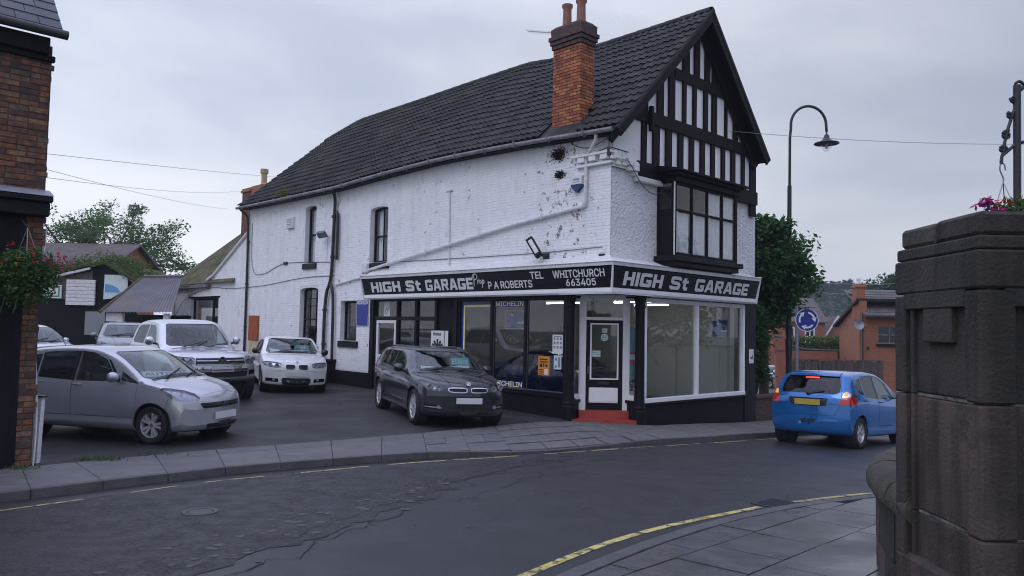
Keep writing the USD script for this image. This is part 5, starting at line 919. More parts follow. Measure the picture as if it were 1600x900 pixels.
put('lamp_shade', mv(lathe([(.03, .30), (.07, .26), (.10, .16), (.18, .08), (.36, .02), (.38, .0), (.36, -.015), (.18, .0), (0, .0)], 24), (9.69, 24, 8.05)), K['iron'], t, smooth=40); put('lamp_glass', mv(lathe([(.155, .02), (.165, -.06), (.13, -.16), (.06, -.24), (0, -.26)], 20), (9.69, 24, 8.05)), K['lens'], t, smooth=True); put('lamp_bulb', mv(lathe([(0, -.02), (.05, -.03), (.05, -.14), (0, -.17)], 12), (9.69, 24, 8.05)), K['plastic_white'], t, smooth=True)
# overhead wires
def wire(label, a, b, sag, r=.012):
    a, b = np.asarray(a, float), np.asarray(b, float); u = np.linspace(0, 1, 24); p = a + (b - a) * u[:, None]; p[:, 2] -= 4 * sag * u * (1 - u); t = thing('overhead_wire', label, 'wire', a); put('span', tube(p, r, 5), K['wire'], t, smooth=True)
# ================================================================== VEHICLES
def man(m):
    v, f = arr(m); return m3.Manifold(m3.Mesh(np.ascontiguousarray(v, np.float32), np.ascontiguousarray(f, np.uint32)))
def chaik(p, n):
    for _ in range(n):
        q = [p[0]]
        for a, b in zip(p[:-1], p[1:]): q += [.75 * a + .25 * b, .25 * a + .75 * b]
        p = np.array(q + [p[-1]])
    return p
class Body:
    def __init__(s, sp, n=96):
        s.sp = sp; f = lambda key: PchipInterpolator(*np.array(sorted(sp[key])).T)
        s.top, s.bot, s.belt, s.wid, s.cur = f('top'), f('bot'), f('belt'), f('wid'), f('cur')
        x0, x1 = sp['top'][0][0], sp['top'][-1][0]; t = np.linspace(0, PI, n); u = .5 - .5 * np.cos(t); u = .65 * u + .35 * np.linspace(0, 1, n); xs = np.sort(np.r_[x0 + (x1 - x0) * u, [p[0] for p in sp['top'][1:-1]]])
        xs = xs[np.r_[True, np.diff(xs) > .004]]; rings = []
        for x in xs:
            H, B, bl, W = float(s.top(x)), float(s.bot(x)), float(s.belt(x)), float(s.wid(x)); h = H - B
            zb = min(bl, H - .10 * min(1, h)); r = sp.get('rr', .07) if H > bl + .15 else .045
            wb = W - sp.get('shoulder', .03); z5 = max(H - r, zb + .02); wr = wb - sp['tumble'] * max(0, z5 - zb) - .02
            zm = B + (zb - B) * .55; e_ = min(1.0, max(0.0, (h - .55) / .25))
            p = np.array([(0, B), (W * .84, B), (W - .04, B + .03), (W - .018 * e_, B + (zm - B) * .30), (W - .030 * e_, B + (zm - B) * .48), (W, zm + .04), (W - .006, zm + (zb - zm) * .6), (wb, zb), (wr + .02, z5 - .3 * (z5 - zb)), (wr - .01, z5), (wr * .84, H - .018 * min(1, h)), (wr * .45, H - .003), (0, H)])
            p = chaik(p, 2); full = np.vstack([p, (p * (-1, 1))[-2:0:-1]]); c = float(s.cur(x))
            rings.append(np.c_[x - c * (np.abs(full[:, 0]) / .85) ** 2.3, full[:, 0], full[:, 1]])
        k_, m = len(rings), len(rings[0]); v = np.vstack(rings); fc = []
        for i in range(k_ - 1):
            for j in range(m):
                q = (j + 1) % m; fc += [(i*m+j, (i+1)*m+j, (i+1)*m+q), (i*m+j, (i+1)*m+q, i*m+q)]
        hf = m // 2
        for base, xe, sgn in ((0, xs[0], 1), ((k_ - 1) * m, xs[-1], -1)):       # end faces, filled row by row so that they keep the plan curve
            c = float(s.cur(xe)); rows_ = [[base]]
            for j in range(1, hf):
                y_, z_ = v[base + j][1], v[base + j][2]; ys_ = y_ * np.linspace(1, -1, 9)[1:-1]; n0 = len(v); v = np.vstack([v, np.c_[xe - c * (np.abs(ys_) / .85) ** 2.3, ys_, np.full(7, z_)]]); rows_.append([base + j] + list(range(n0, n0 + 7)) + [base + m - j])
            rows_.append([base + hf])
            for ra, rb_ in zip(rows_[:-1], rows_[1:]):
                if len(ra) == 1: t3s = [(ra[0], rb_[q + 1], rb_[q]) for q in range(8)]
                elif len(rb_) == 1: t3s = [(ra[q], ra[q + 1], rb_[0]) for q in range(8)]
                else: t3s = [t_ for q in range(8) for t_ in ((ra[q], ra[q + 1], rb_[q + 1]), (ra[q], rb_[q + 1], rb_[q]))]
                fc += [t_ if sgn < 0 else t_[::-1] for t_ in t3s]
        s.v, s.f = v, np.array(fc)
        vol = np.einsum('ij,ij->i', v[s.f[:, 0]], np.cross(v[s.f[:, 1]], v[s.f[:, 2]])).sum()
        if vol < 0: s.f = s.f[:, ::-1]
        nn = np.zeros_like(v); cr = np.cross(v[s.f[:, 1]] - v[s.f[:, 0]], v[s.f[:, 2]] - v[s.f[:, 0]])
        for k2 in range(3): np.add.at(nn, s.f[:, k2], cr)
        s.n = nn / (np.linalg.norm(nn, axis=1, keepdims=True) + 1e-12); s.cache = {}
    def off(s, d):
        if d not in s.cache: s.cache[d] = man((s.v + s.n * d, s.f))
        return s.cache[d]
    def slab(s, a, b): return s.off(b) - s.off(a)
from scipy.spatial import cKDTree
def put_panel(name, man_, material, parent, b):
    """a piece cut from the car's skin, shaded with the normals of the uncut skin so that reflections stay smooth"""
    v, f = arr(man_)
    if not hasattr(b, 'tree'): b.tree = cKDTree(b.v)
    d, i = b.tree.query(v, k=4); w = 1 / (d + 1e-4); nv = (b.n[i] * w[..., None]).sum(1); nv /= np.linalg.norm(nv, axis=1, keepdims=True) + 1e-12
    fn = np.cross(v[f[:, 1]] - v[f[:, 0]], v[f[:, 2]] - v[f[:, 0]]); ln = np.linalg.norm(fn, axis=1); keep = ln > 1e-10; f, fn = f[keep], fn[keep] / ln[keep][:, None]
    dt = np.einsum('ij,ikj->ik', fn, nv[f]); s_ = np.where(dt > .72, 1.0, np.where(dt < -.72, -1.0, 0.0)); N = nv[f] * s_[..., None] + fn[:, None] * (s_ == 0)[..., None]
    vv = v[f].reshape(-1, 3) - parent.base; path = numbered(str(parent.prim.GetPath()) + '/' + name)
    g = usdkit.mesh(stage, path, (vv, np.arange(len(vv)).reshape(-1, 3)), material, smooth=False); g.CreateNormalsAttr(Vt.Vec3fArray.FromNumpy(N.reshape(-1, 3).astype(np.float32))); g.SetNormalsInterpolation('vertex'); return Node(g.GetPrim(), parent.base, EYE)
def _cs(poly, h):
    v, f = ext(poly, h); return man((v, f))
def side(poly, y0=.3, y1=1.3, both=True):
    poly = poly if not isinstance(poly, list) else sg.Polygon(poly)
    m = man(xf(ext(poly, y1 - y0), [[1, 0, 0], [0, 0, 1], [0, 1, 0]], (0, y0, 0)))
    return m + man(xf(ext(poly, y1 - y0), [[1, 0, 0], [0, 0, -1], [0, 1, 0]], (0, -y0, 0))) if both is True else m if both > 0 else man(xf(ext(poly, y1 - y0), [[1, 0, 0], [0, 0, -1], [0, 1, 0]], (0, -y0, 0)))
def front(poly, x0, x1): return man(xf(ext(poly, x1 - x0), [[0, 0, 1], [1, 0, 0], [0, 1, 0]], (x0, 0, 0)))
def plan(poly, z0, z1): return man(mv(ext(poly, z1 - z0), (0, 0, z0)))
def mir(poly): return unary_union([poly, sa.scale(poly, -1, 1, origin=(0, 0))])
def pg(pts, r=.0): q = sg.Polygon(pts); return rnd(q, r) if r else q
def sp_(pts, n=2): # smooth closed outline
    p = np.array(pts, float)
    for _ in range(n): p = np.stack([.75 * p + .25 * np.roll(p, -1, 0), .25 * p + .75 * np.roll(p, -1, 0)], 1).reshape(-1, 2)
    return sg.Polygon(p)
def make_wheel(root, x, y, R, w, style, outer):
    """outer: +1 / -1 side the rim faces"""
    wh = grp('wheel', root); Rr = style['rim']; c = (x, y, R); hw = w / 2
    put('tyre', lathe([(Rr - .01, -hw * .8), (Rr + .02, -hw * .95), (R - .035, -hw), (R - .008, -hw * .8), (R, -hw * .55), (R, hw * .55), (R - .008, hw * .8), (R - .035, hw), (Rr + .02, hw * .95), (Rr - .01, hw * .8)], 40, 'y', c), K['tyre'], wh, smooth=35)
    s = outer; yo = hw * .78
    pieces = [lathe([(Rr - .03, -.05), (Rr - .018, yo - .03), (Rr + .004, yo), (Rr + .004, yo - .012)] if s > 0 else [(Rr + .004, -yo + .012), (Rr + .004, -yo), (Rr - .018, -yo + .03), (Rr - .03, .05)], 40, 'y', c)]
    n = style['n']; yf = s * (yo - .012); yb = s * (yo - .05)
    for i in range(n):
        a = 2 * PI * i / n + style.get('ph', 0)
        for dd in style['pairs']:
            a1 = a + dd; a2 = a + dd * style.get('spread', 1.0); w0, w1 = style['w']
            pts = []
            for r_, aa, ww, yy in ((.045, a1, w0, yf - s * .012), (Rr - .012, a2, w1, yf), (.045, a1, w0, yb - s * .02), (Rr - .012, a2, w1, yb)):
                t_ = np.array([-math.sin(aa), math.cos(aa)]); b = r_ * np.array([math.cos(aa), math.sin(aa)])
                for e in (-1, 1): q = b + t_ * ww / 2 * e; pts.append((x + q[0], y + yy, R + q[1]))
            pieces.append(hull(pts))
    pieces.append(cyl((x, y + yb, R), (x, y + yf - s * .006, R), .062, 20)); put('rim', cat(pieces), K['alloy'], wh, smooth=35)
    put('brake_disc', cyl((x, y + s * .0, R), (x, y + s * .02, R), Rr - .05, 28), K['car_plastic'], wh); put('hub_cap', cyl((x, y + yf - s * .006, R), (x, y + yf + s * .004, R), .03, 14), K['metal_grey'], wh)
def car(name, label, cat_, sp, place, paint_, group=None, z_off=0.0, wheels=True, detail=True, flat_=False):
    """place: (x, y, heading in degrees); the car stands on the ground, tilted with it"""
    x, y, yaw = place; e = 1.2
    gx = (float(S(x + e, y)) - float(S(x - e, y))) / (2 * e); gy = (float(S(x, y + e)) - float(S(x, y - e))) / (2 * e); n = np.array([-gx, -gy, 1.0]); n /= np.linalg.norm(n)
    f = np.array([math.cos(math.radians(yaw)), math.sin(math.radians(yaw)), 0]); f -= n * (f @ n); f /= np.linalg.norm(f); l = np.cross(n, f)
    z = sp.get('z', None); z = float(S(x, y)) + z_off if flat_ is False else flat_
    if flat_ is not False: n = np.array([0, 0, 1.0]); f = np.array([math.cos(math.radians(yaw)), math.sin(math.radians(yaw)), 0]); l = np.cross(n, f)
    root = thing(name, label, cat_, (0, 0, 0), np.stack([f, l, n], 1), (x, y, z), group)
    b = Body(sp); sp['_b'] = b
    S0 = b.off(0.0) - b.off(-.035); L0 = b.off(-.036) - b.off(-.048); G = b.slab(-.012, -.005)
    wb, R = sp['wb'], sp['R']; ar = sp.get('arch', R + .045)
    arches = None
    for wx in (wb[0], wb[1]):
        for sy in (1, -1):
            q = man(cyl((wx, sy * .50, R + .01), (wx, sy * 1.3, R + .01), ar, 40)); arches = q if arches is None else arches + q
    S0 = S0 - arches; L0 = L0 - arches
    wells = []
    for wx in (wb[0], wb[1]):
        for sy in (1, -1): wells += [lathe([(ar + .012, -.0), (ar + .012, .22), (ar + .004, .22), (ar + .004, .0), (0, .0)] if sy > 0 else [(0, .0), (ar + .004, -.0), (ar + .004, -.22), (ar + .012, -.22), (ar + .012, .0)], 32, 'y', (wx, sy * (sp['W'] - .25), R + .01))]
    for q in wells: put('wheel_arch_liner', q, K['car_plastic'], root)
    done = []
    for nm, pr, mt in sp['glass']:
        g = G ^ pr; S0 = S0 - pr; L0 = L0 - pr
        done.append((nm, g, mt))
    def pieces(nm, g, mt, sm):
        for q in g.decompose():
            if q.volume() > 2e-7 and q.num_tri() > 3: put_panel(nm, q, mt, root, b)
    for nm, g, mt in done: pieces(nm, g, K[mt], 30)
    for cutter in sp.get('grooves', []): S0 = S0 - (cutter ^ (b.off(.02) - b.off(-.02)))
    for it in sp.get('trims', []):
        nm, pr, mt, a, bb = it[:5]; cutb = it[5] if len(it) > 5 else True
        g = b.slab(a, bb) ^ pr
        if cutb: S0 = S0 - (pr ^ (b.off(.03) - b.off(-.034)))
        if g.num_tri() > 0: pieces(nm, g, K[mt], 30)
    for nm, pr_in, pr_out in sp.get('panels', []):
        piece = S0 ^ pr_in; S0 = S0 - pr_out
        if piece.num_tri() > 0: pieces(nm, piece, K[paint_], 28)
    put_panel('body', S0, K[paint_], root, b); put('lining', L0, K['car_interior'], root)
    if wheels:
        st = sp['rims']
        for wx in wb:
            for sy in (1, -1): make_wheel(root, wx, sy * (sp['W'] - sp.get('tw', .2) / 2 - .015), R, sp.get('tw', .2), st, sy)
    for nm, mm, mt in sp.get('extra', lambda b: [])(b): put(nm, mm, K[mt] if mt != 'paint' else K[paint_], root, smooth=35)
    ix = sp['cabin']        # (front seat x, seat base z, rear seat x, dash x, dash z)
    seats = []
    for sy in (-1, 1): seats.append(cat([rb(ix[0] - .25, ix[0] + .25, sy * .36 - .23, sy * .36 + .23, ix[1] - .12, ix[1] + .05, .05), rot(rb(ix[0] - .36, ix[0] - .22, sy * .36 - .22, sy * .36 + .22, ix[1], ix[1] + .56, .05), (0, 1, 0), -.2, (ix[0] - .25, 0, ix[1])), rot(rb(ix[0] - .38, ix[0] - .28, sy * .36 - .12, sy * .36 + .12, ix[1] + .58, ix[1] + .76, .03), (0, 1, 0), -.2, (ix[0] - .25, 0, ix[1]))]))
    for q in seats: put('seat', q, K['car_seat'], root)
    if ix[2] is not None: put('rear_seat', cat([rb(ix[2] - .2, ix[2] + .3, -.58, .58, ix[1] - .1, ix[1] + .06, .05), rot(rb(ix[2] - .3, ix[2] - .16, -.58, .58, ix[1], ix[1] + .52, .05), (0, 1, 0), -.25, (ix[2] - .2, 0, ix[1]))]), K['car_seat'], root)
    dash = b.off(-.05) ^ man(rb(ix[3] - .05, ix[3] + .75, -.8, .8, ix[4] - .35, ix[4] + .0, .03)); put('dashboard', dash, K['car_interior'], root)
    put('steering_wheel', (lambda m: mv(rot(m, (0, 1, 0), -1.15), (ix[3] - .12, -.36, ix[4] + .02)))(tube(np.array([(.18 * math.cos(a), .18 * math.sin(a), 0) for a in np.linspace(0, 2 * PI, 25)]), .014, 6)), K['car_interior'], root)
    return root
def softened(p):
    v, f = hull(p); m = trimesh.Trimesh(v, f).subdivide_loop(iterations=2); q = np.array(m.vertices); c = q.mean(0); return c + (q - c) * 1.16, np.array(m.faces)
def mirror(y, x, z, mt, s=1.0):
    out = []
    for sy in (1, -1):
        out.append(('door_mirror', softened([(x + dx * s, sy * (y + dy), z + dz * s) for dx, dy, dz in ((-.06, .02, -.05), (-.06, .02, .09), (-.06, .20, -.05), (-.06, .22, .08), (.04, .04, -.04), (.04, .04, .08), (.02, .20, -.03), (.02, .20, .06), (.07, .10, .0), (.07, .10, .04), (-.03, .12, .11), (-.03, .12, -.065))]), mt))
        out.append(('mirror_stalk', cyl((x - .02, sy * (y - .06), z - .05), (x - .02, sy * (y + .08), z - .02), .025, 8), 'car_plastic'))
        out.append(('mirror_glass', bx(x - .062, x - .058, *(sorted((sy * (y + .035), sy * (y + .20)))), z - .035, z + .075), 'chrome'))
    return out
def gap(pts, w=.007, y0=.2): return side(sg.LineString(pts).buffer(w / 2, cap_style=2), y0)
def door(pts, r=.04, inset=.006):
    q = rnd(sg.Polygon(pts), r); return (side(q.buffer(-inset), .35), side(q, .35))
def handle(x, z, y): return [('door_handle', rb(x - .085, x + .085, *sorted((sy * (y - .01), sy * (y + .028))), z - .014, z + .014, .008), 'paint') for sy in (1, -1)]
def on_surf(b, x, y, z, d):   # nearest body vertex in the y-z plane at the nose / tail, gives x
    c = b.v; m = (np.abs(c[:, 1] - y) < .09) & (np.abs(c[:, 2] - z) < .06) & ((c[:, 0] > 0) if d > 0 else (c[:, 0] < 0))
    return (c[m, 0].max() if d > 0 else c[m, 0].min()) if m.any() else (b.sp['top'][-1][0] if d > 0 else b.sp['top'][0][0])
def plate(b, z, d, mt, w=.26, h=.056):
    xx = on_surf(b, 0, 0, z, d) if False else on_surf(b, 0.0, 0.0, z, d); return ('number_plate', bx(*sorted((xx + d * .004, xx + d * .014)), -w, w, z - h, z + h), mt)

# ---- compact hatchback (silver one facing us, blue one driving off)
def hatch():
    sp = dict(W=.845, wb=(1.25, -1.25), R=.30, tumble=.24, tw=.185, rr=.075,
        top=[(-1.885, .86), (-1.87, .95), (-1.82, 1.06), (-1.72, 1.22), (-1.60, 1.38), (-1.52, 1.435), (-1.30, 1.475), (-.9, 1.51), (-.4, 1.525), (.0, 1.505), (.30, 1.44), (.55, 1.345), (.85, 1.20), (1.15, 1.045), (1.24, 1.005), (1.45, .965), (1.70, .895), (1.86, .82), (1.95, .75), (2.0, .66), (2.025, .55)],
        bot=[(-1.885, .50), (-1.86, .34), (-1.78, .25), (-1.5, .20), (1.5, .18), (1.85, .19), (1.97, .22), (2.025, .30)],
        belt=[(-1.885, .98), (-1.2, 1.02), (0, .955), (1.2, .90), (2.025, .72)],
        wid=[(-1.885, .80), (-1.80, .825), (-1.3, .848), (-.5, .848), (.8, .848), (1.4, .842), (1.8, .80), (2.025, .74)],
        cur=[(-1.885, -.14), (-1.5, -.10), (-.8, 0), (.1, .05), (1.0, .16), (1.5, .20), (2.025, .36)], cabin=(.10, .55, -.85, .62, .98),
        rims=dict(rim=.21, n=5, pairs=(-.19, .19), w=(.036, .046), spread=1.15))
    sp['glass'] = [('windscreen', front(pg([(-.63, 1.0), (.63, 1.0), (.70, 1.03), (.575, 1.405), (.50, 1.43), (-.50, 1.43), (-.575, 1.405), (-.70, 1.03)], .02), .12, 1.4), 'car_glass'),
        ('rear_window', front(pg([(-.60, 1.045), (.60, 1.045), (.585, 1.2), (.525, 1.395), (-.525, 1.395), (-.585, 1.2)], .04), -1.9, -1.45), 'car_glass_dark'),
        ('side_window', side(pg([(.57, .965), (.26, 1.31), (-.02, 1.415), (-.28, 1.43), (-.28, .955)], .015), .45), 'car_glass'),
        ('rear_side_window', side(pg([(-.34, .96), (-.34, 1.43), (-.7, 1.425), (-1.04, 1.39), (-1.04, .995)], .015), .45), 'car_glass_dark'),
        ('quarter_window', side(pg([(.62, .985), (.62, 1.13), (.98, .955), (.96, .94)], .006), .45), 'car_glass'), ('quarter_window', side(pg([(-1.07, 1.03), (-1.07, 1.37), (-1.26, 1.34), (-1.40, 1.20), (-1.36, 1.1)], .015), .45), 'car_glass_dark')]
    hl = sp_([(1.93, .69), (1.76, .83), (1.42, .90), (1.38, .86), (1.52, .74), (1.75, .675)], 1)
    sp['trims'] = [('pillar_cover', side(R_(-.337, -.283, .955, 1.43), .45), 'car_gloss_black', -.02, .002), ('pillar_cover', side(pg([(.575, .96), (.615, .96), (.62, 1.0), (.34, 1.30), (.29, 1.31)]), .45), 'car_gloss_black', -.02, .002), ('grille', front(pg([(-.50, .645), (.50, .645), (.44, .56), (-.44, .56)], .02), 1.6, 2.1), 'car_gloss_black', -.022, -.006), ('headlamp_housing', side(hl, .46), 'lamp_silver', -.05, -.03, False), ('headlamp_lens', side(hl, .46), 'lens', -.006, .003),
        ('lower_grille', front(pg([(-.36, .235), (.36, .235), (.40, .31), (-.40, .31)], .02), 1.6, 2.1), 'car_plastic', -.022, -.008),
        ('tail_lamp_red', front(mir(pg([(.60, .83), (.86, .86), (.86, 1.0), (.64, .985)], .01)), -1.95, -1.5), 'lamp_red', -.02, .006), ('tail_lamp_clear', front(mir(pg([(.645, .99), (.86, 1.005), (.86, 1.06), (.67, 1.08)], .008)), -1.95, -1.45), 'chrome', -.02, .004), ('tail_lamp_lit', front(mir(pg([(.665, 1.01), (.74, 1.015), (.735, 1.10), (.69, 1.105)], .01)), -1.95, -1.5), 'lamp_red', -.02, .008),
        ('plate_recess', front(pg([(-.36, .80), (.36, .80), (.40, .955), (-.40, .955)], .02), -1.95, -1.6), 'car_plastic', -.03, -.018)]
    sp['panels'] = [('front_door', *door([(.95, .40), (.98, .94), (.55, 1.06), (.24, 1.36), (-.30, 1.445), (-.33, .40)])), ('rear_door', *door([(-.335, .40), (-.305, 1.445), (-1.04, 1.41), (-1.18, .98), (-.93, .55), (-.83, .40)])),
        ('bonnet', plan(pg([(1.16, -.70), (1.16, .70), (1.50, .67), (1.84, .52), (1.90, .3), (1.90, -.3), (1.84, -.52), (1.50, -.67)], .03).buffer(-.005), .6, 1.02), plan(pg([(1.16, -.70), (1.16, .70), (1.50, .67), (1.84, .52), (1.90, .3), (1.90, -.3), (1.84, -.52), (1.50, -.67)], .03), .6, 1.02)),
        ('tailgate', front(pg([(-.52, .62), (.52, .62), (.62, .80), (.64, 1.02), (.54, 1.41), (-.54, 1.41), (-.64, 1.02), (-.62, .80)], .03).buffer(-.005), -1.95, -1.47), front(pg([(-.52, .62), (.52, .62), (.62, .80), (.64, 1.02), (.54, 1.41), (-.54, 1.41), (-.64, 1.02), (-.62, .80)], .03), -1.95, -1.47))]
    sp['grooves'] = [gap([(1.55, .74), (1.50, .55), (1.62, .45)]), side(sg.LineString([(.85, .42), (-.85, .40)]).buffer(.010), .5)]
    def extra(b):
        o = mirror(.80, .60, 1.02, 'paint') + handle(-.20, .90, .842) + handle(-.98, .93, .842) + [plate(b, .43, 1, 'plate_white'), plate(b, .87, -1, 'plate_yellow')]
        o += [('aerial', cyl((-1.30, 0, 1.45), (-1.42, 0, 1.62), .006, 6), 'car_plastic'), ('rear_wiper', cat([cyl((-1.86, .0, 1.04), (-1.80, -.30, 1.10), .012, 6), cyl((-1.88, .0, 1.03), (-1.84, 0, 1.05), .03, 8)]), 'car_plastic'), ('spoiler', b.slab(.0, .022) ^ front(pg([(-.52, 1.395), (.52, 1.395), (.5, 1.5), (-.5, 1.5)], .01), -1.75, -1.40), 'paint'), ('high_brake_lamp', b.slab(.001, .012) ^ front(R_(-.14, .14, 1.345, 1.372), -1.8, -1.4), 'lamp_red')]
        xx = on_surf(b, 0, 0, .60, 1); o += [('emblem', cat([bx(xx, xx + .012, -.045, -.03, .575, .655), bx(xx, xx + .012, .03, .045, .575, .655), bx(xx, xx + .012, -.03, .03, .605, .62)]) if False else mv(xf(ext(unary_union([P((-.05, .0), (-.034, .0), (-.02, .08), (-.04, .08)), P((.05, .0), (.034, .0), (.02, .08), (.04, .08)), R_(-.03, .03, .03, .045)]), .012), [[0, 0, 1], [1, 0, 0], [0, 1, 0]]), (xx - .004, 0, .565)), 'chrome'), ('grille_bar', b.slab(-.008, .004) ^ front(pg([(-.46, .61), (.46, .61), (.45, .596), (-.45, .596)]), 1.6, 2.1), 'car_plastic')]
        for sy in (1, -1):
            o.append(('headlamp_reflector', mv(rot(lathe([(0, -.02), (.05, .0), (.075, .04), (.07, .04), (.045, .005), (0, -.01)], 18), (0, 1, 0), 1.2), (1.66, sy * .60, .755)), 'chrome')); o.append(('headlamp_reflector', mv(rot(lathe([(0, -.02), (.04, .0), (.06, .03), (.055, .03), (0, -.01)], 18), (0, 1, 0), 1.2), (1.53, sy * .685, .80)), 'chrome'))
        o.append(('wiper', cat([cyl((1.20, -.45, 1.03), (.98, .15, 1.145), .010, 6), cyl((1.20, .05, 1.03), (1.02, .55, 1.115), .010, 6)]), 'car_plastic')); o.append(('scuttle', b.slab(-.02, -.0) ^ plan(pg([(1.10, -.66), (1.10, .66), (1.17, .66), (1.17, -.66)]), .9, 1.2), 'car_plastic'))
        return o
    sp['extra'] = extra; return sp
def car_card(label, pts4, mt, text=None, tmt='print_black', root=None, th=.006):
    """a price card standing behind the windscreen: 4 corners (bottom left, bottom right, top right, top left) seen from the front, in car coordinates"""
    p = np.array(pts4, float); u = p[1] - p[0]; v = p[3] - p[0]; n = np.cross(u, v); n /= np.linalg.norm(n); Rm = root_R[root]; O = root_O[root]
    t = thing('windscreen_card', label, 'price card', p[0], Rm, O); put('card', hexa(list(p - n * th) + list(p)), K[mt], t)
    if text:
        m = fitm(text, np.linalg.norm(v) * .55, np.linalg.norm(u) * .86, True, .002); uu, vv = u / np.linalg.norm(u), v / np.linalg.norm(v); q = p[0] + u * .07 + v * .22 + n * .001
        put('print', (q + m[0][:, :1] * uu + m[0][:, 1:2] * vv + m[0][:, 2:3] * n, m[1]), K[tmt], t)
root_R, root_O = {}, {}
def reg(key, root, place=None):
    M = np.array(UsdGeom.Xformable(root.prim).GetLocalTransformation()).T; root_R[key] = M[:3, :3]; root_O[key] = M[:3, 3]
r = car('parked_hatchback', 'silver compact hatchback parked behind the brick corner on the left', 'car', hatch(), (-6.62, 13.55, -16.5), 'paint_silver'); reg('silver', r)
car_card('long pale card reading AUTO inside the silver hatchback windscreen', [(.86, -.55, 1.035), (1.02, .0, 1.02), (.95, .0, 1.10), (.79, -.55, 1.115)], 'card_white', 'AUTO', 'print_black', 'silver')
car_card('yellowed paper notice at the far side of the silver hatchback windscreen', [(.82, .42, 1.05), (.62, .60, 1.08), (.52, .56, 1.22), (.66, .40, 1.25)], 'paper_green', None, None, 'silver')
def lit(sp):
    sp['trims'] = [(a, b_, 'lamp_amber_lit' if a == 'tail_lamp_lit' else m_, *rest_) for a, b_, m_, *rest_ in sp['trims']]
    ex = sp['extra']; sp['extra'] = lambda b: [(a, m_, 'lamp_red_lit' if a == 'high_brake_lamp' else mt) for a, m_, mt in ex(b)]; sp['rims'] = dict(rim=.205, n=6, pairs=(0,), w=(.06, .045)); return sp
car('moving_hatchback', 'bright blue compact hatchback driving away with brake lamps lit', 'car', lit(hatch()), (7.26, 17.05, 45.6), 'paint_blue', z_off=-.10)

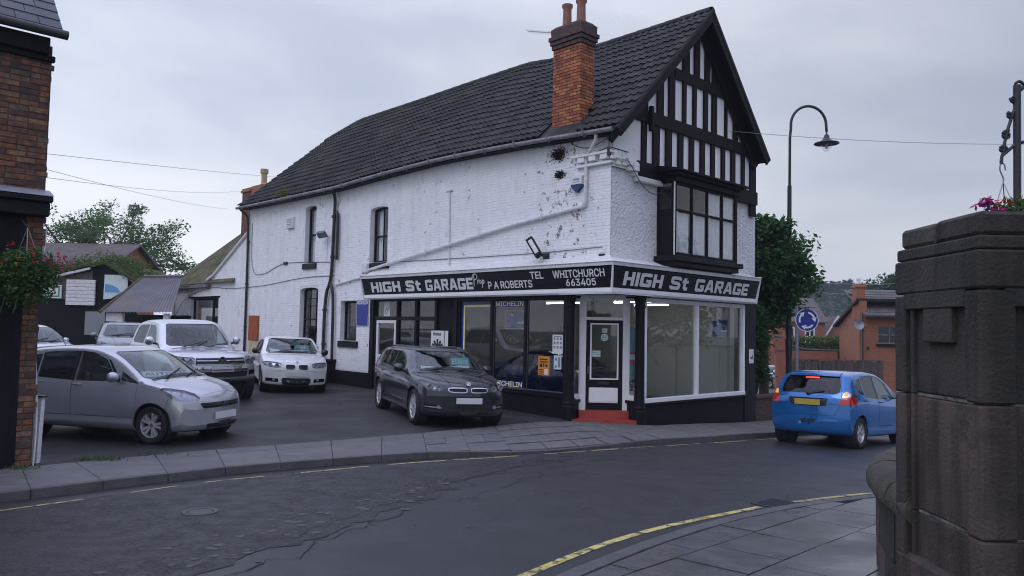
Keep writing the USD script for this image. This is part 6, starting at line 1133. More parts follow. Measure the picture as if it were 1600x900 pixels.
# ---- estate car (dark grey) and coupe (white): same family of nose
def saloon(kind):
    est = kind == 'estate'
    if est: sp = dict(W=.90, wb=(1.44, -1.37), R=.325, tumble=.30, tw=.215, rr=.08,
        top=[(-2.21, .80), (-2.19, .95), (-2.12, 1.06), (-1.98, 1.20), (-1.80, 1.345), (-1.70, 1.385), (-1.3, 1.42), (-.6, 1.45), (-.1, 1.45), (.25, 1.41), (.55, 1.31), (.85, 1.165), (1.08, 1.045), (1.16, 1.0), (1.5, .955), (1.9, .87), (2.13, .79), (2.22, .70), (2.255, .58)],
        bot=[(-2.21, .5), (-2.17, .32), (-2.0, .24), (-1.6, .19), (1.6, .165), (2.0, .17), (2.2, .2), (2.255, .28)], belt=[(-2.21, .96), (-1, .965), (0, .93), (1.2, .88), (2.255, .70)],
        wid=[(-2.21, .83), (-2.1, .86), (-1.4, .905), (0, .90), (1.4, .905), (1.9, .875), (2.255, .80)], cur=[(-2.21, -.16), (-1.7, -.10), (-.8, 0), (.1, .05), (1.0, .16), (1.6, .15), (2.255, .34)], cabin=(.0, .48, -.95, .55, .92), rims=dict(rim=.25, n=5, pairs=(-.16, .16), w=(.032, .036), spread=1.25))
    else: sp = dict(W=.872, wb=(1.40, -1.26), R=.315, tumble=.30, tw=.205, rr=.08,
        top=[(-2.12, .80), (-2.10, .93), (-2.02, 1.02), (-1.85, 1.06), (-1.55, 1.085), (-1.25, 1.20), (-.85, 1.35), (-.45, 1.415), (-.05, 1.42), (.22, 1.385), (.5, 1.29), (.80, 1.155), (1.05, 1.035), (1.12, .995), (1.45, .95), (1.85, .87), (2.06, .80), (2.15, .70), (2.185, .58)],
        bot=[(-2.12, .5), (-2.08, .32), (-1.9, .24), (-1.6, .19), (1.6, .165), (1.95, .17), (2.14, .2), (2.185, .28)], belt=[(-2.12, .96), (-1, .97), (0, .935), (1.2, .89), (2.185, .70)],
        wid=[(-2.12, .80), (-2.0, .83), (-1.3, .875), (0, .868), (1.4, .875), (1.85, .85), (2.185, .78)], cur=[(-2.12, -.16), (-1.5, -.10), (-.8, 0), (.1, .05), (1.0, .16), (1.6, .14), (2.185, .32)], cabin=(.0, .48, -.80, .55, .92), rims=dict(rim=.235, n=5, pairs=(-.15, .15), w=(.03, .03), spread=1.3))
    nx = sp['top'][-1][0]; W = sp['W']
    sp['glass'] = [('windscreen', front(pg([(-.64, .985), (.64, .985), (.70, 1.02), (.585, 1.33), (.50, 1.362), (-.50, 1.362), (-.585, 1.33), (-.70, 1.02)], .02), .1, 1.35), 'car_glass')]
    if est: sp['glass'] += [('side_window', side(pg([(.60, .985), (.30, 1.22), (.05, 1.315), (-.30, 1.345), (-.30, .985)], .015), .45), 'car_glass'), ('rear_side_window', side(pg([(-.37, .99), (-.37, 1.345), (-.8, 1.345), (-1.10, 1.33), (-1.20, 1.02)], .015), .45), 'car_glass_dark'), ('quarter_window', side(pg([(-1.27, 1.03), (-1.17, 1.325), (-1.55, 1.29), (-1.84, 1.12), (-1.80, 1.06)], .02), .45), 'car_glass_dark'), ('rear_window', front(pg([(-.60, 1.05), (.60, 1.05), (.52, 1.335), (-.52, 1.335)], .04), -2.2, -1.72), 'car_glass_dark')]
    else: sp['glass'] += [('side_window', side(pg([(.58, .985), (.28, 1.20), (.02, 1.295), (-.38, 1.315), (-.38, .985)], .015), .45), 'car_glass'), ('rear_side_window', side(pg([(-.45, .99), (-.45, 1.31), (-.75, 1.27), (-1.12, 1.10), (-1.08, 1.02)], .02), .45), 'car_glass_dark'), ('rear_window', front(pg([(-.58, 1.12), (.58, 1.12), (.50, 1.34), (-.50, 1.34)], .04), -1.5, -.8), 'car_glass_dark')]
    if est: kid = mir(sp_([(.035, .745), (.38, .745), (.41, .70), (.37, .645), (.06, .645), (.035, .67)], 1)); hl = mir(sp_([(.44, .73), (.60, .79), (.80, .86), (.90, .87), (.90, .72), (.70, .655), (.50, .655)], 1)); lows = [mir(pg([(.46, .30), (.80, .34), (.80, .42), (.50, .40)], .015)), pg([(-.42, .24), (.42, .24), (.44, .36), (-.44, .36)], .03)]
    else: kid = mir(sp_([(.03, .735), (.26, .745), (.30, .70), (.28, .60), (.05, .605), (.03, .65)], 1)); hl = mir(sp_([(.36, .745), (.55, .79), (.80, .79), (.85, .75), (.78, .655), (.42, .625)], 1)); lows = [mir(pg([(.44, .26), (.76, .28), (.76, .37), (.46, .36)], .02)), pg([(-.34, .20), (.34, .20), (.40, .38), (-.40, .38)], .06)]
    sp['trims'] = [('headlamp_housing', front(hl, nx - .62, nx + .1), 'car_gloss_black' if est else 'lamp_silver', -.05, -.03, False), ('headlamp_lens', front(hl, nx - .62, nx + .1), 'lens', -.006, .003), ('grille', front(kid, nx - .5, nx + .1), 'car_gloss_black', -.03, -.012), ('grille_surround', front(kid.difference(kid.buffer(-.016)), nx - .5, nx + .1), 'chrome', -.012, .008, False), ('fog_recess', front(lows[0], nx - .5, nx + .1), 'car_gloss_black', -.03, -.014), ('lower_grille', front(lows[1], nx - .5, nx + .1), 'car_plastic', -.03, -.014)]
    sp['trims'] += [('pillar_cover', side(R_(-.365, -.305, .985, 1.34) if est else R_(-.445, -.385, .985, 1.305), .45), 'car_gloss_black', -.02, .002)]
    if est: sp['trims'] += [('chrome_strip', front(mir(pg([(.50, .345), (.80, .365), (.80, .385), (.50, .365)])), nx - .5, nx + .1), 'chrome', -.012, .006, False), ('tail_lamp_red', front(mir(pg([(.52, .80), (.90, .82), (.90, .98), (.56, .95)], .02)), -2.3, -1.8), 'lamp_red', -.02, .004)]
    else: sp['trims'] += [('tail_lamp_red', front(mir(pg([(.52, .80), (.86, .82), (.86, .95), (.56, .93)], .02)), -2.2, -1.8), 'lamp_red', -.02, .004)]
    bo = pg([(1.10, -.68), (1.10, .68), (1.6, .66), (nx - .18, .50), (nx - .10, .3), (nx - .10, -.3), (nx - .18, -.50), (1.6, -.66)], .03)
    sp['panels'] = [('bonnet', plan(bo.buffer(-.005), .62, 1.02), plan(bo, .62, 1.02)), ('front_door', *door([(.98, .36), (1.0, .90), (.60, 1.03), (.25, 1.30), (-.33, 1.385), (-.36, .36)] if est else [(1.0, .36), (1.02, .91), (.60, 1.03), (.22, 1.28), (-.42, 1.36), (-.52, .36)]))]
    if est: sp['panels'].append(('rear_door', *door([(-.365, .36), (-.335, 1.385), (-1.12, 1.37), (-1.24, .98), (-1.02, .55), (-.92, .36)])))
    zc = .80
    sp['grooves'] = [side(sg.LineString([(.9, .40), (-.9, .38)]).buffer(.010), .5), side(sg.LineString([(1.3, .80), (-1.9 if est else -1.8, .845)]).buffer(.006), .5), gap([(nx - .55, .66), (nx - .52, .45), (nx - .6, .3)])] + ([plan(unary_union([sg.LineString([(1.12, s_ * .46), (nx - .15, s_ * .34)]).buffer(.006) for s_ in (1, -1)]), .6, 1.1)])
    def extra(b):
        o = mirror(W - .05, .62, .99, 'car_gloss_black' if not est else 'paint') + handle(-.22, .85, W - .005) + (handle(-1.05, .87, W - .005) if est else []) + [plate(b, .50 if est else .48, 1, 'plate_white'), plate(b, .62, -1, 'plate_yellow')]
        xx = on_surf(b, 0, 0, .80, 1) + (.0 if est else .0); ze = .805 if est else .785
        o += [('emblem_ring', mv(rot(lathe([(.030, .0), (.042, .0), (.042, .012), (.030, .012)], 20), (0, 1, 0), .95), (xx - .02, 0, ze)), 'chrome'), ('emblem_blue', mv(rot(cat([bx(-.021, 0, -.021, 0, 0, .010), bx(0, .021, 0, .021, 0, .010)]), (0, 1, 0), .95), (xx - .02, 0, ze)), 'emblem_blue'), ('emblem_white', mv(rot(cat([bx(-.021, 0, 0, .021, 0, .010), bx(0, .021, -.021, 0, 0, .010)]), (0, 1, 0), .95), (xx - .02, 0, ze)), 'letter_white')]
        for sy in (1, -1):
            for yy, zz in ((.56, .715), (.72, .745)) if est else ((.50, .70), (.66, .715)):
                xs_ = on_surf(b, 0, sy * yy, zz, 1); o.append(('headlamp_ring', mv(rot(lathe([(.0, -.01), (.030, -.01), (.036, .03), (.052, .03), (.052, .0), (.0, -.02)], 18), (0, 1, 0), PI / 2), (xs_ - .055, sy * yy, zz)), 'lamp_silver'))
            xf_ = on_surf(b, 0, sy * .60, .35, 1); o.append(('fog_lamp', cyl((xf_ - .03, sy * .56, .335 if not est else .37), (xf_ - .004, sy * .56, .335 if not est else .37), .035, 14), 'lamp_silver'))
        g = []
        for i in range(9):
            for sy in (1, -1):
                yy = sy * ((.07 if est else .06) + i * (.038 if est else .026)); xs_ = on_surf(b, 0, yy, .68, 1); g.append(bx(xs_ - .03, xs_ - .012, yy - .004, yy + .004, .655, .73))
        o.append(('grille_slats', cat(g), 'car_plastic' if est else 'car_plastic'))
        o.append(('wiper', cat([cyl((1.16, -.45, 1.01), (.93, .2, 1.115), .010, 6), cyl((1.16, .1, 1.01), (.96, .62, 1.075), .010, 6)]), 'car_plastic')); o.append(('scuttle', b.slab(-.02, .0) ^ plan(pg([(1.03, -.64), (1.03, .64), (1.11, .64), (1.11, -.64)]), .9, 1.2), 'car_plastic'))
        if est: o += [('roof_rail', tube(smoothpath([(.15, sy * .56, 1.40), (.0, sy * .565, 1.445), (-1.3, sy * .56, 1.425), (-1.5, sy * .55, 1.385)]), .014, 8), 'car_gloss_black') for sy in (1, -1)]
        return o
    sp['extra'] = extra; return sp
r = car('parked_estate_car', 'dark grey estate car parked in front of the garage display window', 'car', saloon('estate'), (-1.66, 16.95, -67.0), 'paint_graphite'); reg('estate', r)
car_card('slanting pale strip card inside the dark grey estate car windscreen', [(.90, -.56, 1.0), (.98, -.15, .975), (.93, -.17, 1.05), (.84, -.58, 1.075)], 'card_white', 'DIESEL', 'print_teal', 'estate')
car_card('turquoise price card inside the dark grey estate car windscreen', [(.70, .12, 1.09), (.70, .52, 1.08), (.66, .52, 1.24), (.66, .12, 1.25)], 'card_blue', '£13495', 'card_white', 'estate')
car_card('plain white card below the turquoise price card in the estate car', [(.74, .11, 1.02), (.74, .52, 1.01), (.71, .52, 1.08), (.71, .11, 1.09)], 'card_white', None, None, 'estate')
r = car('parked_coupe', 'white two door coupe parked nose out below the arched window', 'car', saloon('coupe'), (-6.42, 22.5, -67.6), 'paint_white'); reg('coupe', r)
car_card('slanting white strip card inside the white coupe windscreen', [(.84, -.56, .99), (.94, -.30, .96), (.86, -.34, 1.06), (.74, -.60, 1.09)], 'card_white', 'DIESEL', 'print_grey', 'coupe')
car_card('faint turquoise price card inside the white coupe windscreen', [(.68, .08, 1.07), (.68, .50, 1.06), (.60, .50, 1.20), (.60, .08, 1.21)], 'print_teal', '£7495', 'card_white', 'coupe')
car_card('plain pale card below the price card in the white coupe', [(.74, .06, 1.0), (.74, .52, .99), (.70, .52, 1.06), (.70, .06, 1.07)], 'card_white', None, None, 'coupe')

# ---- double cab pickup
def pickup():
    sp = dict(W=.965, wb=(1.60, -1.50), R=.385, tumble=.26, tw=.25, rr=.085, arch=.47,
        top=[(-2.72, 1.06), (-2.70, 1.10), (-1.22, 1.14), (-1.16, 1.3), (-1.10, 1.62), (-1.0, 1.755), (-.6, 1.815), (-.1, 1.83), (.25, 1.80), (.48, 1.70), (.78, 1.48), (1.08, 1.24), (1.20, 1.17), (1.7, 1.14), (2.1, 1.10), (2.30, 1.03), (2.38, .92), (2.42, .72)],
        bot=[(-2.72, .60), (-2.65, .50), (-1.9, .46), (1.6, .40), (2.2, .42), (2.36, .45), (2.42, .52)], belt=[(-2.72, 1.1), (-1, 1.2), (.5, 1.16), (1.3, 1.06), (2.42, .9)],
        wid=[(-2.72, .93), (-2.2, .965), (0, .965), (1.6, .972), (2.1, .955), (2.42, .90)], cur=[(-2.72, -.02), (-1.1, -.04), (0, 0), (.4, .05), (1.1, .15), (1.7, .10), (2.42, .24)], cabin=(.0, .85, -.75, .62, 1.14), rims=dict(rim=.235, n=5, pairs=(0,), w=(.08, .06)))
    sp['glass'] = [('windscreen', front(pg([(-.70, 1.215), (.70, 1.215), (.76, 1.25), (.62, 1.70), (.55, 1.73), (-.55, 1.73), (-.62, 1.70), (-.76, 1.25)], .02), .2, 1.35), 'car_glass'), ('side_window', side(pg([(.66, 1.23), (.30, 1.62), (.20, 1.68), (-.14, 1.69), (-.14, 1.22)], .02), .45), 'car_glass'), ('rear_side_window', side(pg([(-.21, 1.22), (-.21, 1.69), (-.75, 1.665), (-.92, 1.60), (-.98, 1.28), (-.92, 1.23)], .03), .45), 'car_glass_dark'), ('rear_window', front(pg([(-.62, 1.3), (.62, 1.3), (.55, 1.66), (-.55, 1.66)], .03), -1.3, -1.02), 'car_glass_dark')]
    hl = mir(sp_([(.56, 1.01), (.80, 1.03), (.95, 1.04), (.97, .90), (.80, .83), (.60, .85)], 1)); nx = 2.42
    sp['trims'] = [('headlamp_housing', front(hl, 1.8, 2.5), 'lamp_silver', -.05, -.03, False), ('headlamp_lens', front(hl, 1.8, 2.5), 'lens', -.006, .003), ('grille', front(pg([(-.56, 1.0), (.56, 1.0), (.58, .84), (-.58, .84)], .02), 2.0, 2.5), 'car_gloss_black', -.03, -.012), ('grille_bar', front(R_(-.55, .55, .935, .952), 2.0, 2.5), 'chrome', -.03, .004, False), ('grille_bar', front(R_(-.55, .55, .85, .864), 2.0, 2.5), 'chrome', -.03, .004, False), ('lower_grille', front(pg([(-.62, .56), (.62, .56), (.66, .69), (-.66, .69)], .03), 2.0, 2.5), 'car_plastic', -.03, -.014), ('fog_recess', front(mir(pg([(.68, .58), (.88, .60), (.88, .71), (.70, .70)], .02)), 1.9, 2.5), 'car_gloss_black', -.03, -.014), ('bumper_skirt', front(pg([(-.96, .40), (.96, .40), (.96, .55), (-.96, .55)]), 1.9, 2.5), 'metal_grey', -.02, .003)]
    bo = pg([(1.18, -.78), (1.18, .78), (2.05, .76), (2.28, .56), (2.33, .3), (2.33, -.3), (2.28, -.56), (2.05, -.76)], .03)
    bed = plan(pg([(-2.62, -.80), (-2.62, .80), (-1.24, .80), (-1.24, -.80)], .03), .62, 1.4)
    sp['panels'] = [('bonnet', plan(bo.buffer(-.006), .9, 1.22), plan(bo, .9, 1.22)), ('front_door', *door([(1.04, .55), (1.06, 1.10), (.72, 1.25), (.32, 1.70), (-.17, 1.75), (-.18, .55)])), ('rear_door', *door([(-.19, .55), (-.18, 1.75), (-.80, 1.74), (-.98, 1.64), (-1.08, 1.2), (-1.05, .75), (-.95, .55)])), ('cargo_bed', bed ^ man(bx(-3, -2.9, -1, 1, 0, .1)), bed ^ b_all())]
    def extra(b):
        o = mirror(.95, .70, 1.30, 'paint', 1.25) + handle(-.05, 1.06, .962) + handle(-.88, 1.08, .962) + [plate(b, .74, 1, 'plate_white'), plate(b, .75, -1, 'plate_yellow')]
        xx = on_surf(b, 0, 0, .94, 1); vv = unary_union([sg.LineString([(-.055, .06), (-.02, -.005), (0, .035), (.02, -.005), (.055, .06)]).buffer(.009), sg.LineString([(-.075, .01), (-.035, -.075), (0, -.005), (.035, -.075), (.075, .01)]).buffer(.009), sg.Point(0, 0).buffer(.098).difference(sg.Point(0, 0).buffer(.083))])
        o += [('emblem', mv(xf(ext(vv, .015), [[0, 0, 1], [1, 0, 0], [0, 1, 0]]), (xx - .008, 0, .935)), 'chrome'), ('emblem_disc', mv(xf(ext(sg.Point(0, 0).buffer(.09), .01), [[0, 0, 1], [1, 0, 0], [0, 1, 0]]), (xx - .012, 0, .935)), 'car_gloss_black')]
        for sy in (1, -1):
            for yy, zz in ((.68, .93), (.83, .955)): xs_ = on_surf(b, 0, sy * yy, zz, 1); o.append(('headlamp_ring', mv(rot(lathe([(.0, -.01), (.03, -.01), (.045, .03), (.058, .03), (.055, .0), (.0, -.02)], 18), (0, 1, 0), PI / 2), (xs_ - .06, sy * yy, zz)), 'lamp_silver'))
            o.append(('fog_lamp', cyl((on_surf(b, 0, sy * .78, .65, 1) - .04, sy * .78, .65), (on_surf(b, 0, sy * .78, .65, 1) - .01, sy * .78, .65), .04, 14), 'lamp_silver')); o.append(('side_step', tube([(.8, sy * .98, .44), (-.8, sy * .98, .44)], .035, 8), 'chrome'))
        o += [('cargo_bed', bx(-2.6, -1.26, -.78, .78, .66, .70), 'car_plastic'), ('wiper', cat([cyl((1.22, -.5, 1.20), (.98, .2, 1.33), .011, 6), cyl((1.22, .1, 1.20), (1.02, .66, 1.28), .011, 6)]), 'car_plastic'), ('scuttle', b.slab(-.02, .0) ^ plan(pg([(1.10, -.7), (1.10, .7), (1.19, .7), (1.19, -.7)]), 1.1, 1.4), 'car_plastic')]
        return o
    sp['extra'] = extra; return sp
def b_all(): return man(bx(-4, 4, -2, 2, 0, 3))
car('parked_pickup', 'silver double cab pickup parked between the hatchback and the white coupe', 'pickup', pickup(), (-8.26, 19.8, -47.0), 'paint_silver_light')
# ---- background and showroom cars
car('background_car', 'pale silver car at the back of the yard, only its roof and windscreen showing', 'car', hatch(), (-14.6, 23.5, -30), 'paint_silver_light')
car('background_car', 'grey car with dark roof bars half hidden behind the pickup', 'car', saloon('estate'), (-13.2, 26.8, -62), 'paint_grey', z_off=.16)
car('distant_hatchback', 'white small hatchback parked far down the road by the hedge', 'car', hatch(), (17.75, 53.0, -150), 'paint_silver_light', z_off=-.1)
fl_ = .16; pw = RB @ (1.75, 2.9, 0) + P0; car('showroom_car', 'dark blue saloon for sale inside the showroom', 'car', saloon('coupe'), (pw[0], pw[1], -43), 'paint_navy', flat_=fl_)
# ================================================================== LEFT BRICK BUILDING (frame: x towards the garage along its street front, y back)
CLB = np.array([-6.13, 10.2, 0.0])
lb = thing('brick_shop_building', 'old orange brick building with slate roof and black painted shop front at the left edge', 'building', (0, 0, 0), RB, CLB)
put('front_wall', onY(ext(P((-7, -.6), (-.03, -.6), (-.03, 5.72), (-7, 5.72)), .3), .3), K['dark_mortar'], lb); k('grey_render', (.30, .30, .31), (.38, .38, .39), scale=2, rough=.8, bump=.4, bscale=30); put('side_wall', bx(-.33, -.03, .3, 9, -.6, 5.7), K['grey_render'], lb); put('back_wall', bx(-7, -.33, 8.7, 9, -.6, 5.7), K['far_brick'], lb)
BM = ['old_brick_%d' % i for i in range(6)]; rl = random.Random(21); fwl = grp('brickwork', lb); rest = []
for a, c, z0, z1 in courses(-2.4, 0.0, -.3, 5.60, [], 31):
    wob = .03 * math.sin(z0 * 2.3) + .02 * math.sin(z0 * 7 + 1) - (.05 if z0 < .9 else 0)
    if c > -.02: c = min(c, -.03 + wob + .02)
    if c - a < .04 or (z1 < 3.42 and c < -.55): continue
    pr = rl.uniform(.0, .012); m = brick('y', a, c, z0, z1, 0, pr, .03, .006)
    if c > -1.2: put('brick', m, K[rl.choice(BM)], fwl)
    else: rest.append(m)
put('bricks', cat(rest), K['far_brick'], fwl, kind='stuff')
put('shop_panel', rb(-7, -.30, -.02, .1, -.6, 3.44, .01), K['black_render'], lb); put('shop_edge', rb(-.42, -.22, -.014, .05, -.6, 3.44, .006), K['black_paint'], lb)
put('fascia', cat([rb(-7, -.0, -.16, .02, 3.44, 3.62, .015), rb(-7, .02, -.22, .02, 3.62, 3.70, .012)]), K['black_paint'], lb); put('fascia_lead', hexa([(-7, -.22, 3.70), (.02, -.22, 3.70), (.02, .0, 3.70), (-7, .0, 3.70), (-7, -.20, 3.72), (.02, -.20, 3.72), (.02, .0, 3.80), (-7, .0, 3.80)]), K['lead'], lb)
put('edge_render', tube([(.0, .02, z + .0) if False else (-.02 + .03 * math.sin(z * 2.3), .03, z) for z in np.linspace(.2, 3.3, 22)], .012, 6), K['white_old'], lb)
put('eave_course', cat([rb(-7, .0, -.05, .02, 5.50, 5.58, .01), rb(-7, -.08, -.10, .02, 5.58, 5.80, .01)]), K['black_timber'], lb); put('gutter', tube([(-7, -.17, 5.86), (.10, -.17, 5.86)], .06, 10), K['pipe_black'], lb, smooth=40)
lr = grp('roof', lb); rr6 = random.Random(3); ud = np.array([0, math.cos(.82), math.sin(.82)]); nd = np.array([0, -math.sin(.82), math.cos(.82)]); st_ = []
put('roof_deck', hexa([(-7, -.14, 5.85), (.0, -.14, 5.85), (.0, 4.4, 5.85 + 4.54 * math.tan(.82)), (-7, 4.4, 5.85 + 4.54 * math.tan(.82)), (-7, -.14, 5.89), (-.02, -.14, 5.89), (-.02, 4.4, 5.89 + 4.54 * math.tan(.82)), (-7, 4.4, 5.89 + 4.54 * math.tan(.82))]), K['roof_tile_2'], lr)
for r_ in range(22):
    x = .04 - (.14 if r_ % 2 else 0) - .27
    first = True
    while x > -2.2:
        x1 = x + .27 if not first else .04; first = False
        o = np.array([0, -.16, 5.92]) + ud * (r_ * .21); e0, e1 = o + nd * .018, o + ud * .30 + nd * (.004); q = [(x + .004, *e0[1:]), (x1 - .004, *e0[1:]), (x1 - .004, *e1[1:]), (x + .004, *e1[1:])]; lo = [tuple(np.array(p) - nd * .012) for p in q]
        m = hexa(lo + q); x -= .27
        (st_.append(m) if r_ > 8 else put('slate', m, K['slate'], lr))
put('slates', cat(st_), K['slate'], lr, kind='stuff')
# wooden post
pz = float(S(-6.2, 10.62)); t = thing('boundary_post', 'leaning whitewashed timber post beside the brick corner', 'post', (-6.24, 10.5, pz)); put('post', hull([(-6.30 + sx * .042 + l, 10.5 + sy * .042, pz + z) for z, l in ((-.1, 0), (.86, .03)) for sx in (-1, 1) for sy in (-1, 1)]), K['white_old'], t); put('cap', rb(-6.34, -6.20, 10.44, 10.56, pz + .86, pz + .885, .005), K['pipe_black'], t)

# ================================================================== FOLIAGE
def leafcards(c, n, sizes, rng, up=.3, fold=True):
    """n leaf-shaped quads at centres c (n,3)"""
    n = len(c); s = rng.uniform(sizes[0], sizes[1], n)[:, None]; d = rng.normal(0, 1, (n, 3)); d[:, 2] = d[:, 2] * .6 - up * .3; d /= np.linalg.norm(d, axis=1, keepdims=True)
    e = np.cross(d, rng.normal(0, 1, (n, 3)) + (0, 0, 1.2)); e /= np.linalg.norm(e, axis=1, keepdims=True) + 1e-9
    w = s * .26; v = np.stack([c, c + d * s * .5 + e * w, c + d * s, c + d * s * .5 - e * w], 1).reshape(-1, 3); i = np.arange(n)[:, None] * 4
    return v, np.vstack([i + [0, 1, 2], i + [0, 2, 3]])
def leafmat(name, a, b, c, trans=.35, rough=.5):
    m = usdkit.material(stage, '/World/Looks/' + name, {'g': ('geometry', {}), 'r': ('rgb_ramp', {'ramp': [(0, a), (.5, b), (1, c)]}), 'p': ('principled_bsdf', {'roughness': rough, 'specular_ior_level': .35}), 't': ('translucent_bsdf', {}), 'm': ('mix_closure', {'fac': trans * .6}), 'tm': ('mix_color', {'blend_type': 'multiply', 'fac': 1.0, 'b': (1.0, 1.1, .6)})},
        [('g.random_per_island', 'r.fac'), ('r.color', 'p.base_color'), ('r.color', 'tm.a'), ('tm.result', 't.color'), ('p.BSDF', 'm.closure1'), ('t.BSDF', 'm.closure2')], surface='m.closure'); K[name] = m
leafmat('leaf_bush', (.030, .085, .026), (.09, .19, .058), (.20, .34, .11), .6); leafmat('leaf_tree', (.075, .125, .06), (.12, .19, .08), (.17, .25, .10), .6); leafmat('leaf_far', (.02, .045, .025), (.035, .07, .03), (.06, .10, .04)); leafmat('leaf_conifer', (.012, .03, .022), (.02, .042, .028), (.032, .058, .034)); leafmat('leaf_wild', (.05, .09, .012), (.09, .14, .02), (.14, .17, .035)); leafmat('leaf_variegated', (.06, .12, .03), (.15, .22, .08), (.36, .40, .22))
leafmat('petal_red', (.45, .02, .03), (.55, .05, .05), (.6, .08, .05)); leafmat('petal_pink', (.35, .02, .16), (.45, .03, .22), (.3, .02, .14)); leafmat('petal_purple', (.05, .015, .12), (.10, .03, .2), (.16, .05, .3)); k('bark', (.05, .042, .035), (.09, .078, .065), scale=6, rough=.9, bump=.8, bscale=15)
def tree(name, label, base, height, spread, trunk_h, nclump, nleaf, lsize, leaf, seed, trunk_r=.2, squash=1.0, clump=(.5, 1.0), shift=(0, 0), group=None, cat_='tree', hollow=.55):
    rng = np.random.default_rng(seed); bx_, by_, bz_ = base; t = thing(name, label, cat_, base, group=group); br_ = []; top = np.array([bx_ + shift[0], by_ + shift[1], bz_ + trunk_h]); mid = np.array([bx_ + shift[0] * .4, by_, bz_ + trunk_h * .5])
    br_.append(tube(smoothpath([base, mid, top]), np.linspace(trunk_r, trunk_r * .6, len(smoothpath([base, mid, top]))), 9)); cs = []
    for i in range(nclump):
        u = rng.normal(0, 1, 3); u /= np.linalg.norm(u); r = rng.uniform(hollow, 1.0); hh = (height - trunk_h * .55) / 2; c = np.array([bx_ + shift[0], by_ + shift[1], bz_ + trunk_h * .55 + hh]) + u * r * np.array([spread, spread, hh * squash]); cs.append(c)
        if i % 2 == 0:
            p = top + (c - top) * .5 + rng.normal(0, .15 * spread, 3) * (1, 1, .4) + (0, 0, .1 * spread); q = smoothpath([top - (0, 0, trunk_h * .15 * rng.random()), p, c]); br_.append(tube(q, np.linspace(trunk_r * .34, trunk_r * .05, len(q)), 5))
    put('trunk', cat(br_), K['bark'], t, smooth=True); pts = []
    for c in cs:
        m = int(nleaf / nclump * rng.uniform(.5, 1.5)); s = rng.uniform(*clump); d = rng.normal(0, 1, (m, 3)); d /= np.linalg.norm(d, axis=1, keepdims=True) + 1e-9; pts.append(c + d * (rng.random((m, 1)) ** .5) * s * np.array([1.15, 1.15, .7]))
    pts = np.vstack(pts); put('crown', leafcards(pts, len(pts), lsize, rng), K[leaf], t, kind='stuff'); return t
G0 = lambda x, y, dz=0: float(S(x, y)) + dz
tree('garden_laurel', 'big dense glossy green shrub growing against the right end of the garage', (7.9, 24.3, G0(7.9, 24.3)), 6.2, 1.25, 4.9, 130, 19000, (.13, .25), 'leaf_bush', 5, .12, 1.0, (.22, .66), group=None, cat_='shrub', hollow=.35)
tree('garden_shrub', 'low dark green shrub over the garden wall behind the blue car', (7.15, 22.9, G0(7.15, 22.9)), 3.7, .36, .5, 40, 5500, (.07, .14), 'leaf_bush', 6, .05, 1.0, (.2, .36), cat_='shrub', hollow=.3)
tree('garden_laurel', 'tall narrow green shrub reaching up behind the garage corner', (8.5, 26.5, G0(8.5, 26.5)), 5.6, .95, 4.9, 80, 11000, (.13, .25), 'leaf_bush', 7, .1, 1.0, (.3, .65), cat_='shrub', hollow=.3)
tree('ash_tree', 'large airy tree with open branches behind the sheds on the left', (-25.6, 47, .4), 9.4, 4.9, 4.4, 100, 21000, (.12, .24), 'leaf_tree', 8, .28, .95, (.45, 1.0), (.8, 0), hollow=.35)
tree('ash_tree', 'leaning tree with drooping branches at the right of the shed roofs', (-22.6, 45, .4), 6.6, 2.5, 3.0, 44, 6500, (.11, .22), 'leaf_tree', 9, .2, 1.0, (.35, .75), (.7, 0), hollow=.4)
tree('small_tree', 'small far tree showing above the annex roof', (-20.9, 52, .4), 6.3, 1.1, 2.0, 24, 2600, (.14, .28), 'leaf_tree', 10, .12, 1.0, (.35, .7), hollow=.3)
tree('broad_tree', 'dense broad green tree behind the brick house on the right', (31.5, 62, -1.7), 9.3, 3.9, 3.0, 120, 15000, (.25, .5), 'leaf_far', 11, .3, 1.0, (.7, 1.2), hollow=.4)

for q_, (x_, y_, h_, l_) in enumerate([(17.5, 9.0, 7.5, 'tree in the grounds behind the pillar, outside the view, nearest the curved wall'), (21.0, 14.5, 8.5, 'middle tree in the grounds behind the pillar, outside the view'), (23.5, 20.5, 8.0, 'tree in the grounds behind the pillar, outside the view, farthest along the road')]): tree('park_tree', l_, (x_, y_, G0(x_, y_)), h_, 3.6, 2.0, 70, 7000, (.25, .5), 'leaf_far', 90 + q_, .2, 1.0, (.6, 1.2), hollow=.25, group='trees behind the stone pillar')
# ================================================================== RIGHT BACKGROUND
gw = thing('garden_wall', 'low dark brick wall in front of the shrubs at the end of the garage', 'wall', (7.5, 22.5, -.4)); gwv = []
wa, wb_ = np.array([6.75, 21.55]), np.array([9.4, 24.2]); d = (wb_ - wa) / np.linalg.norm(wb_ - wa); nn = np.array([d[1], -d[0]]); Lw = np.linalg.norm(wb_ - wa)
RW = np.stack([np.r_[d, 0], np.r_[-nn, 0], [0, 0, 1]], 1); gz = G0(7.5, 22)
put('core', xf(bx(0, Lw, .01, .3, gz - .6, gz + .62), RW, (*wa, 0)), K['dark_mortar'], gw)
q_ = random.Random(6)
for a, c, z0, z1 in courses(0, Lw, gz - .45, gz + .60, [], 3): put('brick', xf(brick('y', a, c, z0, z1, .01, q_.uniform(0, .01)), RW, (*wa, 0)), K[q_.choice(['purple_brick', 'old_brick_2', 'purple_brick'])], gw)
for i in range(int(Lw / .3)): put('coping_brick', xf(rb(i * .3, i * .3 + .29, -.03, .33, gz + .62, gz + .70, .01), RW, (*wa, 0)), K['purple_brick'], gw)
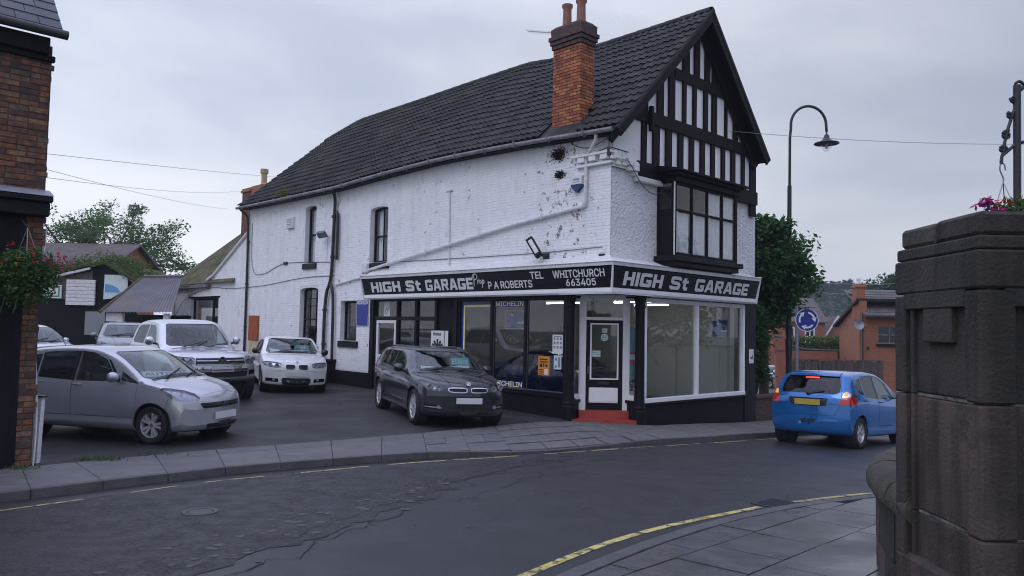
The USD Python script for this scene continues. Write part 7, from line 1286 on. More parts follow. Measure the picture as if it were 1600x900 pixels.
def bh(name, label, Y, x0, x1, z0, z1, dpt, wall, roofz, roofm, ax='x', over=.25, cat_='house'):
    """simple gabled house facing us at depth Y; ridge along x (ax='x') or towards us (ax='y')"""
    t = thing(name, label, cat_, ((x0 + x1) / 2, Y, z0)); xm, ym = (x0 + x1) / 2, Y + dpt / 2
    if ax == 'x':
        put('walls', xf(ext(P((Y, z0), (Y + dpt, z0), (Y + dpt, z1), (ym, roofz), (Y, z1)), x1 - x0), [[0, 0, 1], [1, 0, 0], [0, 1, 0]], (x0, 0, 0)), K[wall], t)
        for s, ye in ((1, Y - over), (-1, Y + dpt + over)):
            sl = (roofz - z1) / (dpt / 2); ze = z1 - over * sl; put('roof', hull([(x, y, z + e) for x in (x0 - over, x1 + over) for y, z in ((ye, ze), (ym, roofz)) for e in (.02, .12)]), K[roofm], t)
    else:
        put('walls', onY(ext(P((x0, z0), (x1, z0), (x1, z1), (xm, roofz), (x0, z1)), dpt), Y + dpt), K[wall], t)
        for xe in (x0 - over, x1 + over):
            sl = (roofz - z1) / ((x1 - x0) / 2); ze = z1 - over * sl; put('roof', hull([(x, y, z + e) for y in (Y - over, Y + dpt + over) for x, z in ((xe, ze), (xm, roofz)) for e in (.02, .12)]), K[roofm], t)
    return t
def fwin(t, x0, x1, z0, z1, Y, fr='plastic_white', cols=2, rows=2, w=.05):
    put('window_pane', bx(x0, x1, Y - .02, Y - .01, z0, z1), K['dark_pane'], t); m = [bx(x0, x1, Y - .05, Y, z0 - w, z0), bx(x0, x1, Y - .05, Y, z1, z1 + w), bx(x0 - w, x0, Y - .05, Y, z0 - w, z1 + w), bx(x1, x1 + w, Y - .05, Y, z0 - w, z1 + w)]
    m += [bx(x0 + (x1 - x0) * i / cols - w / 2, x0 + (x1 - x0) * i / cols + w / 2, Y - .045, Y - .005, z0, z1) for i in range(1, cols)] + [bx(x0, x1, Y - .045, Y - .005, z0 + (z1 - z0) * i / rows - w / 2, z0 + (z1 - z0) * i / rows + w / 2) for i in range(1, rows)]
    put('window_frame', cat(m), K[fr], t)
k('dark_pane', (.02, .022, .026), rough=.08)
k('grey_roof', (.085, .075, .078), (.13, .115, .115), scale=3, rough=.8); k('brown_roof', (.09, .075, .07), (.13, .105, .1), scale=2, rough=.85)
# near brick house: two-storey gable with a lower tiled wing
h1 = thing('brick_house', 'orange brick house with tall chimney and tiled wing beside the stone pillar', 'house', (19, 42, -1.2))
put('wing_wall', onY(ext(P((18.9, -1.6), (24.5, -1.6), (24.5, 3.22), (18.9, 3.22)).difference(sg.box(19.72, 1.75, 20.95, 2.62)), .3), 42.3), K['far_brick'], h1)
q_ = random.Random(8); pcs = []
for a, c, z0, z1 in courses(18.9, 22, -1.2, 3.2, [(19.65, 21.02, 1.65, 2.7)], 5, .235, .082): pcs.append(brick('y', a, c, z0, z1, 42, q_.uniform(.004, .012), .02))
put('brickwork', cat(pcs), K['far_brick'], h1, kind='stuff')
fwin(h1, 19.74, 20.93, 1.77, 2.60, 42.08, 'gutter_grey', 2, 2, .06); put('window_sill', rb(19.6, 21.05, 41.88, 42.1, 1.58, 1.70, .01), K['black_paint'], h1)
ga, gb_ = np.array([18.85, 42.3]), np.array([19.98, 47.6])
put('gable_wall', hexa([(*ga, -1.6), (ga[0] + .4, ga[1], -1.6), (gb_[0] + .4, gb_[1], -1.6), (*gb_, -1.6), (*ga, 4.0), (ga[0] + .4, ga[1], 4.0), (gb_[0] + .4, gb_[1], 2.75), (*gb_, 2.75)]), K['far_brick'], h1)
put('gable_verge', hexa([(ga[0] - .15, ga[1], 4.0), (ga[0] + 2.5, ga[1], 4.0), (gb_[0] + 2.5, gb_[1] + .6, 2.62), (gb_[0] - .15, gb_[1] + .6, 2.62), (ga[0] - .15, ga[1], 4.14), (ga[0] + 2.5, ga[1], 4.14), (gb_[0] + 2.5, gb_[1] + .6, 2.76), (gb_[0] - .15, gb_[1] + .6, 2.76)]), K['roof_tile_0'], h1)
for i in range(10):       # each tile course of the wing
    y0, z0 = 41.75 + i * .32, 3.20 + i * .155
    for j in range(14):
        xa = 18.98 + j * .43 + (.2 if i % 2 else 0) + i * .03; put('roof_tile', hexa([(xa, y0, z0), (xa + .42, y0, z0), (xa + .42, y0 + .36, z0 + .165), (xa, y0 + .36, z0 + .165), (xa, y0, z0 + .05), (xa + .42, y0, z0 + .05), (xa + .42, y0 + .36, z0 + .185), (xa, y0 + .36, z0 + .185)]), K['grey_roof'], h1)
put('roof_deck', hull([(18.95, 41.8, 3.12), (24.6, 41.8, 3.12), (18.95, 41.8, 3.2), (24.6, 41.8, 3.2), (19.2, 45.2, 4.75), (24.6, 45.2, 4.75), (19.2, 45.2, 4.68), (24.6, 45.2, 4.68)]), K['grey_roof'], h1)
put('chimney', cat([bx(18.98, 19.42, 42.9, 43.5, 3, 4.75), rb(18.92, 19.48, 42.84, 43.56, 4.75, 4.87, .02), bx(18.98, 19.42, 42.9, 43.5, 4.87, 4.95)]), K['far_brick'], h1); put('chimney_pot', mv(lathe([(.11, 0), (.13, .05), (.1, .1), (.1, .32), (.06, .32)], 14), (19.2, 43.2, 4.95)), K['pipe_white'], h1); put('downpipe', cyl((18.84, 41.92, -1.4), (18.84, 41.92, 3.2), .045, 8), K['pipe_black'], h1); put('gutter', rb(18.9, 24.5, 41.6, 41.75, 3.1, 3.2, .01), K['pipe_black'], h1)
put('satellite_dish', mv(rot(lathe([(0, -.04), (.14, -.02), (.27, .03), (.27, .04), (.14, -.01), (0, -.03)], 20), (1, 0, 0), PI / 2 - .2), (18.55, 41.7, 2.7)), K['metal_grey'], h1, smooth=True); put('wall_vent', cyl((19.15, 41.97, 1.45), (19.15, 42, 1.45), .08, 12), K['pipe_black'], h1)
# board fence: every board
fe = thing('board_fence', 'weathered dark board fence between the road and the brick house', 'fence', (14.5, 36, -.9))
for i in range(34):
    x = 12.9 + i * .125; h = .93 + q_.uniform(-.03, .03); put('board', bx(x, x + .115, 36 + q_.uniform(0, .012), 36.025, -1.3, h), K['fence_wood'] if 'fence_wood' in K else K.setdefault('fence_wood', mat('fence_wood', (.055, .045, .045), (.10, .085, .08), scale=4, rough=.9, stretch=(3, 3, .4), objrand=[(.7, .7, .7), (1.2, 1.15, 1.1), (.95, .95, 1.0)])), fe)
put('rail', cat([bx(12.9, 17.2, 36.03, 36.08, z, z + .09) for z in (-.3, .6)]), K['fence_wood'], fe); put('capping', bx(12.85, 17.2, 35.98, 36.08, .96, 1.0), K['fence_wood'], fe)
bwl = thing('brick_boundary_wall', 'plain red brick boundary wall left of the street lamp', 'wall', (17.3, 58, -1.5)); put('wall', bx(14.5, 20.5, 58, 58.3, -2.2, 1.15), K['far_brick_red'], bwl); put('coping', rb(14.45, 20.55, 57.95, 58.35, 1.15, 1.25, .02), K['far_brick'], bwl)
pcs = [brick('y', a, c, z0, z1, 58, q_.uniform(.003, .012), .02) for a, c, z0, z1 in courses(14.5, 20.5, -1.6, 1.12, [], 7)]; put('brickwork', cat(pcs), K['far_brick'], bwl, kind='stuff')
gt = thing('dark_gate', 'dark timber gate between the brick wall and the board fence', 'gate', (14.7, 40.5, -1)); [put('board', bx(14.25 + i * .16, 14.4 + i * .16, 40.5, 40.53, -1.5, .75), K['black_timber'], gt) for i in range(14)]
cw = thing('coped_wall', 'low brick wall with a curved stone coping behind the fence', 'wall', (17, 46, -.5)); put('wall', bx(15.6, 19.2, 46, 46.3, -1.6, 1.15), K['far_brick_red'], cw); put('coping', tube(smoothpath([(15.5, 46.1, 2.0), (16.2, 46.1, 1.9), (16.7, 46.1, 1.25), (19.3, 46.1, 1.22)]), .07, 6), K['kerb'], cw); put('pier', bx(15.4, 16.3, 46, 46.3, 1.1, 1.9), K['far_brick_red'], cw)
rng = np.random.default_rng(44); hc = np.c_[rng.uniform(17.2, 20.8, 3800), rng.uniform(48, 49.2, 3800), rng.uniform(.6, 2.0, 3800)]; t = thing('clipped_hedge', 'pale green clipped hedge behind the curved wall', 'hedge', (19, 48.5, -1)); put('leaves', leafcards(hc, len(hc), (.12, .22), rng), K['leaf_wild'], t); put('stem', bx(17.5, 20.6, 48.4, 48.8, -1.4, 1.6), K['bark'], t)
h2 = bh('far_house', 'red brick terraced house with two white windows far beyond the roundabout sign', 74, 24.6, 29.7, -1.8, 3.4, 7, 'far_brick_red', 5.6, 'brown_roof')
fwin(h2, 26.1, 26.7, 1.2, 2.7, 74, 'plastic_white', 1, 2, .12); fwin(h2, 27.9, 28.6, 1.2, 2.7, 74, 'plastic_white', 2, 2, .12)
h3 = bh('far_house', 'far brick house with white edged gable right of the terraced house', 78, 31.2, 33.8, -1.8, 1.9, 8, 'far_brick_red', 3.9, 'brown_roof', 'y', .3); put('bargeboard', cat([hull([(31.0, 77.6, 1.55), (32.5, 77.6, 3.85), (31.0, 77.6, 1.8), (32.5, 77.6, 4.1), (31.0, 77.7, 1.55), (32.5, 77.7, 3.85), (31.0, 77.7, 1.8), (32.5, 77.7, 4.1)]), hull([(34.0, 77.6, 1.55), (32.5, 77.6, 3.85), (34.0, 77.6, 1.8), (32.5, 77.6, 4.1), (34.0, 77.7, 1.55), (32.5, 77.7, 3.85), (34.0, 77.7, 1.8), (32.5, 77.7, 4.1)])]), K['plastic_white'], h3)
fwin(h3, 31.5, 31.9, -.2, 1.3, 78, 'plastic_white', 1, 1, .1); fwin(h3, 32.9, 33.4, -.2, 1.3, 78, 'plastic_white', 1, 1, .1)
h4 = bh('far_house', 'low far house with broad brown roof between the two brick houses', 80, 29.9, 31.6, -1.8, 1.8, 7, 'far_brick_red', 4.6, 'brown_roof'); put('fascia', bx(29.6, 31.9, 79.6, 79.7, 1.45, 1.75), K['plastic_white'], h4)
sh_ = bh('garden_shed', 'small brown pitched shed roof in front of the far houses', 60, 21.6, 24.2, -1.5, .75, 3, 'fence_wood', 1.35, 'brown_roof', 'y', .3, 'shed')
# wooded hill and its conifers
def hillmesh(): 
    xs, ys = np.linspace(20, 330, 60), np.linspace(150, 420, 40); X, Y = np.meshgrid(xs, ys, indexing='ij'); Z = -2 + 17 * np.exp(-((X - 120) / 95) ** 2 - ((Y - 270) / 70) ** 2) * (1 + .25 * meshkit.fbm(np.stack([X / 40, Y / 40, X * 0], -1), 3, 2)); v = np.c_[X.ravel(), Y.ravel(), Z.ravel()]; m = 40; f = []
    for i in range(59):
        for j in range(m - 1): a = i * m + j; f += [(a, a + m, a + m + 1), (a, a + m + 1, a + 1)]
    return v, np.array(f), lambda x, y: -2 + 17 * math.exp(-((x - 120) / 95) ** 2 - ((y - 270) / 70) ** 2)
hv, hf, hz = hillmesh(); k('hill_green', (.03, .05, .022), (.05, .075, .03), scale=.2, rough=.95); put('hill', (hv, hf), K['hill_green'], smooth=True, kind='structure')
rng = np.random.default_rng(5); cl = []
for i in range(520):
    y = rng.uniform(170, 280); x = y * rng.uniform(.33, .47); z = hz(x, y); h = rng.uniform(3.0, 6.0); m = 70; d = rng.normal(0, 1, (m, 3)); d /= np.linalg.norm(d, axis=1, keepdims=True); cl.append(np.array([x, y, z + h * .55]) + d * rng.random((m, 1)) ** .4 * np.array([h * .42, h * .42, h * .5]))
cl = np.vstack(cl); put('hill_wood', leafcards(cl, len(cl), (.9, 1.7), rng), K['leaf_far'], kind='stuff', label='far off green wood covering the hillside', cat_='wood')
def conifer(label, x, y, h, seed):
    z = hz(x, y); rng = np.random.default_rng(seed); t = thing('conifer_tree', label, 'tree', (x, y, z), group=None); put('trunk', cyl((x, y, z), (x, y, z + h * .95), .3, 8, .05), K['bark'], t); n = 1100; u = rng.random(n) ** .6; r = (1 - (1 - u)) * 0 + (1 - (1 - u) ** 1.0); hh = z + h * (1 - u * .85); rad = h * .20 * (u ** .9) * rng.uniform(.3, 1.1, n); a = rng.uniform(0, 2 * PI, n); c = np.c_[x + rad * np.cos(a), y + rad * np.sin(a), hh]; put('crown', leafcards(c, n, (.7, 1.4), rng, 1.5), K['leaf_conifer'], t)
for i, (px, yy, h, w) in enumerate([(1282, 232, 9.5, 'tallest dark conifer on the hill, left group above the far houses'), (1291, 236, 8.0, 'dark conifer just right of the tallest one on the hill'), (1302, 240, 7.5, 'shorter broad conifer in the middle of the hill skyline'), (1311, 238, 6.5, 'small conifer between the two groups on the hill skyline'), (1322, 230, 9.0, 'slim pointed conifer left of the brick house chimney'), (1330, 228, 9.2, 'slim pointed conifer nearest the brick house chimney'), (1272, 240, 8.0, 'conifer on the hill half hidden by the roundabout sign top'), (1262, 236, 7.0, 'conifer on the hill just above the roundabout sign')]): conifer(w, yy * (px - 800) / 1220, yy, h, 60 + i)

# ================================================================== LEFT BACKGROUND: sheds
sd = thing('black_shed', 'black boarded workshop with corrugated gable and mossy roof at the back of the yard', 'shed', (-19, 33, .3))
put('wall', onY(ext(P((-23.5, -.2), (-15.9, -.2), (-15.9, 3.6), (-17.2, 4.42), (-20.6, 3.55), (-23.5, 3.0)), .2), 33.2), K['black_render'], sd)
us = np.arange(-21.2, -17.7, .03); v = np.r_[np.c_[us, 32.97 + .018 * np.sin(us * 70), np.full(len(us), 3.0)], np.c_[us, 32.97 + .018 * np.sin(us * 70), np.minimum(3.5 + (us + 20.6) * .25, 4.25)]]; n = len(us); put('corrugated_gable', (v, np.array([t for i in range(n - 1) for t in ((i, i + 1, n + i + 1), (i, n + i + 1, n + i))])), K['sheet_brown'] if 'sheet_brown' in K else K.setdefault('sheet_brown', mat('sheet_brown', (.09, .075, .075), (.14, .12, .12), scale=3, rough=.85)), sd)
put('verge', hull([(-20.9, 32.8, 3.48), (-17.8, 32.8, 4.26), (-20.9, 32.8, 3.64), (-17.8, 32.8, 4.42), (-20.9, 33.0, 3.48), (-17.8, 33, 4.26), (-20.9, 33, 3.64), (-17.8, 33, 4.42)]), K['pipe_white'], sd)
put('roof', hull([(x, y, z + e) for y in (32.8, 38) for x, z in ((-23.6, 2.95), (-17.2, 4.5)) for e in (0, .1)]), K['moss'], sd); put('roof', hull([(x, y, z + e) for y in (32.8, 38) for x, z in ((-17.2, 4.5), (-15.4, 3.5)) for e in (0, .1)]), K['moss'], sd)
put('boarded_window', cat([rb(-18.78, -17.56, 32.86, 32.94, 2.75 + i * .155, 2.75 + i * .155 + .145, .01) for i in range(7)]), K['white_old'], sd); put('grey_panel', rb(-17.95, -17.1, 32.9, 32.97, 1.5, 2.5, .01), K['metal_grey'], sd)
t = thing('shed_sign', 'white and pale blue landscape sign board on the black shed gable', 'sign', (-16.8, 32.9, 3.0)); put('board', onY(ext(P((-17.22, 3.02), (-16.9, 3.05), (-16.22, 3.50), (-16.22, 4.06), (-17.2, 4.06)), .04), 32.95), K['card_white'], t); k('sign_sky', (.12, .34, .62), rough=.5); put('blue_band', onY(ext(P((-17.16, 3.32), (-16.5, 3.32), (-16.62, 3.5), (-16.85, 3.62), (-17.16, 3.68)), .005), 32.906), K['sign_sky'], t)
t = thing('shed_sign', 'small white sign with green frame on the shed by the flower basket', 'sign', (-19.3, 32.9, 3.0)); put('board', rb(-19.75, -18.98, 32.88, 32.94, 3.02, 3.58, .01), K['paper'], t); k('sign_green', (.05, .25, .16), rough=.5); put('frame', onY(ext(R_(-19.68, -19.05, 3.08, 3.52).difference(R_(-19.62, -19.11, 3.14, 3.46)).union(R_(-19.5, -19.2, 3.2, 3.26)), .006), 32.878), K['sign_green'], t)
rng = np.random.default_rng(17); vc = []
for i in range(60):
    x = rng.uniform(-20.6, -15.4); z = np.interp(x, [-23, -17.2, -15.4], [3.2, 4.6, 3.6]); m = 80; vc.append(np.array([x, rng.uniform(33, 35), z + .2]) + rng.normal(0, 1, (m, 3)) * np.array([.35, .35, .22 if x < -17.5 else .14]))
vc = np.vstack(vc); put('roof_creeper', leafcards(vc, len(vc), (.07, .15), rng), K['leaf_wild'], kind='stuff', label='tangle of yellow green creeper growing over the shed roof', cat_='creeper')
ln = thing('open_lean_to', 'open lean-to with purple grey corrugated roof between the shed and the annex', 'shed', (-16, 34, .4))
us = np.arange(0, 1.001, 1 / 150); v = []
for t_ in np.linspace(0, 1, 6):
    for u_ in us: a = np.array([-16.05, 30.6, 2.46]) + (np.array([-13.3, 30.6, 2.50]) - (-16.05, 30.6, 2.46)) * u_; c = np.array([-15.5, 32.85, 4.0]) + (np.array([-13.9, 32.85, 4.03]) - (-15.5, 32.85, 4.0)) * u_; v.append(a + (c - a) * t_ + (0, 0, .018 * math.sin(u_ * 150 * .9)))
n = len(us); put('roof', (np.array(v), np.array([t for i in range(5) for j in range(n - 1) for t in ((i*n+j, i*n+j+1, (i+1)*n+j+1), (i*n+j, (i+1)*n+j+1, (i+1)*n+j))])), K['purple_sheet'], ln, smooth=True)
put('beam', bx(-15.95, -15.3, 30.75, 30.95, 2.1, 2.44), K['white_old'], ln); put('post', bx(-15.5, -15.25, 30.75, 30.95, .2, 2.1), K['white_old'], ln); put('post', bx(-13.7, -13.5, 30.75, 30.95, .2, 2.45), K['white_old'], ln); put('back', bx(-15.9, -13.4, 32.6, 32.7, .2, 2.4), K['black_render'], ln); put('verge', tube([(-16.1, 30.55, 2.45), (-15.55, 32.85, 4.0)], .06, 6), K['mossy_sheet'], ln); put('ridge', tube([(-15.5, 32.85, 4.02), (-13.9, 32.85, 4.05)], .07, 6), K['purple_sheet'], ln)
tr_ = bh('tiled_outbuilding', 'long brown tiled roof behind the black shed', 40, -30, -20.6, .3, 5.0, 5, 'far_brick', 6.2, 'brown_roof', 'x', .3, 'building')

# ================================================================== STONE PILLAR AND CURVED WALL
def _lichen(n, L):
    n['ln'] = ('noise_texture', {'scale': 17.0, 'detail': 8.0, 'roughness': 0.7}); n['lr'] = ('map_range', {'from_min': 0.66, 'from_max': 0.73, 'to_max': 0.6, 'clamp': True}); n['lm'] = ('mix_color', {'b': (.16, .16, .145)})
    n['sv'] = ('mapping', {'scale': (3.0, 3.0, 0.35)}); n['sn'] = ('noise_texture', {'scale': 2.4, 'detail': 5.0}); n['sr'] = ('map_range', {'from_min': 0.45, 'from_max': 0.65, 'to_min': 1.0, 'to_max': 0.45, 'clamp': True}); n['sm'] = ('mix_color', {'blend_type': 'multiply', 'fac': 1.0})
    old = [x for x in L if x[1] == 'p.base_color'][0]; L.remove(old)
    L += [('tc.object', 'ln.vector'), ('ln.fac', 'lr.value'), ('lr.result', 'lm.fac'), ('tc.object', 'sv.vector'), ('sv.vector', 'sn.vector'), ('sn.fac', 'sr.value'), (old[0], 'sm.a'), ('sr.result', 'sm.b'), ('sm.result', 'lm.a'), ('lm.result', 'p.base_color')]
k('stone', (.022, .0205, .020), (.044, .039, .037), scale=2.2, rough=.85, bump=.8, bscale=40, dist=.015, c3=(.062, .050, .044), s3=1.3, lo3=.54, hi3=.75, extra=_lichen, objrand=[(.85, .85, .85), (1.1, 1.05, 1.0), (.95, .95, .95)])
k('stone_red', (.045, .037, .034), (.115, .076, .062), scale=1.2, rough=.85, bump=.8, bscale=40, dist=.015, extra=_lichen, c3=(.020, .020, .019), s3=2.2, lo3=.52, hi3=.68)
k('stone_moss', (.035, .033, .028), (.075, .066, .055), scale=4, rough=.9, bump=.9, bscale=20, dist=.02, c3=(.042, .048, .022), s3=3, lo3=.48, hi3=.66)
pi_ = thing('stone_pillar', 'massive dark sandstone gate pillar filling the right edge', 'pillar', (3.1, 4.7, .35)); X0, X1, Y0, Y1 = 2.53, 3.63, 4.22, 5.16
def stone(x0, x1, y0, y1, z0, z1, mt, r=.018):
    m = trimesh.Trimesh(*rb(x0, x1, y0, y1, z0, z1, r)); m = m.subdivide_to_size(.16, max_iter=6); v = np.array(m.vertices); q = meshkit.fbm(v * 5, 3, 3) - .5; c = np.array([(x0 + x1) / 2, (y0 + y1) / 2, (z0 + z1) / 2]); d = v - c; d /= np.linalg.norm(d, axis=1, keepdims=True); return put('stone', (v + d * q[:, None] * .016, m.faces), K[mt], pi_, smooth=35)
zs = [.1, 1.02, 1.745, 2.37]
for i, mt in ((0, 'stone_red'), (1, 'stone_red'), (2, 'stone')):
    z0, z1 = zs[i], zs[i + 1] - .008
    stone(X0 + .045, X1, Y0 + .05, Y1 - .02, z0, z1, mt)                       # sunk panel
    stone(X0, X0 + .12, Y1 - .13, Y1, z0, z1, mt, .01); stone(X0 + .02, X0 + .1, Y1 - .20, Y1 - .16, z0, z1, mt, .006)     # far strip and the bead beside its groove
    stone(X0, X0 + .2, Y0, Y0 + .15, z0, z1, mt, .012)                         # corner strip
    stone(X0 + .0, X0 + .14, Y0, Y0 + .12, z0, z1, mt, .012); stone(X0 + .36, X1, Y0 + .03, Y0 + .13, z0, z1, mt, .01); stone(X0 + .14, X0 + .35, Y0 + .045, Y0 + .13, z0, z1, mt, .008)
stone(X0, X1, Y0, Y1, 2.375, 2.585, 'stone', .012); stone(X0, X0 + .14, Y0 + .15, Y1 - .13, 2.275, 2.374, 'stone', .006); stone(X0 + .14, X1, Y0, Y0 + .13, 2.275, 2.374, 'stone', .006)
stone(X0 + .004, X0 + .15, Y0 + .29, Y0 + .60, 2.07, 2.274, 'stone', .008)
stone(X0 + .010, X1, Y0 + .010, Y1 - .012, 2.59, 2.665, 'stone', .01); stone(X0 + .03, X1, Y0 + .03, Y0 + .5, 2.67, 2.80, 'stone', .02); stone(X0 + .03, X1, Y0 + .5, Y1 - .035, 2.67, 2.795, 'stone_moss', .02)
stone(X0 - .006, X1, Y0 - .006, Y1 + .006, .0, .74, 'stone_red', .03)
k('lime_mortar', (.12, .115, .105), (.22, .21, .2), scale=30, rough=.9, bump=.6, bscale=60, c3=(.05, .048, .045), s3=6, lo3=.45, hi3=.6)
for z_ in (1.0165, 1.741, 2.3665): put('mortar', bx(X0 + .05, X1, Y0 + .05, Y1 - .03, z_ - .008, z_ + .010), K['lime_mortar'], pi_)
# curved wall
cwv = thing('curved_stone_wall', 'low curved stone wall with rounded mossy coping behind the pillar', 'wall', (2.9, 6, .3))
cp_ = np.array([(2.58, 5.0), (2.66, 5.5), (2.76, 5.85), (2.86, 6.15), (3.02, 6.5), (3.32, 6.95), (3.8, 7.4), (4.6, 7.95), (5.8, 8.5), (8, 9.2)]); sp2 = smoothpath(np.c_[cp_, np.zeros(len(cp_))])[:, :2]; d_ = np.r_[0, np.cumsum(np.linalg.norm(np.diff(sp2, axis=0), axis=1))]
def along(u): return np.array([np.interp(u, d_, sp2[:, 0]), np.interp(u, d_, sp2[:, 1])])
def wallblock(u0, u1, prof, mt, nm):
    us = np.linspace(u0, u1, 6); v = []; n = len(prof)
    for u in us:
        p = along(u); t_ = along(min(u + .05, d_[-1])) - along(max(u - .05, 0)); t_ /= np.linalg.norm(t_); r_ = np.array([t_[1], -t_[0]])
        for o, z in prof: v.append((p[0] + r_[0] * o, p[1] + r_[1] * o, z))
    f = []
    for i in range(len(us) - 1):
        for j in range(n): q = (j + 1) % n; f += [(i*n+j, (i+1)*n+q, (i+1)*n+j), (i*n+j, i*n+q, (i+1)*n+q)]
    for b_, sg_ in ((0, 1), ((len(us) - 1) * n, -1)):
        for j in range(1, n - 1): f.append((b_, b_ + j, b_ + j + 1)[::sg_])
    m = trimesh.Trimesh(v, f, process=False); m.fix_normals(); m = m.subdivide_to_size(.15, max_iter=5); v = np.array(m.vertices); q = meshkit.fbm(v * 7, 3, 8) - .5; v = v + m.vertex_normals * q[:, None] * .03; return put(nm, (v, m.faces), K[mt], cwv, smooth=40)
u = .0; rw = random.Random(4)
cop = [(.34, .93), (-.02, .90), (-.06, .95), (-.065, 1.02), (-.03, 1.09), (.05, 1.135), (.2, 1.14), (.36, 1.10)]
while u < d_[-1] - .2:
    L_ = rw.uniform(.75, 1.0) if u > 0 else .42; wallblock(u + .004, min(u + L_, d_[-1]) - .004, cop, 'stone_moss', 'coping_stone'); u += L_
for r_ in range(2):
    u = 0 if r_ == 0 else -.0
    while u < d_[-1] - .1:
        L_ = rw.uniform(.45, .8); z0 = .0 + r_ * .55; z1 = .54 if r_ == 0 else .93; wallblock(u + .005, min(u + L_, d_[-1]) - .005, [(.3, z0), (rw.uniform(0, .015), z0), (rw.uniform(0, .015), z1), (.3, z1)], rw.choice(['stone_red', 'stone', 'stone_moss']), 'wall_stone'); u += L_
# iron basket stand on the pillar
ir = thing('iron_basket_stand', 'black scrolled iron basket stand on top of the stone pillar', 'basket stand', (2.95, 4.55, 2.79)); ix_, iy = 2.955, 4.55
put('post', cyl((ix_, iy, 2.75), (ix_ + .01, iy, 3.60), .021, 10), K['iron'], ir, smooth=40)
def scroll(cx, cz, r, turns, a0, s=1): a = np.linspace(0, turns * 2 * PI, 28); rr_ = r * (1 - .75 * a / a[-1]); return np.c_[cx + rr_ * np.cos(a0 + s * a), np.full(28, iy), cz + rr_ * np.sin(a0 + s * a)]
put('arm', tube([(ix_, iy, 3.25), (ix_ - .085, iy, 3.175), (ix_ - .09, iy, 3.13)], .010, 8), K['iron'], ir, smooth=40); put('arm', tube([(ix_, iy, 3.25), (ix_ + .20, iy, 3.30)], .010, 8), K['iron'], ir, smooth=40)
put('scroll', tube(smoothpath([(ix_ - .08, iy, 3.18), (ix_ - .06, iy, 3.30), (ix_ - .02, iy, 3.42), (ix_ - .005, iy, 3.46)]), .009, 6), K['iron'], ir, smooth=40)
for c_, z_, r_, a_ in ((ix_ - .078, 3.215, .022, 0), (ix_ - .055, 3.30, .028, 1), (ix_ - .03, 3.42, .02, 2), (ix_ + .0, 3.52, .03, 3), (ix_ + .02, 3.60, .035, 4)): put('scroll', tube(scroll(c_, z_, r_, 1.3, a_), .009, 6), K['iron'], ir, smooth=True)
put('hook', tube(smoothpath([(ix_ - .065, iy, 3.09), (ix_ - .07, iy, 3.13), (ix_ - .095, iy, 3.13), (ix_ - .10, iy, 3.09), (ix_ - .075, iy, 3.04), (ix_ - .08, iy, 3.02)]), .004, 6), K['chain'], ir, smooth=True); put('chain', cat([cyl((ix_ - .08, iy, 3.02), (ix_ - .08 + dx, iy + dy, 2.86), .003, 5) for dx, dy in ((-.05, 0), (.04, .05), (.03, -.06))]), K['chain'], ir)
def basket(name, label, c, r, n_leaf, leafsets, petals, seed, trail=None, lsize=(.035, .07)):
    rng = np.random.default_rng(seed); t = thing(name, label, 'flower basket', c); ce = np.array(c)
    put('bowl', mv(lathe([(.0, -r * .75), (r * .4, -r * .62), (r * .62, -r * .2), (r * .66, .0), (r * .6, .0), (0, -r * .05)], 20), c), K['bark'], t)
    for i, (lm, fr, sq) in enumerate(leafsets): d = rng.normal(0, 1, (int(n_leaf * fr), 3)); d /= np.linalg.norm(d, axis=1, keepdims=True); p = ce + d * (rng.random((len(d), 1)) ** .35) * r * np.array(sq) - (0, 0, 0 if i == 0 else r * .25); put('leaves', leafcards(p, len(p), lsize, rng), K[lm], t, kind='stuff')
    for pm, n, zone in petals:
        pt = []
        for i in range(n): d = rng.normal(0, 1, 3); d /= np.linalg.norm(d); d[2] = d[2] * .5 + zone[2]; q = ce + d * r * 1.02 + np.array(zone) * (1, 1, 0) * r; pt.append(q + rng.normal(0, .012, (9, 3)))
        pt = np.vstack(pt); put('flowers', leafcards(pt, len(pt), (.03, .05), rng), K[pm], t, kind='stuff')
    if trail is not None: put('trailing_stem', cat([tube(smoothpath(q), .006, 5) for q in trail]), K['leaf_variegated'], t)
    return t
basket('pillar_flower_basket', 'basket of purple and red trailing flowers on top of the stone pillar', (2.93, 4.5, 2.83), .15, 700, [('leaf_wild', .6, (1.1, .9, .6)), ('leaf_bush', .4, (1.2, .9, .6))], [('petal_pink', 14, (-.6, -.2, .1)), ('petal_purple', 6, (-.5, -.2, 0)), ('petal_red', 5, (-.3, -.4, -.1))], 3, lsize=(.03, .06))
hb_ = RB @ (-.30, -.42, 0) + CLB; hbz = 2.72
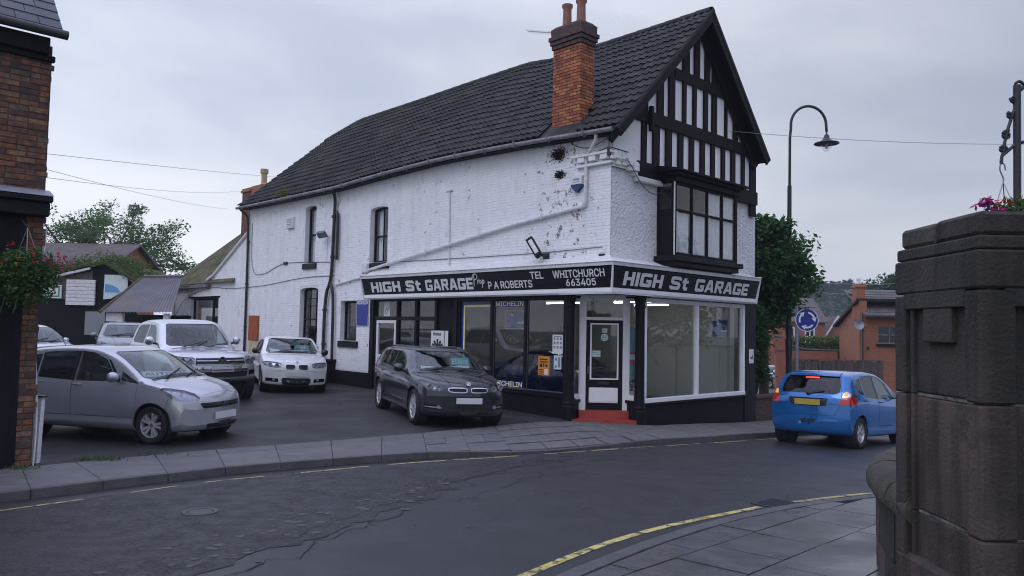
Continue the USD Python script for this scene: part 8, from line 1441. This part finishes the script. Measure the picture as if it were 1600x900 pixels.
tk = basket('hanging_flower_basket', 'hanging basket of variegated leaves and red and pink flowers on the brick building', (hb_[0], hb_[1], hbz), .34, 4200, [('leaf_bush', .35, (1.15, 1.1, .85)), ('leaf_variegated', .65, (1.1, 1.1, 1.1))], [('petal_red', 16, (.15, -.1, .45)), ('petal_pink', 16, (.45, .1, .25)), ('petal_purple', 12, (-.1, -.2, -.2))], 4, trail=[[(hb_[0] - .1, hb_[1] - .1, hbz - .2), (hb_[0] - .2, hb_[1] - .14, hbz - .5), (hb_[0] - .25, hb_[1] - .15, hbz - .9)], [(hb_[0] + .05, hb_[1] - .15, hbz - .2), (hb_[0] - .0, hb_[1] - .2, hbz - .55)]])
hk = np.array([hb_[0], hb_[1], 3.25]); put('chain', cat([cyl(hk, (hb_[0] + dx, hb_[1] + dy, hbz), .006, 5) for dx, dy in ((-.18, 0), (.15, .1), (.1, -.15))]), K['chain'], tk); put('hanger', cat([cyl(hk, RB @ (-.30, 0, 0) + CLB + (0, 0, 3.4), .012, 6), mv(rot(lathe([(.02, -.004), (.03, 0), (.02, .004)], 14), (1, 0, 0), PI / 2), hk)]), K['iron'], tk)
# wires across the sky
wire('long overhead wire from the left building to the garage roof', (-7.5, 11.5, 4.62), (-8.3, 32.5, 8.2), .05, .0045)
wire('steep overhead wire from the left building towards the annex chimney', (-7.6, 11.6, 4.5), (-13.2, 36.0, 7.4), .12, .0045)
wire('lower overhead wire from the left building passing behind the red chimney', (-7.6, 11.4, 4.28), (-13.4, 38.0, 8.6), .18, .0045)
wire('overhead wire from the timbered gable across the right sky', (5.2, 20.3, 7.45), (16.0, 22.0, 7.7), .15, .007)
wire('far overhead wire above the brick house roof', (14.5, 45, 5.35), (30, 60, 6.2), .2, .02); wire('lower far overhead wire above the brick house roof', (14.0, 45, 4.85), (30, 58, 5.2), .2, .02)

# far things fade slightly into the damp air
hm = usdkit.material(stage, '/World/Looks/haze', {'v': ('principled_volume', {'color': (0.80, 0.86, 0.95), 'density': 0.0005, 'anisotropy': 0.2})}, [], volume='v.volume')
put('haze', bx(-1000, 1000, -400, 1600, -6, 24), hm, kind='stuff', label='thin damp haze in the air over the whole street', cat_='haze')
